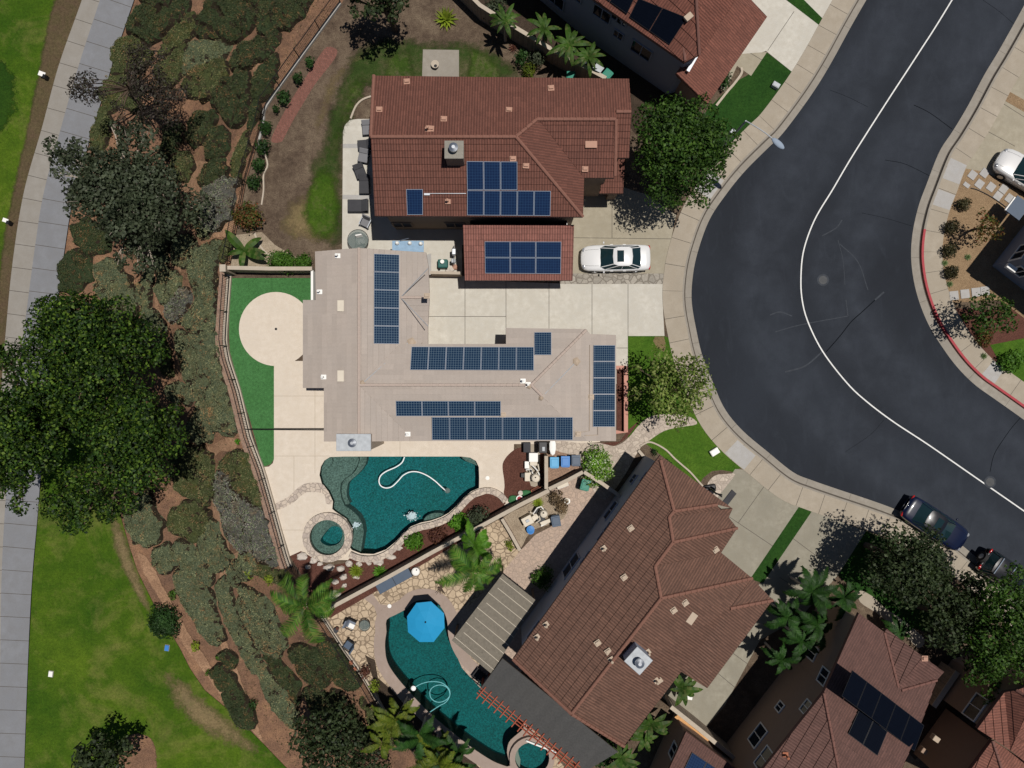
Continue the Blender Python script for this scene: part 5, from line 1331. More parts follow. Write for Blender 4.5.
gt = thing('metal_gate', 'thin black gate line crossing the deck and the end of the turf', 'gate', P(245, 428, 0))
mb = MB()
for z in (1.25, .2): mb.tube([P(252, 428.5, 0) + Vector((0, 0, z)), P(332, 429, 0) + Vector((0, 0, z))], .02, 4)
mb.build('rail', M['iron'], gt)
mb = MB(); a, b = P(250, 428.5), P(332, 429)
for k in range(48): p = a.lerp(b, k / 47); mb.box((p.x, p.y, .7), (.014, .014, 1.15))
mb.build('pickets', M['iron'], gt)

# --- bins
def wheelie_bin(px, py, rz, body, lid, label, group=None, hh=1.05, name='wheelie_bin'):
    b = thing(name, label, 'bin', P(px, py, hh) * 1.0, rz, group); b.location.z = 0
    mb = MB(); V = []
    for z, a, c in ((0.02, .23, .26), (hh - .08, .29, .34)): V += [(-a, -c, z), (a, -c, z), (a, c, z), (-a, c, z)]
    mb.mesh(V, [(3, 2, 1, 0), (4, 5, 6, 7), (0, 1, 5, 4), (1, 2, 6, 5), (2, 3, 7, 6), (3, 0, 4, 7)]); mb.build('bin_body', body, b, False)
    mb = MB(); mb.box((0, 0, hh - .05), (.62, .74, .07), bev=.025); mb.box((0, .02, hh), (.46, .5, .05), bev=.02); mb.build('lid', lid, b, False)
    mb = MB(); mb.tube([(-.24, .40, hh - .1), (.24, .40, hh - .1)], .02, 6); mb.build('handle', body, b, False)
    for s in (-1, 1):
        mb = MB(); mb.tube([(s * .24, .26, .12), (s * .30, .26, .12)], .12, 12); mb.build('wheel', M['rubber'], b, False)
wheelie_bin(554.5, 462.5, PI, M['bluebin'], M['bluebin'], 'light blue wheeled bin nearest the straight block wall')
wheelie_bin(565.5, 461.5, PI, M['bluebin2'], M['bluebin2'], 'mid blue wheeled bin between a light blue and a slate bin')
wheelie_bin(576, 460.5, PI, M['greybin'], M['greybin'], 'slate grey wheeled bin beside the flowering bush')
wheelie_bin(585.5, 485, R(165), M['greenbin'], M['greenbin'], 'emerald green bin alone on the pinkish side yard paving')
wheelie_bin(588, 62.5, R(-40), M['greybin'], M['greybin'], 'dark grey lidded bin farther from the roof behind the upper house')
wheelie_bin(597.5, 69, R(-40), M['greybin'], M['galv'], 'pale grey lidded bin between a dark and a green bin behind the upper house')
wheelie_bin(607, 74.5, R(-40), M['greenbin'], M['greenbin'], 'green bin at the end of the block wall above the red-brown roof')
wheelie_bin(571, 76.5, 0, M['teal'], M['greenbin'], 'green bin half hidden under the upper eave of the red-brown roof')
# --- flowering bush etc. are in the planting section
# --- pool equipment
def equipment(name, label, cat, px, py, parts):
    t = thing(name, label, cat, P(px, py, 0))
    for nm, mat, fn in parts:
        mb = MB(); fn(mb); mb.build(nm, mat, t)
    return t
def cylpart(px, py, r, z0, z1):
    def f(mb):
        mb.lathe(P(px, py, (z0 + z1) / 2) * 1.0 - Vector((0, 0, (z0 + z1) / 2)), [(r * .95, z0), (r, z0 + .08), (r, z1 - .15), (r * .8, z1 - .04), (r * .3, z1)], 20)
    return f
def boxpart(px, py, sx, sy, z0, z1, rz=0):
    def f(mb): p = P(px, py, z1); mb.box((p.x, p.y, (z0 + z1) / 2), (sx, sy, z1 - z0), rz, bev=.03)
    return f
def pipe(pts, r=.045, z=.4):
    def f(mb): mb.tube([P(a, b, zz) for a, b, zz in pts], r, 6)
    return f
sheet('equipment_pad', [(527, 444), (540, 444), (540, 488), (531, 486), (526, 470)], .02, M['walk'])
equipment('pool_filter', 'round cream filter tank among the pipes beside the straight block wall', 'pool filter', 535.5, 477, [('tank', M['offwhite'], cylpart(535.5, 477.5, .30, .05, 1.05)), ('clamp_band', M['black'], cylpart(535.5, 477.5, .31, .5, .56)), ('gauge', M['black'], cylpart(535.5, 477.5, .05, 1.0, 1.12))])
equipment('pool_heater', 'square white heater box above the pipes by the straight block wall', 'pool heater', 533.5, 457, [('cabinet', M['white'], boxpart(533.5, 457.5, .62, .62, .03, .85)), ('grille', M['offwhite'], boxpart(533.5, 463.5, .5, .3, .03, .7))])
equipment('pool_pump', 'white pump and tangled pipes on the mulch beside the round cream tank', 'pool pump', 529, 470, [('pump_body', M['offwhite'], boxpart(527.5, 477, .38, .6, .03, .5)), ('pump_motor', M['white'], boxpart(527, 465, .32, .5, .03, .45)), ('motor_cover', M['black'], boxpart(523, 475.5, .3, .32, .03, .4)),
      ('pipework', M['white'], pipe([(527, 463, .4), (533, 466, .5), (537, 470, .6), (540, 476, .5)])), ('pipework', M['white'], pipe([(526, 470, .4), (531, 469, .5), (533, 474, .5), (529, 480, .4)])), ('pipework', M['offwhite'], pipe([(529, 461, .3), (529, 470, .4), (532, 477, .4)])), ('pipework', M['offwhite'], pipe([(538, 464, .5), (539, 470, .5), (536, 474, .8)])), ('valve', M['black'], boxpart(531, 471, .14, .14, .3, .6))])
equipment('dark_bin', 'small black box on the deck above the pool heater', 'box', 527, 447, [('box', M['black'], boxpart(527, 447.5, .48, .68, .02, .6)), ('lid', M['darkgrey'], boxpart(527, 447.5, .5, .7, .6, .65))])
equipment('electrical_panel', 'dark electrical panel against the wall above the straight block wall', 'electrical panel', 543, 447, [('cabinet', M['black'], boxpart(543, 447.5, .55, .75, .2, 1.3)), ('meter', M['galv'], boxpart(543.5, 449, .2, .3, .9, 1.35))])
equipment('air_tank', 'slim white surfboard-shaped cover leaning at the top of the bin yard', 'cover', 552.5, 446, [('board', M['white'], lambda mb: mb.blob(P(552.7, 446.5, .9), (.24, .62, .06), amp=.05)), ('stand', M['black'], boxpart(551.5, 442.5, .2, .2, .02, .9))])
equipment('garden_hose_reel', 'green folded tarpaulin with red and white pots along the wall corner', 'tarpaulin', 518, 499, [('tarp', M['greencover'], lambda mb: [mb.blob(P(513.5, 499.5, .12), (.42, .3, .14), amp=.3, seed=3), mb.blob(P(526, 493, .12), (.5, .22, .14), amp=.3, seed=5)])])
equipment('plant_pot', 'white round pot with red contents on the green tarpaulin', 'pot', 519.5, 497.5, [('pot', M['white'], lambda mb: mb.lathe(P(519.5, 498, 0), [(.18, .02), (.24, .3), (.24, .34), (.19, .34)], 16)), ('soil', M['redpaint'], lambda mb: mb.lathe(P(519.5, 498, 0), [(.19, .3), (.16, .37), (.04, .39)], 12))])
equipment('plant_pot', 'small pale pot at the upper end of the green tarpaulin', 'pot', 520.5, 492, [('pot', M['rock'], lambda mb: mb.lathe(P(520.5, 492.5, 0), [(.13, .02), (.17, .24), (.12, .25)], 14))])
equipment('clay_trough', 'red clay trough in the wall corner below the cream tank', 'trough', 536, 489, [('trough', M['terracotta'], lambda mb: [mb.box(P(536, 489.5, .15), (.75, .32, .28), R(28), bev=.06)]), ('soil', M['mulch'], lambda mb: mb.box(P(536, 489.5, .29), (.6, .2, .04), R(28)))])
# equipment of the second pool
equipment('pool_filter', 'round cream filter tank in the gravel yard near the blue lidded drum', 'pool filter', 543.5, 513, [('tank', M['offwhite'], cylpart(543.5, 513, .27, .05, 1.1)), ('gauge', M['black'], cylpart(543.5, 513, .05, 1.08, 1.18))])
equipment('pool_heater', 'cream square heater turned at an angle in the gravel yard', 'pool heater', 527, 521, [('cabinet', M['offwhite'], boxpart(527.5, 521, .72, .62, .03, .8, R(28))), ('flue_cap', M['galv'], boxpart(527.5, 521, .25, .2, .8, .86, R(28)))])
equipment('pool_pump', 'cream and black pumps with curved pipes in the gravel yard', 'pool pump', 538, 519, [('pump_body', M['offwhite'], boxpart(534.5, 518, .35, .55, .03, .5, R(-50))), ('pump_body', M['offwhite'], boxpart(546, 522, .8, .26, .03, .4, R(20))), ('motor_cover', M['black'], boxpart(541, 519.5, .55, .34, .03, .45, R(25))), ('motor_cover', M['black'], boxpart(536.5, 510.5, .22, .4, .03, .5, R(-20))),
      ('pipework', M['white'], pipe([(533, 514, .5), (537, 508, .7), (541, 506.5, .7), (544, 510, .6)])), ('pipework', M['offwhite'], pipe([(536, 523, .4), (540, 520, .5), (539, 513, .6), (541, 509, .5)])), ('pipework', M['offwhite'], pipe([(530, 512, .4), (535, 515, .5), (541, 524, .3)])), ('pipework', M['white'], pipe([(541, 526, .3), (547, 523, .3), (551, 521, .3)], .06))])
wheelie_bin(556, 521.5, R(10), M['greybin'], M['greybin'], 'short slate bin at the edge of the gravel yard beside dry shrubs', hh=.75)
equipment('drum', 'small blue lidded drum at the lower edge of the gravel yard', 'drum', 530.5, 529, [('drum_body', M['bluebin2'], lambda mb: mb.lathe(P(530.5, 529.5, 0), [(.24, .02), (.26, .3), (.25, .45)], 18)), ('lid', M['bluelid'], lambda mb: mb.lathe(P(530.5, 529.5, .45), [(.28, 0), (.28, .04), (.1, .07)], 18))])
equipment('white_bucket', 'small white bucket at the right edge of the gravel yard near the dry shrubs', 'bucket', 566.5, 500, [('bucket_body', M['white'], lambda mb: mb.lathe(P(566.8, 500.3, 0), [(.17, .02), (.21, .36), (.21, .38), (.16, .38)], 16)), ('lid', M['offwhite'], lambda mb: mb.lathe(P(566.8, 500.3, .38), [(.16, 0), (.06, .03)], 14))])
equipment('storage_box', 'long white tube box lying by the wall at the top of the pinkish paving', 'box', 562.5, 485, [('box', M['white'], lambda mb: mb.box(P(562.5, 485.5, .2), (.85, .28, .3), R(20), bev=.06)), ('lid', M['offwhite'], lambda mb: mb.box(P(562.5, 485.5, .36), (.8, .24, .05), R(20), bev=.02))])
# --- umbrella over the second pool
um = thing('pool_umbrella', 'bright blue octagonal umbrella shading the upper end of the dark teal pool', 'umbrella', P(429, 611, -1.4))
c = P(425.5, 622, 2.45); VV = []
octo = [(416.4, 603), (431, 601.5), (444, 613.5), (444.5, 628), (433.6, 642), (419.5, 642), (408, 632), (407, 616.5)]
rim = [P(a, b, 2.05) for a, b in octo]; mid = [c.lerp(r_, .55) + Vector((0, 0, .04)) for r_ in rim]
mb = MB(); n = 8
for i in range(n):
    j = (i + 1) % n; d = Vector((0, 0, -.10))
    mb.face([c, mid[j], mid[i]]); mb.face([mid[i], mid[j], rim[j], rim[i]]); mb.face([rim[i], rim[j], rim[j] + d, rim[i] + d])
mb.build('canopy', M['umb'], um)
mb = MB(); mb.lathe((c.x, c.y, -1.45), [(.3, 0), (.3, .06), (.035, .1), (.035, 3.85), (.06, 3.9), (.05, 3.99), (.01, 4.02)], 10); mb.build('pole', M['black'], um)
mb = MB()
for r_ in rim: mb.tube([c - Vector((0, 0, .08)), r_ - Vector((0, 0, .03))], .014, 5)
mb.build('ribs', M['black'], um)
# --- patio covers
def cover_slats():
    t = thing('patio_cover', 'brown-grey slatted patio cover between the palm and the turned house', 'patio cover', P(495, 620, 2.7)); t.location.z = 0
    q = [P(a, b, 2.75) for a, b in ((502.5, 574), (536, 600.5), (491.5, 674), (451.7, 640.5))]
    mb = MB(); n = 120
    for i in range(n):      # slats across, light showing between some of them
        u0, u1 = i / n, (i + .86) / n
        a, b, c_, d = q[0].lerp(q[3], u0), q[1].lerp(q[2], u0), q[1].lerp(q[2], u1), q[0].lerp(q[3], u1)
        mb.face([a, d, c_, b]); dz = Vector((0, 0, -.05)); mb.face([a + dz, b + dz, c_ + dz, d + dz]); mb.face([a, a + dz, d + dz, d]); mb.face([b, c_, c_ + dz, b + dz]); mb.face([a, b, b + dz, a + dz]); mb.face([d, d + dz, c_ + dz, c_])
    k = mb.build('slats', M['slat'], t)
    for i in range(9):
        u = (i + .5) / 9; mb = MB(); up = Vector((0, 0, .012)); a, b = q[0].lerp(q[3], u), q[1].lerp(q[2], u)
        d = (b - a).normalized(); mb.tube([a + up + d * (.3 * (i % 2)), b + up], .02, 4); mb.build('seam_strip', M['offwhite'], t)
    for i in range(5):
        v = (i + .1) / 4.2; mb = MB(); a, b = q[0].lerp(q[1], min(v, 1)), q[3].lerp(q[2], min(v, 1)); mb.tube([a - Vector((0, 0, .14)), b - Vector((0, 0, .14))], .06, 4); mb.build('beam', M['slatd'], t)
    for p in q:
        w_ = q[0].lerp(q[2], .5); p2 = p.lerp(w_, .06); mb = MB(); mb.box((p2.x, p2.y, 1.3), (.12, .12, 2.6)); mb.build('post', M['slatd'], t)
M['slat'] = m_plain('weathered_slats', (.165, .145, .115), .8, var=.3, sc=5); M['slatd'] = m_plain('dark_beams', (.10, .075, .055), .8)
M['rolled'] = m_roof('grey_rolled_roofing', (.062, .060, .058), .9, 6.0, .08, .1)
cover_slats()
t = thing('patio_cover', 'flat dark grey patio roof along the lower left eave of the turned house', 'patio cover', P(540, 710, 0))
q = [P(a, b, h) for a, b, h in ((502.5, 658.5, 2.95), (514, 662, 3.05), (570, 707, 3.05), (600, 733, 3.05), (612, 752, 3.0), (588, 768, 2.7), (578, 758, 2.7), (482, 687, 2.7))]
mb = MB(); 
RP = Roof([[(502.5, 658.5, 3.0), (480, 689, 2.7), (586, 771, 2.7), (618, 752, 3.0)]]); RP2 = RP
build_roof('patio_roof', RP, [M['rolled'], M['slatd']], t, 1.2, .008, .12)
for a, b in ((488, 690), (520, 714), (552, 739), (580, 760)): mb = MB(); p = P(a, b, 2.5); mb.box((p.x, p.y, 1.25), (.14, .14, 2.5)); mb.build('post', M['redwood'], t)
pg = thing('pergola', 'red-stained timber pergola edge with rafter tails over the dark teal pool', 'pergola', P(530, 725, 2.6)); pg.location.z = 0
A = P(481.5, 687, 2.72); B = P(581, 766, 2.72); d = (B - A).normalized(); nn = Vector((-d.y, d.x, 0)); nn = -nn if nn.dot(Vector((-1, -1, 0))) < 0 else nn
ang = math.atan2(d.y, d.x)
for k in range(3):
    c = (A + B) / 2 + nn * (.08 + .20 * k); mb = MB(); mb.box((c.x, c.y, 2.68), ((B - A).length, .06, .12), ang); mb.build('beam', M['redwood'], pg)
for k in range(17):
    p = A.lerp(B, (k + .4) / 17) + nn * .30; mb = MB(); mb.box((p.x, p.y, 2.78), (.07, 1.0, .09), ang); mb.build('rafter', M['redwood'], pg)
for k in (0.03, .5, .97):
    p = A.lerp(B, k) + nn * .3; mb = MB(); mb.box((p.x, p.y, 1.3), (.12, .12, 2.6), ang); mb.build('post', M['redwood'], pg)
# --- patio furniture by the second pool
def chair(px, py, rz, label, frame, seat, group=None, name='patio_chair', s=1.0):
    t = thing(name, label, 'chair', P(px, py, .4) * 1.0, rz, group); t.location.z = 0.0
    mb = MB(); mb.box((0, 0, .42), (.58 * s, .58 * s, .1), bev=.03); mb.build('seat', seat, t, False)
    mb = MB(); mb.box((0, .3 * s, .72), (.56 * s, .1, .6), mat=Matrix.Rotation(R(-14), 4, 'X'), bev=.03); mb.build('backrest', seat, t, False)
    for sx in (-1, 1):
        mb = MB(); mb.box((sx * .32 * s, 0, .6), (.06, .6 * s, .04)); mb.build('armrest', frame, t, False)
        for sy in (-1, 1):
            mb = MB(); mb.box((sx * .30 * s, sy * .27 * s, .3), (.05, .05, .6)); mb.build('leg', frame, t, False)
    return t
def table(px, py, r, label, top, frame, h=.72):
    t = thing('patio_table', label, 'table', P(px, py, h) * 1.0); t.location.z = 0
    c = P(px, py, h); mb = MB(); mb.lathe((c.x, c.y, h - .02), [(r * .97, 0), (r, .01), (r, .025), (r * .9, .026)], 28); mb.build('tabletop', top, t)
    mb = MB(); mb.tube([(c.x + r * math.cos(a), c.y + r * math.sin(a), h) for a in [2 * PI * k / 28 for k in range(28)]], .022, 5, closed=True); mb.build('rim', frame, t)
    for k in range(4):
        a = PI / 4 + k * PI / 2; mb = MB(); mb.tube([(c.x + r * .3 * math.cos(a), c.y + r * .3 * math.sin(a), h - .03), (c.x + r * .75 * math.cos(a), c.y + r * .75 * math.sin(a), 0)], .02, 5); mb.build('leg', frame, t)
chair(351, 624, R(65), 'black-framed chair with pale cushion beside the small round glass table', M['black'], M['cushion'])
chair(349, 645, R(-125), 'dark slate chair against the fence below the pale cushioned chair', M['black'], M['greybin'])
table(364.5, 625.5, .38, 'small round glass side table on the flagstone patio', M['tabletop'], M['iron'], .5)
mb = MB(); p = P(351.5, 626, .5); mb.box(p, (.34, .42, .1), R(65), bev=.04); tag(mb.build('cushion', M['white'], base=P(351.5, 626, .45)), 'pale pillow lying on the black-framed chair', 'cushion')
# --- long grey planter, pots near the second pool
def planter_box(px, py, lx, ly, rz, label):
    t = thing('planter_box', label, 'planter', P(px, py, .4) * 1.0); t.location.z = 0; c = P(px, py, .4)
    mb = MB(); mb.box((c.x, c.y, .2), (lx, ly, .4), rz, bev=.02); mb.build('box_body', M['darkgrey'], t)
    d = Vector((math.cos(rz), math.sin(rz), 0))
    for s in (-.25, .25): mb = MB(); p = c + d * lx * s; mb.box((p.x, p.y, .42), (lx * .485, ly * .96, .05), rz, bev=.015); mb.build('lid', M['greybin'], t)
planter_box(394, 581, 2.6, .7, R(29), 'long charcoal storage box against the block wall above the flagstones')
equipment('patio_heater_base', 'round white drum beside the long charcoal storage box', 'drum', 416.5, 570, [('drum_body', M['white'], lambda mb: mb.lathe(P(416.5, 570, 0), [(.26, .02), (.28, .45), (.2, .5)], 18)), ('cap', M['black'], lambda mb: mb.lathe(P(416.5, 570, .5), [(.05, 0), (.04, .05)], 8))])
for (x, y, r, lab) in ((337, 629, .18, 'small dark pot by the fence left of the black-framed chair'), (352, 661, .16, 'small clay pot below the dark slate chair'), (356, 667, .14, 'smaller clay pot nearest the red-leaved shrub by the fence')):
    t = thing('plant_pot', lab, 'pot', P(x, y, 0)); mb = MB(); mb.lathe(P(x, y, 0), [(r * .7, 0.01), (r, .28), (r, .32), (r * .8, .32)], 14); mb.build('pot', M['terracotta'] if y > 640 else M['darkgrey'], t); mb = MB(); mb.lathe(P(x, y, .27), [(r * .8, 0), (r * .3, .06)], 10); mb.build('soil', M['mulch'], t)
equipment('pool_chair', 'black-slatted lounger half under the grey patio roof beside the pool', 'lounger', 477, 672, [('slats', M['black'], lambda mb: [mb.box(P(475 + k * 2.3, 672.5 + k * 1.7, .4), (.07, .8, .05), R(-37)) for k in range(5)]), ('frame', M['black'], lambda mb: mb.box(P(479, 676, .25), (.8, .7, .06), R(-37)))])
equipment('driftwood', 'dark tangled dry wood clump on the flagstones left of the palm', 'dry wood', 441, 586, [('branches', M['bark'], lambda mb: [mb.tube([P(441, 588, .1), P(441 + random.uniform(-6, 6), 586 + random.uniform(-8, 9), random.uniform(.2, .6))], [.05, .01], 5) for _ in range(26)])])
# --- yard A furniture: six covered loungers, chairs and a glass table
def lounger(px, py, rz, L, mat, label, w_=.68):
    t = thing('sun_lounger', label, 'lounger', P(px, py, .4) * 1.0, rz); t.location.z = 0
    mb = MB(); mb.box((0, -L * .16, .36), (w_, L * .66, .12), bev=.04); mb.build('seat_cushion', mat, t, False)
    mb = MB(); mb.box((0, L * .32, .5), (w_, L * .36, .11), mat=Matrix.Rotation(R(30), 4, 'X'), bev=.04); mb.build('back_cushion', mat, t, False)
    mb = MB(); mb.box((0, 0, .28), (w_ + .05, L * .95, .05)); mb.build('frame', M['black'], t, False)
    for sx in (-1, 1):
        for sy in (-1, 1): mb = MB(); mb.box((sx * (w_ / 2 - .04), sy * L * .42, .14), (.05, .05, .28)); mb.build('leg', M['black'], t, False)
lg = m_plain('pale_grey_cushion', (.16, .16, .17), .9)
lounger(367, 127.5, R(4), 1.0, lg, 'light grey lounge seat nearest the top of the side patio')
lounger(364.5, 144.5, R(-85), 1.0, M['darkgrey'], 'dark lounge seat just above the pale grey square one')
lounger(363.5, 155.5, R(-12), .95, lg, 'pale grey square lounge seat in the middle of the side patio row')
lounger(359.5, 171, R(20), 1.0, M['darkgrey'], 'dark lounge seat tilted away from the red-brown roof')
lounger(364, 184, R(0), 1.35, M['darkgrey'], 'dark long lounge seat under the left edge of the red-brown roof')
lounger(358, 205.5, R(-90), 1.5, M['darkgrey'], 'dark double lounge standing out farthest on the side patio', .85)
chair(365.5, 222.5, R(-25), 'pale cushioned chair above the round glass table on the side patio', M['metal'], lg)
table(358, 240, .72, 'large round glass table between side patio and beige roof', M['tabletop'], M['iron'])
chair(361, 241, R(10), 'white chair drawn up at the large round glass table', M['white'], M['white'], s=.8)
equipment('bbq_cabinet', 'pale blue translucent awning with three white lamps at the edge of the beige roof', 'awning', 408, 246, [('panel', M['blueglass'], lambda mb: mb.box(P(408, 246.5, 2.2), (2.1, .75, .05), 0)), ('lamp', M['white'], lambda mb: mb.lathe(P(397.5, 243.5, 2.2), [(.14, 0), (.12, .22), (.06, .3)], 12)), ('lamp', M['white'], lambda mb: mb.lathe(P(410, 243.5, 2.2), [(.14, 0), (.12, .22), (.06, .3)], 12)), ('lamp', M['white'], lambda mb: mb.lathe(P(421, 244, 2.2), [(.14, 0), (.12, .22), (.06, .3)], 12)),
      ('arm', M['metal'], lambda mb: mb.tube([P(400, 240.5, 2.35), P(409, 238, 2.6)], .03, 6)), ('post', M['metal'], lambda mb: mb.box(P(398, 246, 1.1), (.06, .06, 2.2))), ('post', M['metal'], lambda mb: mb.box(P(419, 246, 1.1), (.06, .06, 2.2)))])
equipment('garden_cart', 'dark green cart with a white bucket in the small service yard', 'cart', 443, 264, [('tub', M['teal'], lambda mb: mb.box(P(443, 264, .35), (.7, .6, .5), 0, bev=.08)), ('bucket', M['white'], lambda mb: mb.lathe(P(442.5, 262, .6), [(.12, 0), (.14, .2), (.1, .2)], 12)), ('wheel', M['rubber'], lambda mb: mb.tube([P(438.5, 268, .16), P(440, 268, .16)], .16, 12)), ('wheel', M['rubber'], lambda mb: mb.tube([P(446, 268, .16), P(447.5, 268, .16)], .16, 12))])
equipment('gas_meter', 'grey utility meters in a column beside the garage roof', 'meter', 454, 254, [('pipework', M['metal'], lambda mb: mb.tube([P(454, 246, .2), P(454, 246, .9), P(454, 264, .9), P(454, 266, .2)], .03, 6)), ('meter_body', M['metal'], lambda mb: mb.box(P(454, 252, .8), (.28, .45, .4), bev=.05)), ('meter_body', M['galv'], lambda mb: mb.box(P(453.5, 261, .7), (.3, .3, .35), bev=.05))])
equipment('garden_bag', 'pale sacks heaped beside the dark green cart', 'sacks', 451, 268, [('sack', M['rock'], lambda mb: mb.blob(P(450, 269, .15), (.35, .22, .16), amp=.3, seed=2)), ('sack', M['pinkvent'], lambda mb: mb.blob(P(455, 267, .15), (.24, .2, .15), amp=.3, seed=8))])
equipment('fire_pit', 'round pale fire bowl on the square concrete slab', 'fire pit', 435.5, 66, [('bowl', M['wallcap'], lambda mb: mb.lathe(P(435.5, 66, 0), [(.2, .02), (.28, .25), (.28, .3), (.17, .3)], 20)), ('ash', M['black'], lambda mb: mb.lathe(P(435.5, 66, .28), [(.17, 0), (.08, .03)], 14))])
# --- street things
sl_ = thing('street_lamp', 'curved-arm street lamp leaning over the kerb above the round street tree', 'street lamp', P(712, 159, 0))
tp = P(746, 121, 6.6); bs = Vector((tp.x, tp.y, 0)); sl_.location = bs
mb = MB(); mb.tube([bs, bs + Vector((0, 0, .5)), bs + Vector((0, 0, 6.5)), tp], [.12, .09, .06, .05], 10); mb.lathe(bs, [(.2, 0), (.2, .1), (.12, .16)], 12); mb.build('pole', M['galv'], sl_)
mb = MB(); mb.tube([P(q[0], q[1], 6.6 + .35 * math.sin(i / 12 * PI / 2)) for i, q in enumerate(catmull([(746, 121), (753, 125), (761, 130), (768, 135), (774, 140)], 3))], .035, 8); mb.build('arm', M['galv'], sl_)
mb = MB(); hd = P(778, 143.5, 6.95); mb.blob(hd, (.5, .2, .1), amp=0); 
ang = math.atan2(-(145 - 138), (781 - 773)); cs, sn = math.cos(ang), math.sin(ang)
mb.v = [Vector((hd.x + (v.x - hd.x) * cs - (v.y - hd.y) * sn, hd.y + (v.x - hd.x) * sn + (v.y - hd.y) * cs, v.z)) for v in mb.v]; mb.build('lamp_head', M['alu'], sl_, smooth=True)
def utility_box(px, py, sx, sy, h, rz, label, mat, cat='utility box'):
    t = thing('utility_box', label, cat, P(px, py, 0)); c = P(px, py, h); mb = MB(); mb.box((c.x, c.y, h / 2), (sx, sy, h), rz, bev=.02); mb.build('box_body', mat, t)
    mb = MB(); mb.box((c.x, c.y, h + .012), (sx * .84, sy * .8, .03), rz, bev=.008); mb.build('cover', mat, t)
utility_box(733, 131.5, .38, .34, .5, R(40), 'small grey box on the dark lawn beside the street lamp', M['galv'])
utility_box(776.5, 84.5, .52, .34, .35, R(-30), 'pale box on the dark lawn near the kerb at the top', M['galv'])
utility_box(715, 452, .62, .42, .3, R(32), 'white utility box on the bright front lawn near the sidewalk', M['white'])
utility_box(687.5, 696, .72, .5, .8, R(-8), 'pale blue-white box among banana leaves by the side path', M['white'])
for (x, y, r, lab) in ((823, 280, .30, 'round manhole cover beside the white line at the middle of the bend'), (990, 482, .30, 'round manhole cover beside the white line at lower right')):
    t = thing('manhole_cover', lab, 'manhole cover', P(x, y, -.13)); mb = MB(); c = P(x, y, -.13); mb.lathe(c, [(r + .12, 0), (r + .12, .008), (r, .009)], 28); mb.build('collar', M['scuff'], t)
    mb = MB(); mb.lathe(c + Vector((0, 0, .006)), [(r, 0), (r, .008), (r * .9, .010)], 24)
    for k in range(5):
        a = -r * .6 + r * .3 * k; mb.box(c + Vector((0, a, .018)), (r * 1.3, .03, .008))
    mb.build('lid', M['castiron'], t)
# golf markers
def marker(px, py, lab, s=.5):
    b = Pt(px, py); t = thing('golf_sign', lab, 'sign', b); top = b + Vector((0, 0, .5))
    mb = MB(); mb.box(b + Vector((0, 0, .52)), (s, s * .7, .05), R(-20), bev=.012); mb.build('sign_panel', M['white'], t)
    mb = MB(); mb.box(b + Vector((0, 0, .25)), (.1, .1, .5), R(-20)); mb.build('post', M['black'], t)
    mb = MB(); mb.box(b + Vector((.16, -.16, .3)), (.2, .26, .5), R(-20)); mb.build('bin', M['black'], t)
marker(46.5, 77, 'white-topped course marker on bare soil beside the path near the top'); marker(10.5, 222, 'white-topped course marker at the left edge beside the path', .42)
for x, y, lab, m in ((51.5, 673.5, 'white plate in the grass right of the grey path', 'white'), (167.5, 647.5, 'small blue-grey plate at the lawn edge below the round bush', 'bluebin2')):
    b = Pt(x, y); t = thing('sprinkler_box', lab, 'sprinkler box', b); mb = MB(); mb.box(b + Vector((0, 0, .09)), (.3, .42, .1), R(-8), bev=.02); mb.build('lid', M[m], t); mb = MB(); mb.box(b + Vector((0, 0, .04)), (.36, .48, .06), R(-8)); mb.build('collar', M['gutter'], t)
# stepping stones on the right
st = [(972.5, 175, 'first pale stepping slab from the sidewalk, upper row, by the white car'), (984.5, 173, 'second slab from the sidewalk, farthest up beside the white car'), (979.5, 184, 'slab touching the second one from below'), (966.5, 185, 'half slab closest to the sidewalk by the black hose'), (991, 187, 'slab in the middle of the stepping row by the car'), (1003.5, 189, 'upper slab right of the middle one by the car'), (998, 196, 'lower slab right of the middle one by the car'), (1009.5, 198.5, 'last slab before the canopy at the right edge')]
for i, (x, y, lab) in enumerate(st):
    mb = MB(); mb.box(P(x, y, .03), (.54 if i != 3 else .46, .58 if i != 3 else .3, .05), R(-37), bev=.012); tag(mb.build('stepping_stone', M['walk_old'], base=P(x, y, 0)), 'pale square ' + lab if i != 3 else 'pale ' + lab, 'stepping stone', 'stepping stones beside the white car')
for i, (x, lab) in enumerate(((954, 'nearest the curved sidewalk'), (965, 'second from the sidewalk'), (976, 'third from the sidewalk'), (985, 'fourth from the sidewalk, partly shaded'))):
    mb = MB(); mb.box(P(x, 295.5 - .15 * (x - 954), .03), (.62, .62, .05), R(6), bev=.012); tag(mb.build('stepping_stone', M['walk_old'], base=P(x, 295.5, 0)), 'grey slab in the row above the leafy tree, ' + lab, 'stepping stone', 'slab path above the leafy tree')
equipment('entry_canopy', 'dark blue canopy with white edge behind the stepping slabs at the right edge', 'canopy', 1015, 208, [('roof_panel', M['greybin'], lambda mb: mb.box(P(1018, 208, 1.5), (1.1, 1.3, .08), R(-37))), ('edge', M['white'], lambda mb: mb.box(P(1010, 204, 1.45), (.12, 1.1, .12), R(-37))), ('post', M['white'], lambda mb: mb.box(P(1014, 211, .7), (.1, .1, 1.4)))])
mb = MB(); mb.tube([P(q[0], q[1], .05) for q in catmull([(971, 188), (978, 190), (990, 196), (1002, 204), (1011, 211)], 4)], .03, 6); tag(mb.build('drip_hose', M['black'], base=P(990, 196, 0)), 'thin black hose dividing the stepping slabs from the gravel', 'hose')
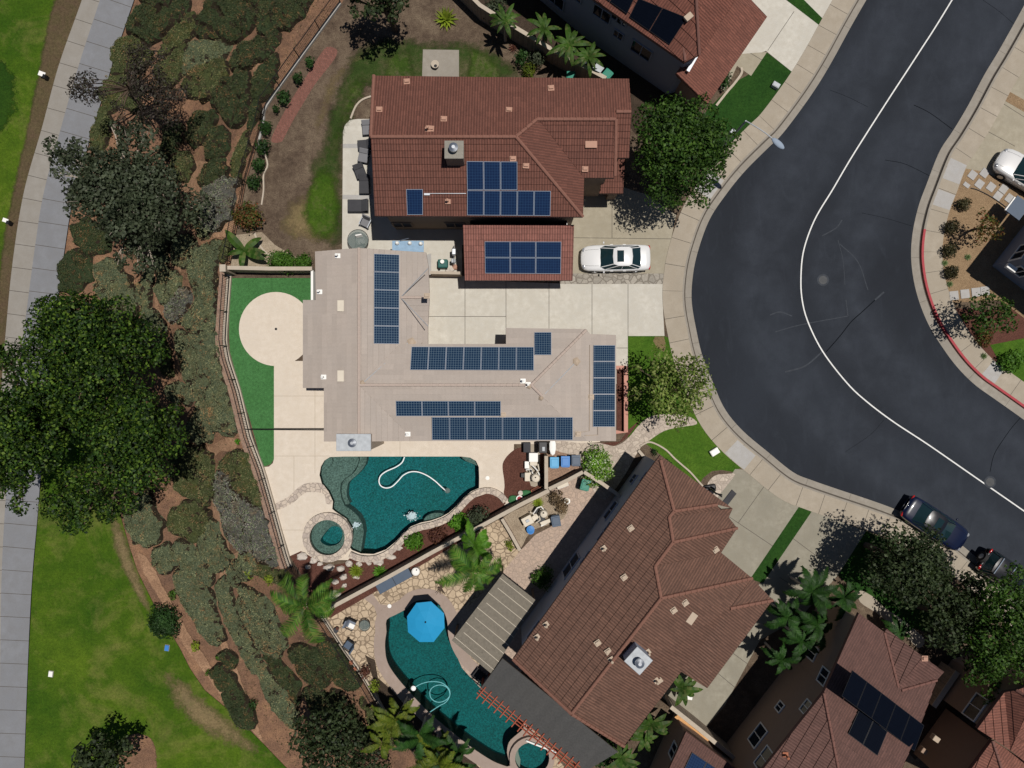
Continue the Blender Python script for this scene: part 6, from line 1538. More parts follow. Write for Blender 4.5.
# basketball hoop on driveway of C
bh = thing('basketball_hoop', 'dark freestanding hoop stand at the upper corner of the turned house driveway', 'hoop stand', P(709, 488, 0))
mb = MB(); c = P(709.5, 487.5, .12); mb.box(c, (.9, .42, .24), R(10), bev=.1); mb.build('base', M['black'], bh)
mb = MB(); mb.tube([P(709.5, 488, .2), P(711.5, 489.5, 1.8), P(716, 493.5, 2.6), P(722, 495, 2.9)], .06, 8); mb.tube([P(713, 491, 2.0), P(722, 497, 2.6)], .04, 6); mb.build('pole', M['black'], bh)
mb = MB(); c = P(729.5, 497.5, 2.7); mb.box(c, (.62, 1.0, .06), mat=Matrix.Rotation(R(-38), 4, 'Z') @ Matrix.Rotation(R(35), 4, 'Y')); mb.build('backboard', M['darkgrey'], bh)
# lumber on the wall
lu = thing('lumber_stack', 'stack of orange lumber planks along the bottom block wall', 'lumber', P(705, 742, 0))
for k in range(4):
    mb = MB(); a, b = P(675 + k * 1.6, 716.5 - k * 1.0, 1.0 + .05 * k), P(728 + k * 2.2, 759 - k * 1.4, 1.0 + .05 * k); c = (a + b) / 2; mb.box(c, ((b - a).length, .12, .08), math.atan2((b - a).y, (b - a).x)); mb.build('plank', M['wood'], lu)
mb = MB()
for u in (.15, .5, .85): p = P(676, 715, 1).lerp(P(730, 757, 1), u); mb.box((p.x, p.y, .48), (.35, .1, .96), R(30))
mb.build('trestle', M['bark'], lu)
# boulders in the mulch bed
bl = [(302, 556.5, .5, 'largest pale boulder at the left end of the mulch bed'), (314, 560, .38, 'pale boulder just below the left side of the spa ring'), (320, 564, .3, 'flat grey boulder touching the lower spa ring'), (329, 567.5, .42, 'pale rounded boulder right of the palm shadow'), (340.5, 568.5, .4, 'grey boulder between the spa ring and the yellow-green plant'), (349.5, 563.5, .36, 'upright pale boulder below the joint of spa and pool'), (359, 564, .26, 'small pale boulder above the yellow-green plant'),
      (369, 563, .26, 'low pale stone under the pool edge'), (379, 561.5, .46, 'long pale boulder above the bright green fern'), (391, 557, .36, 'tall pale boulder between two ferns'), (399, 548, .3, 'pale stone beside the feathery fern near the pool edge'), (343.5, 577, .36, 'grey boulder in the middle of the palm shadow'), (335, 582, .34, 'pale boulder under the right palm fronds'), (356, 577, .32, 'pale boulder just below the yellow-green plant'), (344.5, 585.5, .26, 'small pale boulder in open mulch'), (334.5, 594.5, .48, 'long pale boulder nearest the block wall'), (308, 567, .3, 'dark-sided boulder shaded by the left palm')]
for i, (x, y, r, lab) in enumerate(bl):
    r *= .82; mb = MB(); mb.blob(P(x, y, r * .3), (r * random.uniform(.8, 1.1), r * random.uniform(.6, .8), r * .7), amp=.55, sub=2, seed=i + 1, freq=1.5); rz = random.uniform(0, 3)
    tag(mb.build('boulder', M['rock'], base=P(x, y, 0)), lab, 'boulder', 'boulders in the pool mulch bed')
# white cloud of stones
# =================================================================== PLANTS
rng = np.random.default_rng(11); DEN = 3.0
L_ = {}
L_['ficus'] = m_leaf('ficus_leaves', [(.006, .017, .003), (.013, .034, .005), (.032, .072, .008), (.105, .165, .020)])
L_['street'] = m_leaf('street_tree_leaves', [(.014, .036, .006), (.026, .062, .009), (.042, .09, .013), (.07, .13, .02)])
L_['light'] = m_leaf('light_tree_leaves', [(.055, .10, .014), (.10, .155, .025), (.17, .215, .05), (.25, .28, .10)])
L_['dark'] = m_leaf('dark_tree_leaves', [(.014, .024, .010), (.024, .038, .014), (.036, .052, .02), (.05, .07, .028)], .25)
L_['purple'] = m_leaf('purple_brown_leaves', [(.022, .018, .016), (.034, .026, .022), (.046, .036, .028), (.036, .042, .02)], .2)
L_['olive'] = m_leaf('grey_olive_leaves', [(.024, .034, .018), (.038, .05, .027), (.055, .068, .038), (.075, .09, .055)], .25)
L_['hedge'] = m_leaf('hedge_leaves', [(.03, .08, .008), (.05, .12, .012), (.08, .16, .02)])
L_['darkshrub'] = m_leaf('dark_shrub_leaves', [(.012, .035, .008), (.022, .055, .012), (.035, .075, .018)])
L_['redshrub'] = m_leaf('red_green_shrub_leaves', [(.04, .07, .012), (.07, .075, .015), (.2, .06, .03), (.05, .09, .015)])
L_['flower'] = m_leaf('white_flowering_leaves', [(.05, .14, .01), (.09, .2, .014), (.13, .25, .02), (.17, .28, .04), (.6, .6, .5)])
L_['dry'] = m_leaf('dry_brown_twigs', [(.13, .085, .045), (.2, .14, .08), (.09, .06, .035)], .1)
L_['maroon'] = m_leaf('maroon_leaves', [(.06, .022, .018), (.09, .035, .025), (.12, .055, .03)], .2)
L_['fern'] = m_leaf('bright_fern_leaves', [(.05, .15, .01), (.08, .2, .015), (.12, .25, .03)], .4)
L_['lime'] = m_leaf('lime_leaves', [(.14, .2, .015), (.2, .26, .02), (.24, .28, .04)], .4)
L_['palm'] = m_leaf('palm_leaves', [(.022, .066, .008), (.045, .12, .012), (.08, .17, .02), (.12, .15, .03)], .3)
L_['palmy'] = m_leaf('yellow_green_palm_leaves', [(.05, .085, .008), (.09, .125, .012), (.15, .17, .02)], .4)
L_['palmd'] = m_leaf('dark_palm_leaves', [(.010, .036, .006), (.018, .055, .009), (.03, .078, .013)], .3)
L_['banana'] = m_leaf('banana_leaves', [(.025, .065, .008), (.042, .092, .012), (.06, .115, .024), (.1, .12, .035)], .4)
L_['agave'] = m_leaf('agave_leaves', [(.06, .1, .03), (.1, .14, .05)], .15)
def leaf_quads(C, N, size, aspect=.7, jit=.6):
    """C centres, N normals -> rhombus leaves"""
    n = len(C); N = N + rng.normal(0, jit, (n, 3)); N /= np.linalg.norm(N, axis=1)[:, None] + 1e-9
    A = rng.normal(0, 1, (n, 3)); A -= N * (A * N).sum(1)[:, None]; A /= np.linalg.norm(A, axis=1)[:, None] + 1e-9
    B = np.cross(N, A); s = (size * rng.uniform(.6, 1.3, n))[:, None]
    V = np.empty((n, 4, 3)); V[:, 0] = C - A * s * .5; V[:, 1] = C + B * s * aspect * .5 - N * s * .06; V[:, 2] = C + A * s * .5; V[:, 3] = C - B * s * aspect * .5 - N * s * .06
    F = np.arange(n * 4).reshape(n, 4)
    return V.reshape(-1, 3), F
def crown_points(blobs, dens, top=-.35, fill=.25):
    """points on uneven lumps; blobs (x, y, z, r, squash)"""
    Cs, Ns = [], []
    for (x, y, z, r, q) in blobs:
        n = max(12, int(dens * DEN * 4 * PI * r * r * .6))
        d = rng.normal(0, 1, (n, 3)); d /= np.linalg.norm(d, axis=1)[:, None]; d = d[d[:, 2] > top]; n = len(d)
        lob = np.array([1 + .55 * noise.noise(Vector((float(a * 2.1 + x), float(b * 2.1 + y), float(c * 2.1)))) for a, b, c in d])
        rad = r * lob * np.where(rng.random(n) < fill, rng.uniform(.45, .95, n), rng.uniform(.9, 1.08, n))
        Cs.append(np.array((x, y, z)) + d * rad[:, None] * np.array((1, 1, q))); Ns.append(d * np.array((1, 1, 1.2)))
    return np.vstack(Cs), np.vstack(Ns)
def lumps(px, py, h, rpx, n, spread=1.0, q=.75, hv=.6, seed=0, rr=(.22, .36)):
    n = int(n * 1.25)
    """n lumps filling a round crown seen at (px, py)"""
    rd = random.Random(seed + int(px * 7 + py)); out = []
    c = P(px, py, h); Rm = rpx * S * (H - h) / H
    for i in range(n):
        a = i * 2.39996 + rd.uniform(-.3, .3); d = Rm * .72 * math.sqrt((i + .3) / n) * spread * rd.uniform(.85, 1.12); r = Rm * rd.uniform(*rr)
        z = h + hv * Rm * (.55 - (d / Rm) ** 2) + rd.uniform(-.35, .3) * Rm * .62
        out.append((c.x + d * math.cos(a), c.y + d * math.sin(a), z, r, q))
    return out
def limbs(mb, base, blobs, r0, top):
    b = Vector(base); n = len(blobs); cx = sum(q[0] for q in blobs) / n; cy = sum(q[1] for q in blobs) / n
    fork = b.lerp(Vector((cx, cy, top)), .45); mb.tube([b, b.lerp(fork, .5) + Vector((.05, .04, 0)), fork], [r0 * 1.25, r0, r0 * .85], 9)
    for i, q in enumerate(blobs):
        e = Vector((q[0], q[1], q[2] - q[3] * .1)); m = fork.lerp(e, .5) + Vector((random.uniform(-.2, .2), random.uniform(-.2, .2), .15))
        mb.tube([fork, m, e], [r0 * .6, r0 * .32, r0 * .1], 6)
        for k in range(3):
            d = Vector((random.gauss(0, 1), random.gauss(0, 1), random.uniform(.0, 1))).normalized() * q[3] * .8; mb.tube([m.lerp(e, .6), e + d], [r0 * .18, r0 * .05], 5)
def tree(name, label, blobs, base, dens, size, mat, bark=None, r0=.22, cat='tree', group=None, fill=.3, top=-.45, aspect=.72):
    t = thing(name, label, cat, base, 0, group)
    mb = MB(); limbs(mb, base, blobs, r0, max(q[2] for q in blobs)); mb.build('trunk', bark or M['bark'], t)
    C, N = crown_points(blobs, dens, top, fill); V, F = leaf_quads(C, N, size, aspect); np_mesh('crown', V, F, mat, t)
    return t
def shrub(name, label, px, py, rpx, h, mat, dens=60, size=.16, q=.8, n=5, cat='shrub', group=None, ry=None, ground=None, stem=True, fill=.2):
    c = P(px, py, h * .6) if ground is None else Vector(ground)
    z0 = 0 if ground is None else ground[2]
    r = rpx * S; base = Vector((c.x, c.y, z0)); blobs = []
    rd = random.Random(int(px * 13 + py * 7))
    for i in range(n):
        a = i * 2.39996; d = r * .55 * math.sqrt(i / max(1, n)); blobs.append((c.x + d * math.cos(a), c.y + d * math.sin(a) * (ry or 1), z0 + h * .45, r * rd.uniform(.5, .65), min(1.2, h * .55 / (r * .58))))
    t = thing(name, label, cat, base, 0, group)
    C, N = crown_points(blobs, dens, -.2, fill); V, F = leaf_quads(C, N, size); np_mesh('foliage', V, F, mat, t)
    if stem:
        mb = MB()
        for k in range(4): mb.tube([base, base + Vector((random.uniform(-.4, .4) * r, random.uniform(-.4, .4) * r, h * .6))], [.03, .01], 5)
        mb.build('stem', M['bark'], t)
    return t
def frond(mb, o, az, el, L, droop, w, n=46, blade=.34, wid=.068):
    pts = []; p = Vector(o); e = el; st = L / n
    for i in range(n + 1):
        pts.append(p.copy()); p = p + Vector((math.cos(az) * math.cos(e), math.sin(az) * math.cos(e), math.sin(e))) * st; e -= droop / n * (1 + i / n)
    mb.tube([pts[0], pts[n // 2], pts[-1]], [.03, .018, .005], 4)
    for i in range(3, n + 1):
        t = (pts[i] - pts[i - 1]).normalized(); sd = t.cross(Vector((0, 0, 1))).normalized(); up = sd.cross(t)
        k = math.sin(min(1, (i / n) * 1.15) * PI * .82 + .25); bl = blade * L * max(.18, k) * .5
        for s in (-1, 1):
            d = (sd * s * .85 + t * .55 - up * random.uniform(-.05, .3)).normalized() * bl * random.uniform(.85, 1.1); a = pts[i]; ww = t * wid
            mb.face([a - ww * .5, a + ww * .5, a + d * .6 + ww * .5 - Vector((0, 0, .02)), a + d - Vector((0, 0, .1 * bl))])
def palm(name, label, px, py, h, nf, L, mat, seed=0, trunk=.13, ground=0.0, droop=1.5, group=None, el=(-.1, 1.0), multi=1, blade=.42):
    random.seed(seed + 50); c = P(px, py, h); base = Vector((c.x, c.y, ground)); t = thing(name, label, 'palm', base, 0, group)
    mb = MB(); fr = MB()
    for m in range(multi):
        off = Vector((0, 0, 0)) if multi == 1 else Vector((random.uniform(-.5, .5), random.uniform(-.5, .5), random.uniform(-.9, .2)))
        top = c + off; mb.tube([base + off * .3, base.lerp(top, .5), top], [trunk, trunk * .8, trunk * .7], 8)
        k = max(5, nf // multi)
        for i in range(k):
            az = i * 2.39996 + random.uniform(-.2, .2); frond(fr, top, az, random.uniform(*el), L * random.uniform(.6, 1.12), droop * random.uniform(.6, 1.4), .1, blade=blade)
    mb.build('trunk', M['palebark'], t); fr.build('fronds', mat, t)
    return t
def banana(name, label, px, py, h, n, L, mat, seed=0, width=.42, ground=0.0, cat='banana plant', spread=1.0):
    random.seed(seed + 9); c = P(px, py, h); base = Vector((c.x, c.y, ground)); t = thing(name, label, cat, base)
    mb = MB(); mb.tube([base, Vector((c.x, c.y, h * .8))], [.12, .07], 8); mb.build('stem', M['palebark'], t)
    lf = MB()
    for i in range(n):
        az = i * 2.39996 + random.uniform(-.3, .3); e = random.uniform(.3, 1.0); l = L * random.uniform(.7, 1.15); p = Vector((c.x, c.y, h * .8)); prev = None; N_ = 9
        for k in range(N_ + 1):
            tt = Vector((math.cos(az) * math.cos(e), math.sin(az) * math.cos(e), math.sin(e))); sd = Vector((-math.sin(az), math.cos(az), 0)); w_ = width * l / 1.5 * math.sin(min(1, .06 + k / N_ * .97) * PI) ** .7 * .5 + .012
            cur = (p + sd * w_ - Vector((0, 0, w_ * .25)), p.copy(), p - sd * w_ - Vector((0, 0, w_ * .25)))
            if prev: lf.face([prev[0], cur[0], cur[1], prev[1]]); lf.face([prev[1], cur[1], cur[2], prev[2]])
            prev = cur; p = p + tt * l / N_; e -= .17 * random.uniform(.7, 1.3)
    lf.build('leaves', mat, t); return t
def rosette(name, label, px, py, r, mat, n=26, ground=None, h=.35, cat='plant', group=None):
    b = P(px, py, .1) if ground is None else Vector(ground); b = Vector((b.x, b.y, 0 if ground is None else ground[2])); t = thing(name, label, cat, b, 0, group); mb = MB()
    for i in range(n):
        a = i * 2.39996; e = .15 + 1.1 * (i / n); d = Vector((math.cos(a) * math.cos(e), math.sin(a) * math.cos(e), math.sin(e) * .8)); sd = Vector((-math.sin(a), math.cos(a), 0)); w_ = r * .09
        p1 = b + d * r * .5 + Vector((0, 0, .05)); p2 = b + d * r + Vector((0, 0, -.03)); s0 = b + Vector((0, 0, .05))
        mb.face([s0 + sd * w_ * .6, s0 - sd * w_ * .6, p1 - sd * w_, p1 + sd * w_]); mb.face([p1 + sd * w_, p1 - sd * w_, p2])
    mb.build('leaves', mat, t); return t

# --- big trees on the slope at the left
gl = LOW
tree('ficus_tree', 'big dark green tree over the path with its crown touching the grey band', lumps(94, 350, 4.2, 69, 19, seed=1) + lumps(135, 345, 3.2, 38, 5, seed=2) + lumps(55, 318, 3.0, 30, 4, seed=5), Pt(112, 376), 34, .21, L_['ficus'], r0=.32)
tree('ficus_tree', 'big bright-topped green tree below the upper one, its right edge near the shrub mounds', lumps(134, 442, 4.7, 57, 16, seed=3) + lumps(165, 420, 3.5, 28, 4, seed=4) + lumps(85, 500, 3.0, 42, 7, seed=8) + lumps(125, 490, 2.6, 26, 3, seed=12), Pt(146, 440), 34, .21, L_['ficus'], r0=.32)
tree('ficus_tree', 'dark green tree cut by the left edge over the grey path', lumps(24, 432, 3.8, 62, 17, seed=6) + lumps(60, 410, 2.4, 40, 8, seed=26) + lumps(20, 360, 3.2, 30, 5, seed=7) + lumps(18, 490, 3.0, 28, 4, seed=9), Pt(60, 430), 34, .21, L_['ficus'], r0=.3)
tree('dark_tree', 'sparse purple-brown tree leaning across the path near the top', lumps(88, 90, 2.5, 21, 5, q=.6, seed=1, rr=(.35, .5)) + lumps(145, 62, 2.2, 24, 8, q=.6, seed=2) + lumps(160, 100, 2.2, 34, 11, q=.6, seed=3) + lumps(140, 85, 1.8, 22, 6, q=.6, seed=13) + lumps(120, 110, 1.2, 16, 3, q=.6, seed=8), Pt(130, 96), 30, .15, L_['purple'], r0=.13, fill=.65)
tree('dark_tree', 'wide grey-olive tree with pale bare limbs on the upper slope', lumps(118, 198, 3.0, 54, 16, q=.5, seed=4) + lumps(76, 160, 2.2, 30, 8, q=.5, seed=5) + lumps(155, 205, 2.5, 48, 13, q=.5, seed=6) + lumps(140, 145, 2.0, 30, 6, q=.55, seed=7) + lumps(140, 255, 1.0, 26, 5, q=.6, seed=9) + lumps(118, 130, 1.5, 16, 3, q=.6, seed=10), Pt(150, 195), 20, .25, L_['olive'], M['palebark'], r0=.22, fill=.4)
tree('dark_tree', 'nearly black tree on the lower slope cut by the bottom edge', lumps(330, 742, 1.5, 42, 10, seed=1) + lumps(310, 722, 1.0, 20, 4, seed=3) + lumps(370, 760, 1.2, 28, 5, seed=2), Pt(330, 730), 20, .25, L_['dark'], r0=.2, fill=.4)
tree('dark_tree', 'dark tree rising from a bare soil ring in the lower left lawn', lumps(104, 757, -.5, 32, 8, seed=1), Pt(118, 752), 16, .32, L_['dark'], r0=.16, fill=.4)
tree('street_tree', 'dense round green street tree beside the driveway with the white sedan', lumps(680, 152, 5.2, 56, 20, seed=1) + lumps(655, 175, 4.2, 25, 3, seed=2) + lumps(700, 190, 4.0, 22, 3, seed=9) + lumps(650, 120, 4.5, 22, 3, seed=7), P(660, 180, 0), 34, .19, L_['street'], r0=.2)
tree('street_tree', 'light green flowering street tree over the lawn beside the beige roof', lumps(677, 386, 3.6, 44, 14, seed=4, q=.6) + lumps(650, 390, 2.8, 22, 4, seed=5) + lumps(645, 372, 2.6, 14, 2, seed=6), P(668, 386, 0), 21, .20, L_['light'], r0=.13, fill=.45)
tree('street_tree', 'dark leafy street tree beside the dark blue parked car', lumps(906, 566, 4.6, 46, 15, seed=2) + lumps(935, 585, 4.0, 30, 7, seed=3) + lumps(880, 555, 4.0, 24, 5, seed=5), P(866, 545, 0), 24, .22, L_['dark'], r0=.18, fill=.4)
tree('street_tree', 'bright-leaved tree above the terracotta roof at the right edge', lumps(1005, 640, 4.8, 48, 14, seed=3) + lumps(1004, 596, 4.8, 34, 10, seed=16) + lumps(985, 680, 4.0, 26, 4, seed=6), P(950, 608, 0), 34, .19, L_['street'], r0=.2)
tree('street_tree', 'dark tree between the leafy right-edge tree and the dusty red roof', lumps(955, 622, 3.6, 38, 12, seed=5) + lumps(968, 590, 3.0, 28, 7, seed=7) + lumps(985, 665, 3.0, 28, 6, seed=17), P(918, 606, 0), 24, .22, L_['dark'], r0=.16, fill=.4)
tree('small_tree', 'green tree over the red kerb walk above the small bright lawn', lumps(990, 314, 2.6, 28, 8, seed=5) + lumps(970, 322, 2.0, 14, 3, seed=4), P(972, 318, 0), 24, .2, L_['street'], r0=.1)
tree('small_tree', 'small tree with red flowers at the gravel yard on the right', lumps(988, 228, 2.0, 20, 7, seed=8), P(972, 230, 0), 34, .16, L_['redshrub'], r0=.08)
tree('dark_tree', 'dark tree crown cut by the top edge above the patchy yard', lumps(380, -6, 4.5, 34, 8, seed=2) + lumps(395, 8, 4.0, 18, 3, seed=3) + lumps(352, 2, 3.6, 18, 3, seed=4), P(395, 30, 0), 18, .28, L_['dark'], r0=.18)
# --- hedges and bushes
shrub('hedge_bush', 'larger of two bright green bushes along the wall above the putting green', 282, 260.5, 14, 1.3, L_['hedge'], 90, .13, n=6, ry=.6)
shrub('hedge_bush', 'smaller bright green bush touching the upper left corner of the beige roof', 303, 262, 10, 1.2, L_['hedge'], 90, .13, n=5, ry=.7)
shrub('flowering_bush', 'lush green bush with white flowers beside the slate bin', 598, 466, 17, 1.5, L_['flower'], 95, .14, n=8, ry=1.1)
shrub('fence_shrub', 'dark red-green shrub at the bend of the fence above the banana plant', 247, 215, 15, 1.5, L_['redshrub'], 60, .16, n=6)
for i, (x, y, r, lab) in enumerate(((265, 128, 8, 'dark round shrub at the fence corner by the lower end of the red brick path'), (262, 147, 9, 'dark shrub second below the end of the red brick path along the fence'), (258, 165, 8, 'dark shrub third below the brick path end along the fence'), (253, 182, 9, 'white-dotted dark shrub just above the red-green one along the fence'), (309, 62, 6, 'uppermost dark shrub between the fence and brick path'), (297, 78, 6, 'dark shrub beside the middle of the red brick path'), (283, 96, 8, 'largest dark shrub beside the lower half of the red brick path'), (275, 108, 4, 'tiny dark shrub next to the fence corner'))):
    shrub('fence_shrub', lab, x, y, r, 1.0, L_['darkshrub'], 55, .16, n=4, group='dark shrubs along the fence')
ag = [((965, 204), 'highest of the four dark round shrubs in the tan gravel'), ((952, 227), 'dark round shrub second from the top in the tan gravel'), ((951, 250.5), 'dark round shrub third from the top in the tan gravel'), ((953, 272), 'lowest dark round shrub in the tan gravel')]
for (x, y), lab in ag: shrub('round_shrub', lab, x, y, 8, .7, m_dark_round if False else L_['roundsh'] if 'roundsh' in L_ else L_.setdefault('roundsh', m_leaf('dark_olive_round_shrub', [(.028, .026, .010), (.045, .04, .014), (.06, .055, .02)], .1)), 110, .11, n=5, group='round shrubs in the tan gravel')
for x, y, lab in ((945, 263, 'small grey stone-coloured tuft left of the third and fourth round shrubs'), (950, 284, 'grey tuft below the lowest round shrub'), (968, 257, 'tiny dry tuft right of the third round shrub'), (984, 356, 'grey tuft on the sidewalk edge below the leafy tree')): rosette('grass_tuft', lab, x, y, .32, L_['agave'], 22)
shrub('red_shrub', 'dark maroon shrub between two ferns in the mulch beside the pool', 438, 536, 10, .8, L_['maroon'], 55, .15, n=5)
shrub('fern_bush', 'bright green feathery fern in the mulch under the pool edge', 415, 541, 10, .9, L_['fern'], 65, .17, n=5)
shrub('fern_bush', 'bright green upright plant in the mulch near the palm fronds', 459, 523, 10, 1.2, L_['fern'], 65, .17, n=5)
shrub('fern_bush', 'tall grey-green plant beside the wall above the big palm', 478, 518, 12, 1.3, L_['olive'], 45, .17, n=5)
rosette('lime_plant', 'yellow-green plant in the mulch right of the spa', 356, 571, .62, L_['lime'], 40)
rosette('fern_plant', 'bright green fern at the wall below the yellow-green plant', 380, 572, .62, L_['fern'], 44)
shrub('dry_shrub', 'large dry brown shrub at the top of the gravel equipment yard', 555, 498, 8, .8, L_['dry'], 60, .14, n=4)
shrub('dry_shrub', 'smaller dry brown shrub between the larger one and the white bucket', 562, 507, 8, .8, L_['dry'], 60, .14, n=4)
rosette('grass_tuft', 'light green grass tuft at the back of the gravel equipment yard', 538, 503, .5, L_['lime'], 36)
shrub('clipped_shrub', 'yellow-green bush by the low partition wall', 510, 545, 6, .7, L_['lime'], 70, .12, n=3)
shrub('clipped_hedge', 'half-round green hedge in the shaded corner beside the slatted cover', 544, 578, 12, .9, L_['hedge'], 80, .13, n=5, ry=1.3)
shrub('red_shrub', 'dark red-leaved shrub in the narrow bed by the lower fence', 365, 672, 7, .8, L_['maroon'], 60, .14, n=4)
shrub('clipped_shrub', 'yellow-green bush below the red-leaved one by the lower fence', 374, 687, 7, .8, L_['lime'], 60, .13, n=4)
shrub('clipped_shrub', 'pale variegated rectangular bush behind the upper house', 538, 57, 10, 1.2, L_['olive'], 60, .14, n=5, ry=.7)
shrub('fence_shrub', 'dark green bush left of the pale rectangular one behind the upper house', 521, 58, 9, 1.2, L_['darkshrub'], 50, .16, n=4)
shrub('clipped_shrub', 'yellowish bush just above the red-brown roof eave', 528, 71, 9, .9, L_['palmy'], 50, .15, n=4)
rosette('agave_plant', 'spiky yellow-green agave on bare soil near the top edge', 446, 19, .95, L_['lime'], 34)
rosette('dry_plant', 'reddish dry plant at the foot of the wall behind the upper house', 513, 48, .45, L_['maroon'], 22)
for i, (x, y, r, lab) in enumerate(((655, 452, 5, 'small shrub at the top of the white edging by the turned house'), (668, 464, 6, 'small dark shrub along the middle of the white edging'), (680, 474, 5, 'dark shrub further down the white edging'), (697, 488, 6, 'dark green shrub at the lower end of the white edging'))): shrub('edging_shrub', lab, x, y, r, .5, L_['darkshrub'], 60, .12, n=3, group='shrubs inside the white edging')
shrub('climbing_bush', 'dark green bush under the lower roof edge of the orange-red house', 725, 80, 8, .9, L_['darkshrub'], 50, .16, n=5, ry=1.5)
shrub('bright_bush', 'bright green grassy bush at the edge of the small lawn on the right', 1012, 362, 13, .9, L_['hedge'], 70, .16, n=5)
shrub('dry_shrub', 'reddish-green shrub between the leafy tree and the sidewalk on the right', 985, 338, 11, .8, L_['redshrub'], 45, .15, n=4)
shrub('round_clipped_bush', 'perfectly round dark green bush at the edge of the lower left lawn', 169, 620, 17.5, 1.4, L_['darkshrub'], 110, .13, n=7, ground=Pt(169, 620))
# --- palms and bananas
palm('palm_tree', 'large feathery palm over the fence corner left of the mulch bed', 306, 606, 4.6, 11, 3.5, L_['palm'], 1, .14)
palm('palm_tree', 'large feathery palm beside the slatted patio cover', 477, 572, 4.4, 11, 3.1, L_['palm'], 2, .14)
palm('palm_tree', 'bright palm clump over the block wall above the slatted cover palm', 474, 545, 3.2, 9, 1.9, L_['fern'], 3, .1)
for i, (x, y, h, L, m, lab) in enumerate(((402, 716, 2.8, 1.9, 'palmy', 'yellow-green palm at the end of the lower fence'), (420, 740, 3.0, 2.0, 'palmd', 'dark palm between two yellow-green palms beside the dark teal pool'), (433, 757, 2.8, 2.0, 'palmy', 'yellow-green palm nearest the bottom edge'), (452, 762, 2.6, 1.7, 'palmd', 'dark palm against the taupe coping at the bottom edge'), (385, 740, 2.2, 1.4, 'palmy', 'small yellow-green palm on the slope side at the bottom'))):
    palm('areca_palm', lab, x, y, h, 15, L, L_[m], 10 + i, .07, multi=3, droop=1.0, el=(.3, 1.2), blade=.45)
for i, (x, y, h, L, lab) in enumerate(((812, 592, 3.4, 2.0, 'dark palm nearest the path junction beside the dusty red roof'), (788, 618, 3.2, 1.8, 'dark palm shading the side path, middle of the row'), (818, 625, 3.6, 1.9, 'green palm close to the left gable of the dusty red roof'), (803, 642, 3.4, 1.8, 'green palm between the side path and the shaded windows'), (782, 660, 3.0, 1.4, 'lowest small palm of the row by the shaded side path'), (845, 598, 3.0, 1.7, 'palm at the top left corner of the dusty red roof'), (900, 632, 2.0, 1.3, 'spiky palm over the small gable of the dusty red roof'))):
    palm('fan_palm', lab, x, y, h, 13, L, L_['palmd'], 30 + i, .09, multi=1, droop=1.1, el=(-.2, 1.1), blade=.42)
for i, (x, y, L, lab) in enumerate(((505, 16, 1.3, 'banana plant nearest the top edge behind the block wall'), (545, 24, 1.35, 'banana plant in the middle of the group behind the block wall'), (570, 40, 1.6, 'largest banana plant leaning over the block wall end'), (590, 52, 1.25, 'banana plant closest to the grey lidded bins'))):
    banana('banana_plant', lab, x, y, 3.2, 13, L, L_['banana'], i, .30)
banana('banana_plant', 'young banana plant with upright paddle leaves beside the wall pillar', 243, 250, 1.2, 6, 1.8, L_['banana'], 7)
banana('banana_plant', 'banana plant around the pale blue-white box at the side path', 684, 690, 1.6, 9, 1.3, L_['banana'], 8)
banana('banana_plant', 'banana plant in the dark corner below the turned brown roof', 652, 728, 2.2, 10, 1.5, L_['banana'], 9)
banana('banana_plant', 'banana plant at the bottom edge beside the grey patio roof', 622, 762, 2.2, 12, 1.5, L_['banana'], 12)
banana('banana_plant', 'banana plant between the other two near the bottom edge', 645, 740, 2.0, 9, 1.2, L_['banana'], 13)
shrub('dark_bush', 'dark green bush under the lower corner of the turned brown roof', 600, 752, 16, 1.8, L_['darkshrub'], 50, .2, n=6)
shrub('white_flower_shrub', 'pale flowering shrub at the top edge left of the banana plants', 496, 8, 13, 1.4, L_['olive'], 55, .16, n=5)
# small plants on the slope
for x, y, m, r, lab in ((174, 594, 'hedge', 6, 'small bright green shrub above the round clipped bush'), (197, 645, 'lime', 6, 'small yellowish plant right of the round clipped bush'), (239, 441, 'fern', 3, 'tiny bright green plant on the slope by the fence'), (250, 572, 'lime', 6, 'yellow-green plant on the bare slope near the left palm'), (271, 578, 'lime', 7, 'pale yellowish plant below the pool deck corner on the slope'), (279, 597, 'olive', 5, 'grey-green plant on the bare soil left of the large palm'), (219, 657, 'hedge', 3, 'tiny green shrub beside a small oval mound'), (209, 671, 'hedge', 3, 'tiny green shrub at the top of the long lower mound'), (254, 703, 'darkshrub', 6, 'dark twiggy shrub right of the long lower mound')):
    shrub('slope_plant', lab, x, y, r, .5, L_[m], 55, .13, n=4, ground=Pt(x, y))

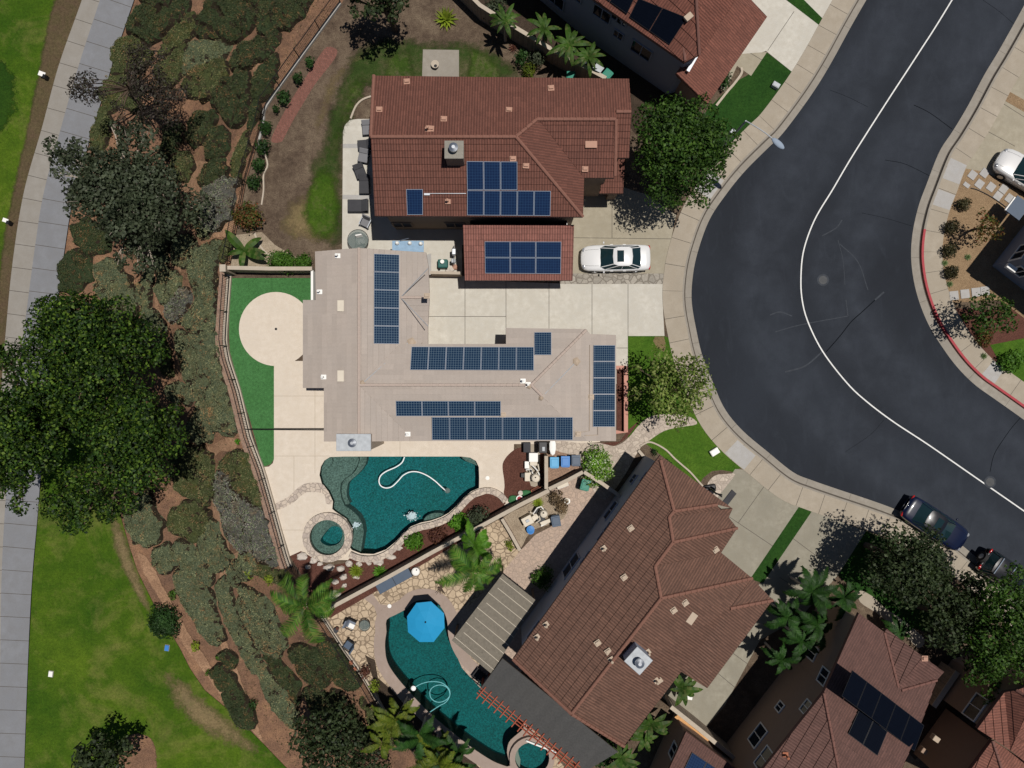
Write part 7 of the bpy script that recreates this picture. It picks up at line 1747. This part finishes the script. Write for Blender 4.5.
# --- the ground-cover mounds on the slope: each its own shrub
def mound_mat(name, c, dead):
    t = NT(name); p = t.pos(); f = t.noise(p, 9, 5, .75); g = t.noise(p, 1.1, 5, .65, .6); k = t.noise(p, 3.2, 5, .7)
    a = t.mix(t.ramp(f, [(.3, 0), (.7, 1)]), mul(c, .45), mul(c, 1.5))
    a = t.mix(t.ramp(g, [(.5, 0), (.68, .55)]), a, (c[0] * 1.5, c[1] * 1.15, c[2] * .75))
    d = t.math('ADD', t.math('MULTIPLY', k, .6), t.math('MULTIPLY', g, .4))
    a = t.mix(t.ramp(d, [(.575, 0), (.65, .75)]), a, dead)
    t.col(a); t.rough(.95); t.b.inputs['Specular IOR Level'].default_value = .08; t.bump(t.math('ADD', f, k), .12, 1); return t.mat
MM = {'g': (mound_mat('grey_green_mound', (.085, .103, .060), (.19, .13, .075)), m_leaf('grey_green_sprigs', [(.056, .070, .035), (.102, .117, .059), (.146, .156, .080), (.20, .19, .10)], .15, .6, (.27, .155, .07), .53)),
      'o': (mound_mat('olive_mound', (.055, .066, .026), (.2, .12, .06)), m_leaf('olive_sprigs', [(.045, .058, .022), (.076, .092, .035), (.112, .122, .05), (.15, .125, .058)], .15, .6, (.2, .115, .055), .53)),
      'd': (mound_mat('dark_green_mound', (.034, .048, .022), (.13, .08, .04)), m_leaf('dark_green_sprigs', [(.02, .028, .011), (.036, .047, .018), (.055, .064, .025), (.075, .07, .03)], .15, .6, (.17, .095, .042), .52)),
      'v': (mound_mat('mauve_grey_mound', (.085, .085, .075), (.2, .14, .1)), m_leaf('mauve_grey_sprigs', [(.10, .125, .075), (.15, .15, .115), (.23, .205, .185), (.12, .155, .075), (.14, .165, .09)], .15, .6, (.18, .13, .09), .52))}
M['shade_twigs'] = m_plain('shaded_shrub_skirt', (.030, .023, .016), .95, var=.6, sc=14, spec=.05)  # twig brown darkened to paint in the shade on steep mound sides
def mound(pts, kind, label, h=.55):
    h *= 1.0
    ring = [Vector(Pt(q[0], q[1])[:2]) for q in catmull(pts, 8, True)]
    if area2(ring) < 0: ring = ring[::-1]
    # ragged outline
    ring = [p + Vector((noise.noise(Vector((p.x * 1.3, p.y * 1.3, 3))), noise.noise(Vector((p.x * 1.3, p.y * 1.3, 9))))) * .38 for p in offset(ring, -.17, True)]
    cx = sum(p.x for p in ring) / len(ring); cy = sum(p.y for p in ring) / len(ring); base = Vector((cx, cy, terr(cx, cy)))
    V, F = cdt(ring, (), .24, .06, .15); A = np.array([(p.x, p.y) for p in ring]); B = np.roll(A, -1, 0)
    def edge_d(Q):
        D = B - A; T = ((Q[:, None] - A[None]) * D[None]).sum(2) / (D * D).sum(1)[None]; T = np.clip(T, 0, 1); C = A[None] + T[..., None] * D[None]; return np.sqrt(((Q[:, None] - C) ** 2).sum(2)).min(1)
    def hh(Q):
        d = edge_d(Q); o = []
        for (x, y), dd in zip(Q, d):
            k = min(1, dd / .16) ** .6 * (1 - .25 * math.exp(-dd / .5)); n1 = noise.noise(Vector((x * .9, y * .9, 1))); n2 = noise.noise(Vector((x * 3.1, y * 3.1, 5))); k *= 1 - .55 * max(0, 1 - abs(noise.noise(Vector((x * .42 + y * .1, y * .3, 4)))) / .07)
            o.append(terr(x, y) - .06 + h * k * (.95 + .6 * n1) + .2 * n2 * k)
        return np.array(o)
    Q = np.array([(p.x, p.y) for p in V]); Z = hh(Q); VV = np.column_stack([Q, Z])
    nT = len(F); ar = abs(area2(ring)); n = int(ar * 190)
    xs = []; lo = A.min(0); hi = A.max(0)
    tri = np.array(F); ta = np.abs(np.cross(Q[tri[:, 1]] - Q[tri[:, 0]], Q[tri[:, 2]] - Q[tri[:, 0]])) / 2; pick = rng.choice(nT, n, p=ta / ta.sum()); u = rng.random((n, 2)); s = u.sum(1) > 1; u[s] = 1 - u[s]
    cr_ = np.array([abs(noise.noise(Vector((float(a) * .42 + float(b) * .1, float(b) * .3, 4)))) for a, b in Q[tri[pick, 0]]]); kp = (cr_ > .018) & (edge_d(Q[tri[pick, 0]]) > .10); pick = pick[kp]; u = u[kp]; n = len(pick)
    C = VV[tri[pick, 0]] * (1 - u.sum(1))[:, None] + VV[tri[pick, 1]] * u[:, :1] + VV[tri[pick, 2]] * u[:, 1:]; C[:, 2] += rng.uniform(-.02, .12, n)
    LV, LF = leaf_quads(C, np.tile((0., 0., 1.), (n, 1)), .115, .55, .7)
    allV = np.vstack([VV, LV]); allF = [list(f) for f in F] + (LF + len(VV)).tolist()
    o = np_mesh('ground_cover_shrub', allV, allF, list(MM[kind]) + [M['shade_twigs']], None, [2 if (max(VV[i][2] for i in f) - min(VV[i][2] for i in f)) > .25 else 0 for f in F] + [1] * n, base)
    tag(o, label, 'shrub', 'ground cover shrubs on the slope')
MOUNDS = [
 ([(130, 30), (137, 10), (152, 7), (158, 18), (146, 38), (136, 38)], 'd', 'small leaning mound closest to the grey path at the top', .6),
 ([(145, 40), (147, 28), (165, 10), (185, 3), (188, 9), (178, 22), (163, 38), (152, 43)], 'd', 'long slanting mound right of the one closest to the path at top', .6),
 ([(140, -4), (172, -6), (168, 5), (152, 7)], 'd', 'mound cut by the top edge right of the grey path', .6),
 ([(160, 55), (163, 45), (183, 20), (195, 12), (197, 24), (190, 40), (172, 53)], 'o', 'slanting olive mound third from the path at the top', .55),
 ([(196, 35), (203, 15), (220, 2), (255, 0), (258, 22), (246, 38), (232, 44), (215, 38), (205, 40)], 'd', 'largest mound near the top edge with a dark hollow in it', .7),
 ([(258, 25), (262, 2), (290, -6), (312, 0), (300, 18), (285, 30), (268, 34)], 'd', 'mound against the fence at the top edge', .6),
 ([(185, 73), (188, 52), (198, 43), (224, 43), (231, 48), (222, 60), (205, 65), (195, 74)], 'g', 'grey-green mound directly below the largest top mound', .55),
 ([(184, 90), (186, 80), (200, 69), (222, 62), (229, 66), (222, 84), (208, 100), (195, 101)], 'o', 'olive mound with dark lower edge in the middle of the upper slope', .65),
 ([(232, 62), (236, 50), (255, 41), (275, 36), (281, 43), (265, 59), (245, 69), (234, 70)], 'd', 'mound between the largest top mound and the fence', .6),
 ([(212, 100), (220, 84), (240, 73), (250, 76), (249, 100), (245, 116), (236, 127), (222, 115)], 'd', 'tall dark mound tapering to a point below, left of the fence strip', .65),
 ([(254, 78), (264, 66), (278, 56), (273, 84), (263, 108), (252, 130), (247, 126), (253, 102)], 'd', 'narrow strip mound running along the fence near the brick path', .5),
 ([(158, 66), (170, 58), (186, 47), (187, 62), (180, 78), (166, 88), (158, 78)], 'o', 'olive mound behind the upper purple-brown tree', .5),
 ([(112, 62), (118, 42), (135, 40), (150, 50), (149, 62), (135, 72), (118, 72)], 'o', 'olive mound beside the path just below the top mounds', .45),
 ([(100, 96), (108, 76), (124, 76), (134, 90), (142, 106), (136, 114), (122, 108), (108, 110)], 'o', 'olive mound under the purple-brown tree limbs beside the path', .4),
 ([(91, 142), (97, 114), (106, 108), (111, 122), (106, 146), (96, 152)], 'o', 'narrow olive mound hugging the path right of the joint lines', .4),
 ([(188, 136), (195, 116), (211, 111), (217, 120), (206, 139), (194, 148)], 'd', 'round-ended mound left of the narrow fence strip', .55),
 ([(206, 146), (210, 133), (225, 127), (231, 140), (222, 156), (209, 158)], 'd', 'compact oval mound below the tall dark pointed one', .55),
 ([(200, 181), (206, 166), (221, 159), (229, 166), (225, 177), (206, 187)], 'd', 'oval mound above the big mauve-grey mound', .5),
 ([(171, 170), (176, 156), (188, 153), (195, 163), (190, 178), (180, 182)], 'o', 'round olive mound right of the olive tree, upper', .55),
 ([(160, 152), (168, 129), (182, 124), (184, 138), (175, 152), (166, 159)], 'd', 'dark mound tucked under the right side of the olive tree', .5),
 ([(233, 178), (237, 152), (245, 131), (250, 133), (246, 155), (239, 178)], 'o', 'thin strip mound beside the fence left of the dark shrubs', .45),
 ([(200, 206), (204, 190), (222, 179), (239, 179), (236, 196), (229, 219), (214, 232), (202, 226)], 'v', 'big mauve-grey mound left of the red-green fence shrub', .55),
 ([(192, 218), (199, 206), (205, 212), (212, 226), (211, 235), (201, 237)], 'g', 'little grey-green mound at the lower left of the big mauve one', .45),
 ([(60, 285), (64, 256), (79, 251), (92, 262), (92, 280), (80, 292), (64, 291)], 'd', 'dark mound beside the path just above the big green tree', .5),
 ([(72, 228), (86, 219), (108, 233), (109, 250), (96, 256), (80, 246)], 'd', 'dark mound beside the path at the lower left of the olive tree', .5),
 ([(98, 276), (104, 262), (118, 261), (130, 279), (137, 303), (133, 320), (116, 316), (103, 300)], 'g', 'large grey-green mound just right of the upper big tree top', .6),
 ([(137, 291), (145, 276), (152, 270), (153, 288), (150, 304), (142, 309)], 'g', 'slim upright grey-green mound between two soil tracks', .5),
 ([(172, 255), (178, 239), (192, 237), (196, 250), (189, 264), (180, 266)], 'g', 'grey-green mound at the top of the soil track loop', .5),
 ([(153, 246), (160, 232), (172, 228), (174, 240), (167, 254), (157, 256)], 'd', 'dark mound at the lower right edge of the olive tree', .5),
 ([(158, 285), (160, 262), (167, 257), (171, 268), (181, 276), (179, 289), (170, 306), (160, 301)], 'g', 'grey-green mound on the inner side of the soil track loop', .5),
 ([(166, 311), (175, 296), (185, 288), (191, 296), (187, 310), (175, 321), (168, 319)], 'v', 'mound with mauve top enclosed by the soil track loop', .5),
 ([(188, 268), (196, 250), (214, 242), (224, 244), (217, 262), (216, 300), (215, 328), (200, 332), (184, 326), (178, 322), (190, 312), (196, 298), (192, 284)], 'g', 'broad mound filling the slope left of the wall pillar', .5),
 ([(178, 332), (200, 335), (216, 332), (222, 362), (231, 400), (238, 430), (222, 433), (206, 415), (192, 396), (186, 378), (178, 352)], 'g', 'very long mound running down beside the putting green fence', .5),
 ([(140, 313), (150, 308), (160, 315), (166, 332), (160, 346), (149, 336)], 'g', 'mound half shaded by the upper big tree, right side', .5),
 ([(155, 347), (165, 340), (172, 358), (174, 375), (161, 371), (153, 358)], 'o', 'small olive mound between the upper big tree and the soil track', .45),
 ([(187, 425), (199, 408), (217, 404), (222, 418), (213, 437), (200, 444), (190, 437)], 'g', 'rounded mound directly above the soil clearing near the fence', .55),
 ([(166, 391), (178, 383), (190, 390), (191, 403), (180, 402)], 'g', 'small mound right of the lower big tree top', .45),
 ([(171, 462), (177, 450), (195, 446), (212, 454), (215, 480), (213, 499), (204, 504), (189, 498), (176, 485)], 'o', 'big rounded olive mound with orange dead patches', .6),
 ([(127, 507), (140, 495), (152, 490), (158, 510), (164, 528), (155, 541), (142, 545), (133, 538)], 'g', 'blue-grey mound at the lower right edge of the lower big tree', .55),
 ([(168, 521), (175, 508), (195, 503), (210, 511), (209, 525), (196, 541), (180, 535)], 'o', 'dome-like olive mound below the one with orange patches', .6),
 ([(197, 553), (205, 531), (212, 519), (219, 523), (226, 545), (233, 558), (223, 572), (206, 571)], 'g', 'pointed blue-grey mound right of the dome-like olive one', .55),
 ([(153, 551), (163, 543), (173, 549), (176, 564), (166, 572), (157, 566)], 'g', 'small blue-grey mound left of a diagonal soil crack', .5),
 ([(175, 546), (184, 540), (199, 551), (214, 574), (211, 583), (196, 577), (180, 566)], 'g', 'slanting blue-grey mound under the dome-like olive one', .5),
 ([(217, 474), (228, 478), (244, 500), (262, 508), (272, 530), (282, 558), (274, 566), (256, 556), (239, 548), (226, 530), (217, 502)], 'v', 'long mauve-grey mound beside the pool deck fence', .5),
 ([(221, 465), (232, 453), (246, 451), (254, 466), (263, 490), (266, 505), (258, 504), (243, 494), (229, 477)], 'o', 'olive mound touching the fence below the soil clearing', .45),
 ([(240, 553), (256, 560), (276, 571), (287, 572), (288, 584), (274, 584), (258, 574), (250, 566)], 'o', 'olive strip mound between fence and mauve-grey mound', .4),
 ([(175, 576), (184, 567), (199, 576), (212, 592), (218, 615), (225, 636), (219, 643), (208, 640), (195, 622), (183, 600)], 'g', 'long blue-grey mound right of the round clipped bush', .55),
 ([(217, 590), (221, 580), (228, 580), (234, 600), (244, 625), (258, 650), (266, 674), (256, 672), (240, 650), (228, 625)], 'g', 'narrow curved mound between two long ones on the lower slope', .5),
 ([(228, 578), (236, 560), (243, 552), (256, 556), (255, 570), (246, 580), (238, 586)], 'g', 'mound at the upper end of the soil path near the left palm', .5),
 ([(238, 600), (246, 587), (262, 595), (275, 612), (284, 630), (286, 648), (276, 657), (262, 649), (250, 630)], 'g', 'broad blue-grey mound left of the large palm', .55),
 ([(219, 658), (226, 650), (236, 655), (239, 663), (230, 667)], 'd', 'small oval mound above the long lower mound', .45),
 ([(213, 676), (216, 665), (226, 664), (238, 680), (246, 698), (256, 714), (256, 723), (245, 728), (235, 720), (225, 700)], 'd', 'long dark mound bordering the lower left lawn', .55),
 ([(256, 662), (268, 668), (285, 690), (300, 714), (298, 727), (286, 722), (268, 700)], 'g', 'slanting mound left of the nearly black bottom tree', .5),
 ([(264, 655), (280, 660), (292, 671), (301, 690), (298, 704), (286, 688)], 'd', 'slim mound parallel to the slanting one by the bottom tree', .5),
 ([(318, 640), (328, 638), (345, 655), (359, 680), (351, 690), (336, 680), (325, 660)], 'd', 'mound along the outside of the lower fence below the palm', .5),
 ([(290, 651), (305, 645), (318, 650), (331, 675), (325, 685), (306, 680)], 'd', 'mound directly below the large palm fronds', .5),
 ([(332, 690), (345, 700), (362, 720), (376, 740), (371, 748), (351, 740), (336, 715)], 'd', 'mound outside the end of the lower fence at the bottom', .5),
 ([(305, 690), (320, 685), (335, 702), (346, 717), (335, 722), (313, 712)], 'd', 'mound just above the nearly black bottom tree', .5),
 ([(360, 700), (375, 712), (392, 735), (392, 745), (378, 735)], 'o', 'narrow mound between lower fence end and yellow-green palms', .4),
 ([(236, 236), (226, 238), (219, 252), (222, 262), (229, 256)], 'o', 'small mound against the fence above the wall pillar', .4)]
for pts, k, lab, hgt in MOUNDS: mound(pts, k, lab, hgt)

# litter, dry grass and seedlings between the mounds: nobody could count them
pts = []
while len(pts) < 9000:
    px, py = random.uniform(60, 400), random.uniform(-5, 775); v = Pt(px, py); d = fence_dist(v.x, v.y)
    if .3 < d < 9.5 and noise.noise(Vector((v.x * .6, v.y * .6, 2))) > -.25 + random.uniform(-.2, .3): pts.append((v.x, v.y, v.z + random.uniform(.02, .12)))
C = np.array(pts); V, F = leaf_quads(C, np.tile((0., 0., 1.), (len(C), 1)), .12, .4, .7)
o = np_mesh('slope_litter', V, F, m_leaf('dry_litter', [(.05, .06, .025), (.16, .1, .05), (.25, .17, .09), (.09, .065, .04)], .1)); o['kind'] = 'stuff'; o['label'] = 'dry litter and seedlings scattered over the slope soil'; o['category'] = 'litter'
# =================================================================== VEHICLES
def car(label, px, py, hc, rz, paint, kind='sedan', L=4.75, W=1.82, z=0.0, name='parked_car', sunroof=True, roofmat=None, cat='car'):
    """x forward. Body lofted from cross-sections, glasshouse above it"""
    c = P(px, py, hc); t = thing(name, label, cat, Vector((c.x, c.y, z)), rz)
    hl = L / 2; hw = W / 2
    if kind == 'suv': st = [(-1, .80, .52, .92), (-.965, .90, .40, 1.02), (-.8, .97, .30, 1.06), (-.5, 1, .27, 1.05), (0, 1, .25, 1.02), (.4, 1, .25, 1.02), (.62, .98, .27, 1.05), (.82, .93, .30, 1.0), (.95, .80, .36, .86), (1, .62, .45, .74)]
    else: st = [(-1, .55, .46, .78), (-.985, .76, .38, .88), (-.95, .88, .32, .95), (-.85, .95, .27, .98), (-.55, 1, .24, .97), (0, 1, .22, .92), (.35, 1, .22, .91), (.62, .985, .24, .90), (.80, .95, .28, .83), (.90, .87, .31, .76), (.96, .74, .35, .69), (.99, .55, .39, .63), (1, .36, .44, .58)]
    secs = []
    for x, wf, zb, zt in st:
        w_ = hw * wf; zm = zb + (zt - zb) * .55
        half = [(w_ * .82, zb), (w_ * .97, zb + .08), (w_, zm), (w_ * .985, zt - .12), (w_ * .93, zt - .035), (w_ * .80, zt + .005), (w_ * .45, zt + .03), (0, zt + .038)]
        ring = [(x * hl, y, z_) for y, z_ in half] + [(x * hl, -y, z_) for y, z_ in reversed(half[:-1])]
        secs.append(ring)
    mb = MB(); V = [p for r in secs for p in r]; n = len(secs[0]); F = []
    for i in range(len(secs) - 1):
        for k in range(n - 1): F.append((i * n + k, i * n + k + 1, (i + 1) * n + k + 1, (i + 1) * n + k))
        F.append((i * n + n - 1, i * n, (i + 1) * n, (i + 1) * n + n - 1))
    F.append(tuple(range(n))); F.append(tuple(reversed(range((len(secs) - 1) * n, len(secs) * n))))
    mb.mesh(V, F); body = mb.build('body', paint, t, False, True)
    # glasshouse: base ring (belt) to roof ring
    if kind == 'suv': xb0, xr0, xr1, xb1, zr, zb_ = -.93, -.80, .18, .52, 1.70, 1.02
    else: xb0, xr0, xr1, xb1, zr, zb_ = -.76, -.42, .08, .46, 1.42, .94
    wb, wr_ = hw * .90, hw * .70
    def ring(x0, x1, w_, z_, cut=.06): return [(x0 * hl, -w_ * .86, z_), (x0 * hl + .25, -w_, z_), (x1 * hl - .35, -w_, z_), (x1 * hl, -w_ * .82, z_), (x1 * hl + .06, 0, z_), (x1 * hl, w_ * .82, z_), (x1 * hl - .35, w_, z_), (x0 * hl + .25, w_, z_), (x0 * hl, w_ * .86, z_), (x0 * hl - .06, 0, z_)]
    A = ring(xb0, xb1, wb, zb_ - .03); B = ring(xr0, xr1, wr_, zr - .05); m = len(A); mb = MB()
    mb.mesh(A + B, [(i, (i + 1) % m, m + (i + 1) % m, m + i) for i in range(m)] ); mb.build('windows', M['carglass'], t, False, True)
    # roof panel, slightly domed, with rails down the pillars
    B2 = ring(xr0 - .012, xr1 + .012, wr_ * 1.03, zr - .06); Ctr = ring(xr0 * .85, xr1 * .6, wr_ * .6, zr); mb = MB()
    mb.mesh(B2 + Ctr, [(i, (i + 1) % m, m + (i + 1) % m, m + i) for i in range(m)] + [tuple(m + i for i in range(m))])
    mb.build('roof', roofmat or paint, t, False, True)
    def pillar(a, b, r):
        q = MB(); q.tube([a, b], r, 5); q.build('pillar', paint, t, False)
    for i in (1, 2, 6, 7): pillar(Vector(A[i]), Vector(B[i]), .018)
    for s in (-1, 1):
        xm = (xb0 + xb1) / 2 * hl; pillar((xm, s * wb, zb_), ((xr0 + xr1) / 2 * hl, s * wr_, zr - .05), .018)
    for i in (3, 5, 0, 8): pillar(Vector(A[i]), Vector(B[i]), .028)
    if sunroof:
        mb = MB(); mb.box((((xr0 + xr1) / 2 + .07) * hl, 0, zr + .004), (.46, .78, .02), bev=.008); mb.build('sunroof', M['carglass'], t, False)
    for s in (-1, 1):
        mb = MB(); mb.blob(((xb1 - .10) * hl, s * (hw + .10), .98), (.06, .09, .06), amp=0); mb.build('mirror', paint, t, False, True)
        mb = MB(); mb.blob((hl * .915, s * hw * .62, .715 if kind != 'suv' else .84), (.14, .15, .05), amp=0); mb.build('headlight', M['lampw'], t, False, True)
        mb = MB(); mb.blob((-hl * .965, s * hw * .70, .80 if kind != 'suv' else .95), (.09, .22, .08), amp=0); mb.build('taillight', M['lampr'], t, False, True)
        for x in (.60, -.60):
            w_ = MB(); w_.tube([(x * hl, s * (hw - .20), .33), (x * hl, s * (hw + .005), .33)], .33, 20); ty = w_.build('wheel', M['rubber'], t, False)
            rm = MB(); rm.tube([(x * hl, s * (hw - .02), .33), (x * hl, s * (hw + .018), .33)], .2, 14); rm.build('rim', M['metal'], ty, False)
        mb = MB()
        for x in (.12, -.25): mb.box((x * hl, s * (hw + .004), .80), (.2, .025, .03))
        mb.build('door_handle', paint, t, False)
    # shut lines of bonnet and boot
    if kind != 'suv':
        for s in (-1, 1):
            mb = MB(); mb.tube([(.5 * hl, s * hw * .62, .924), (.62 * hl, s * hw * .62, .920), (.80 * hl, s * hw * .60, .850), (.89 * hl, s * hw * .56, .792)], .007, 4); mb.build('shut_line', M['black'], t, False)
        mb = MB(); mb.tube([(xb0 * hl - .14, -hw * .66, .972), (xb0 * hl - .15, 0, 1.006), (xb0 * hl - .14, hw * .66, .972)], .007, 4); mb.build('shut_line', M['black'], t, False)
    mb = MB()
    zz = .955 if kind != 'suv' else 1.075
    mb.box((hl * .985, 0, .50), (.05, W * .45, .1)); mb.box((-hl * .985, 0, .52), (.05, .5, .12)); mb.build('number_plate_panel', M['black'], t, False)
    return t
ang = PI
car('white sedan with dark sunroof parked nose-in on the tan driveway', 616, 257.5, .9, PI + R(.5), M['p_white'], L=4.75)
car('dark blue sedan parked along the kerb beside the leafy street tree', 938.5, 525, .9, R(-33), M['p_blue'], L=4.9, W=1.86, z=-.125, roofmat=M['p_black'])
car('silver-white car nosing out of the driveway at the right edge', 1031, 174, .9, R(148), M['p_suv'], 'sedan', L=4.8, W=1.9, z=0.01)
# dark off-roader with a spare wheel at the back
jp = car('black off-roader with rear spare wheel and red tail lamps behind the blue sedan', 1012, 577, 1.0, R(-35), M['p_black'], 'suv', L=4.3, W=1.85, z=-.125, sunroof=False)
mb = MB(); mb.tube([(-2.42, 0, .95), (-2.18, 0, .95)], .38, 20); sp = mb.build('spare_wheel', M['rubber'], jp, False)
mb = MB(); mb.tube([(-2.435, 0, .95), (-2.41, 0, .95)], .2, 14); mb.build('rim', M['metal'], sp, False)
mb = MB(); mb.tube([(-1.6, -.62, 1.74), (-1.6, .62, 1.74)], .03, 6); mb.tube([(-.6, -.62, 1.74), (-.6, .62, 1.74)], .03, 6); mb.build('roof_rack', M['alu'], jp, False)
# =================================================================== LIGHT AND CAMERA
sc = bpy.context.scene
w = bpy.data.worlds.new('World'); sc.world = w; w.use_nodes = True
nt = w.node_tree; bg = nt.nodes['Background']; sky = nt.nodes.new('ShaderNodeTexSky'); sky.sky_type = 'NISHITA'; sky.sun_disc = False
SUN = Vector((.235, .06, 1)).normalized()
sky.sun_elevation = math.asin(SUN.z); sky.sun_rotation = math.atan2(SUN.x, SUN.y); sky.altitude = 100; sky.air_density = .75; sky.dust_density = .3
nt.links.new(sky.outputs[0], bg.inputs[0]); bg.inputs[1].default_value = .05
sl = bpy.data.lights.new('sun', 'SUN'); sl.energy = 5.0; sl.angle = R(.53); sl.color = (1, .955, .89)
so = bpy.data.objects.new('sun', sl); COL.objects.link(so); so.rotation_euler = SUN.to_track_quat('Z', 'Y').to_euler()
cam = bpy.data.cameras.new('camera'); co = bpy.data.objects.new('camera', cam); COL.objects.link(co)
co.location = (0, 0, H); cam.sensor_width = 36; cam.lens = 36 * H / (1024 * S); cam.clip_end = 3000; cam.clip_start = .5
sc.camera = co
sc.view_settings.view_transform = 'Standard'; sc.view_settings.look = 'None'; sc.view_settings.gamma = 1; sc.view_settings.exposure = -.22
sc.cycles.max_bounces = 6; sc.cycles.transparent_max_bounces = 12; sc.cycles.use_denoising = True
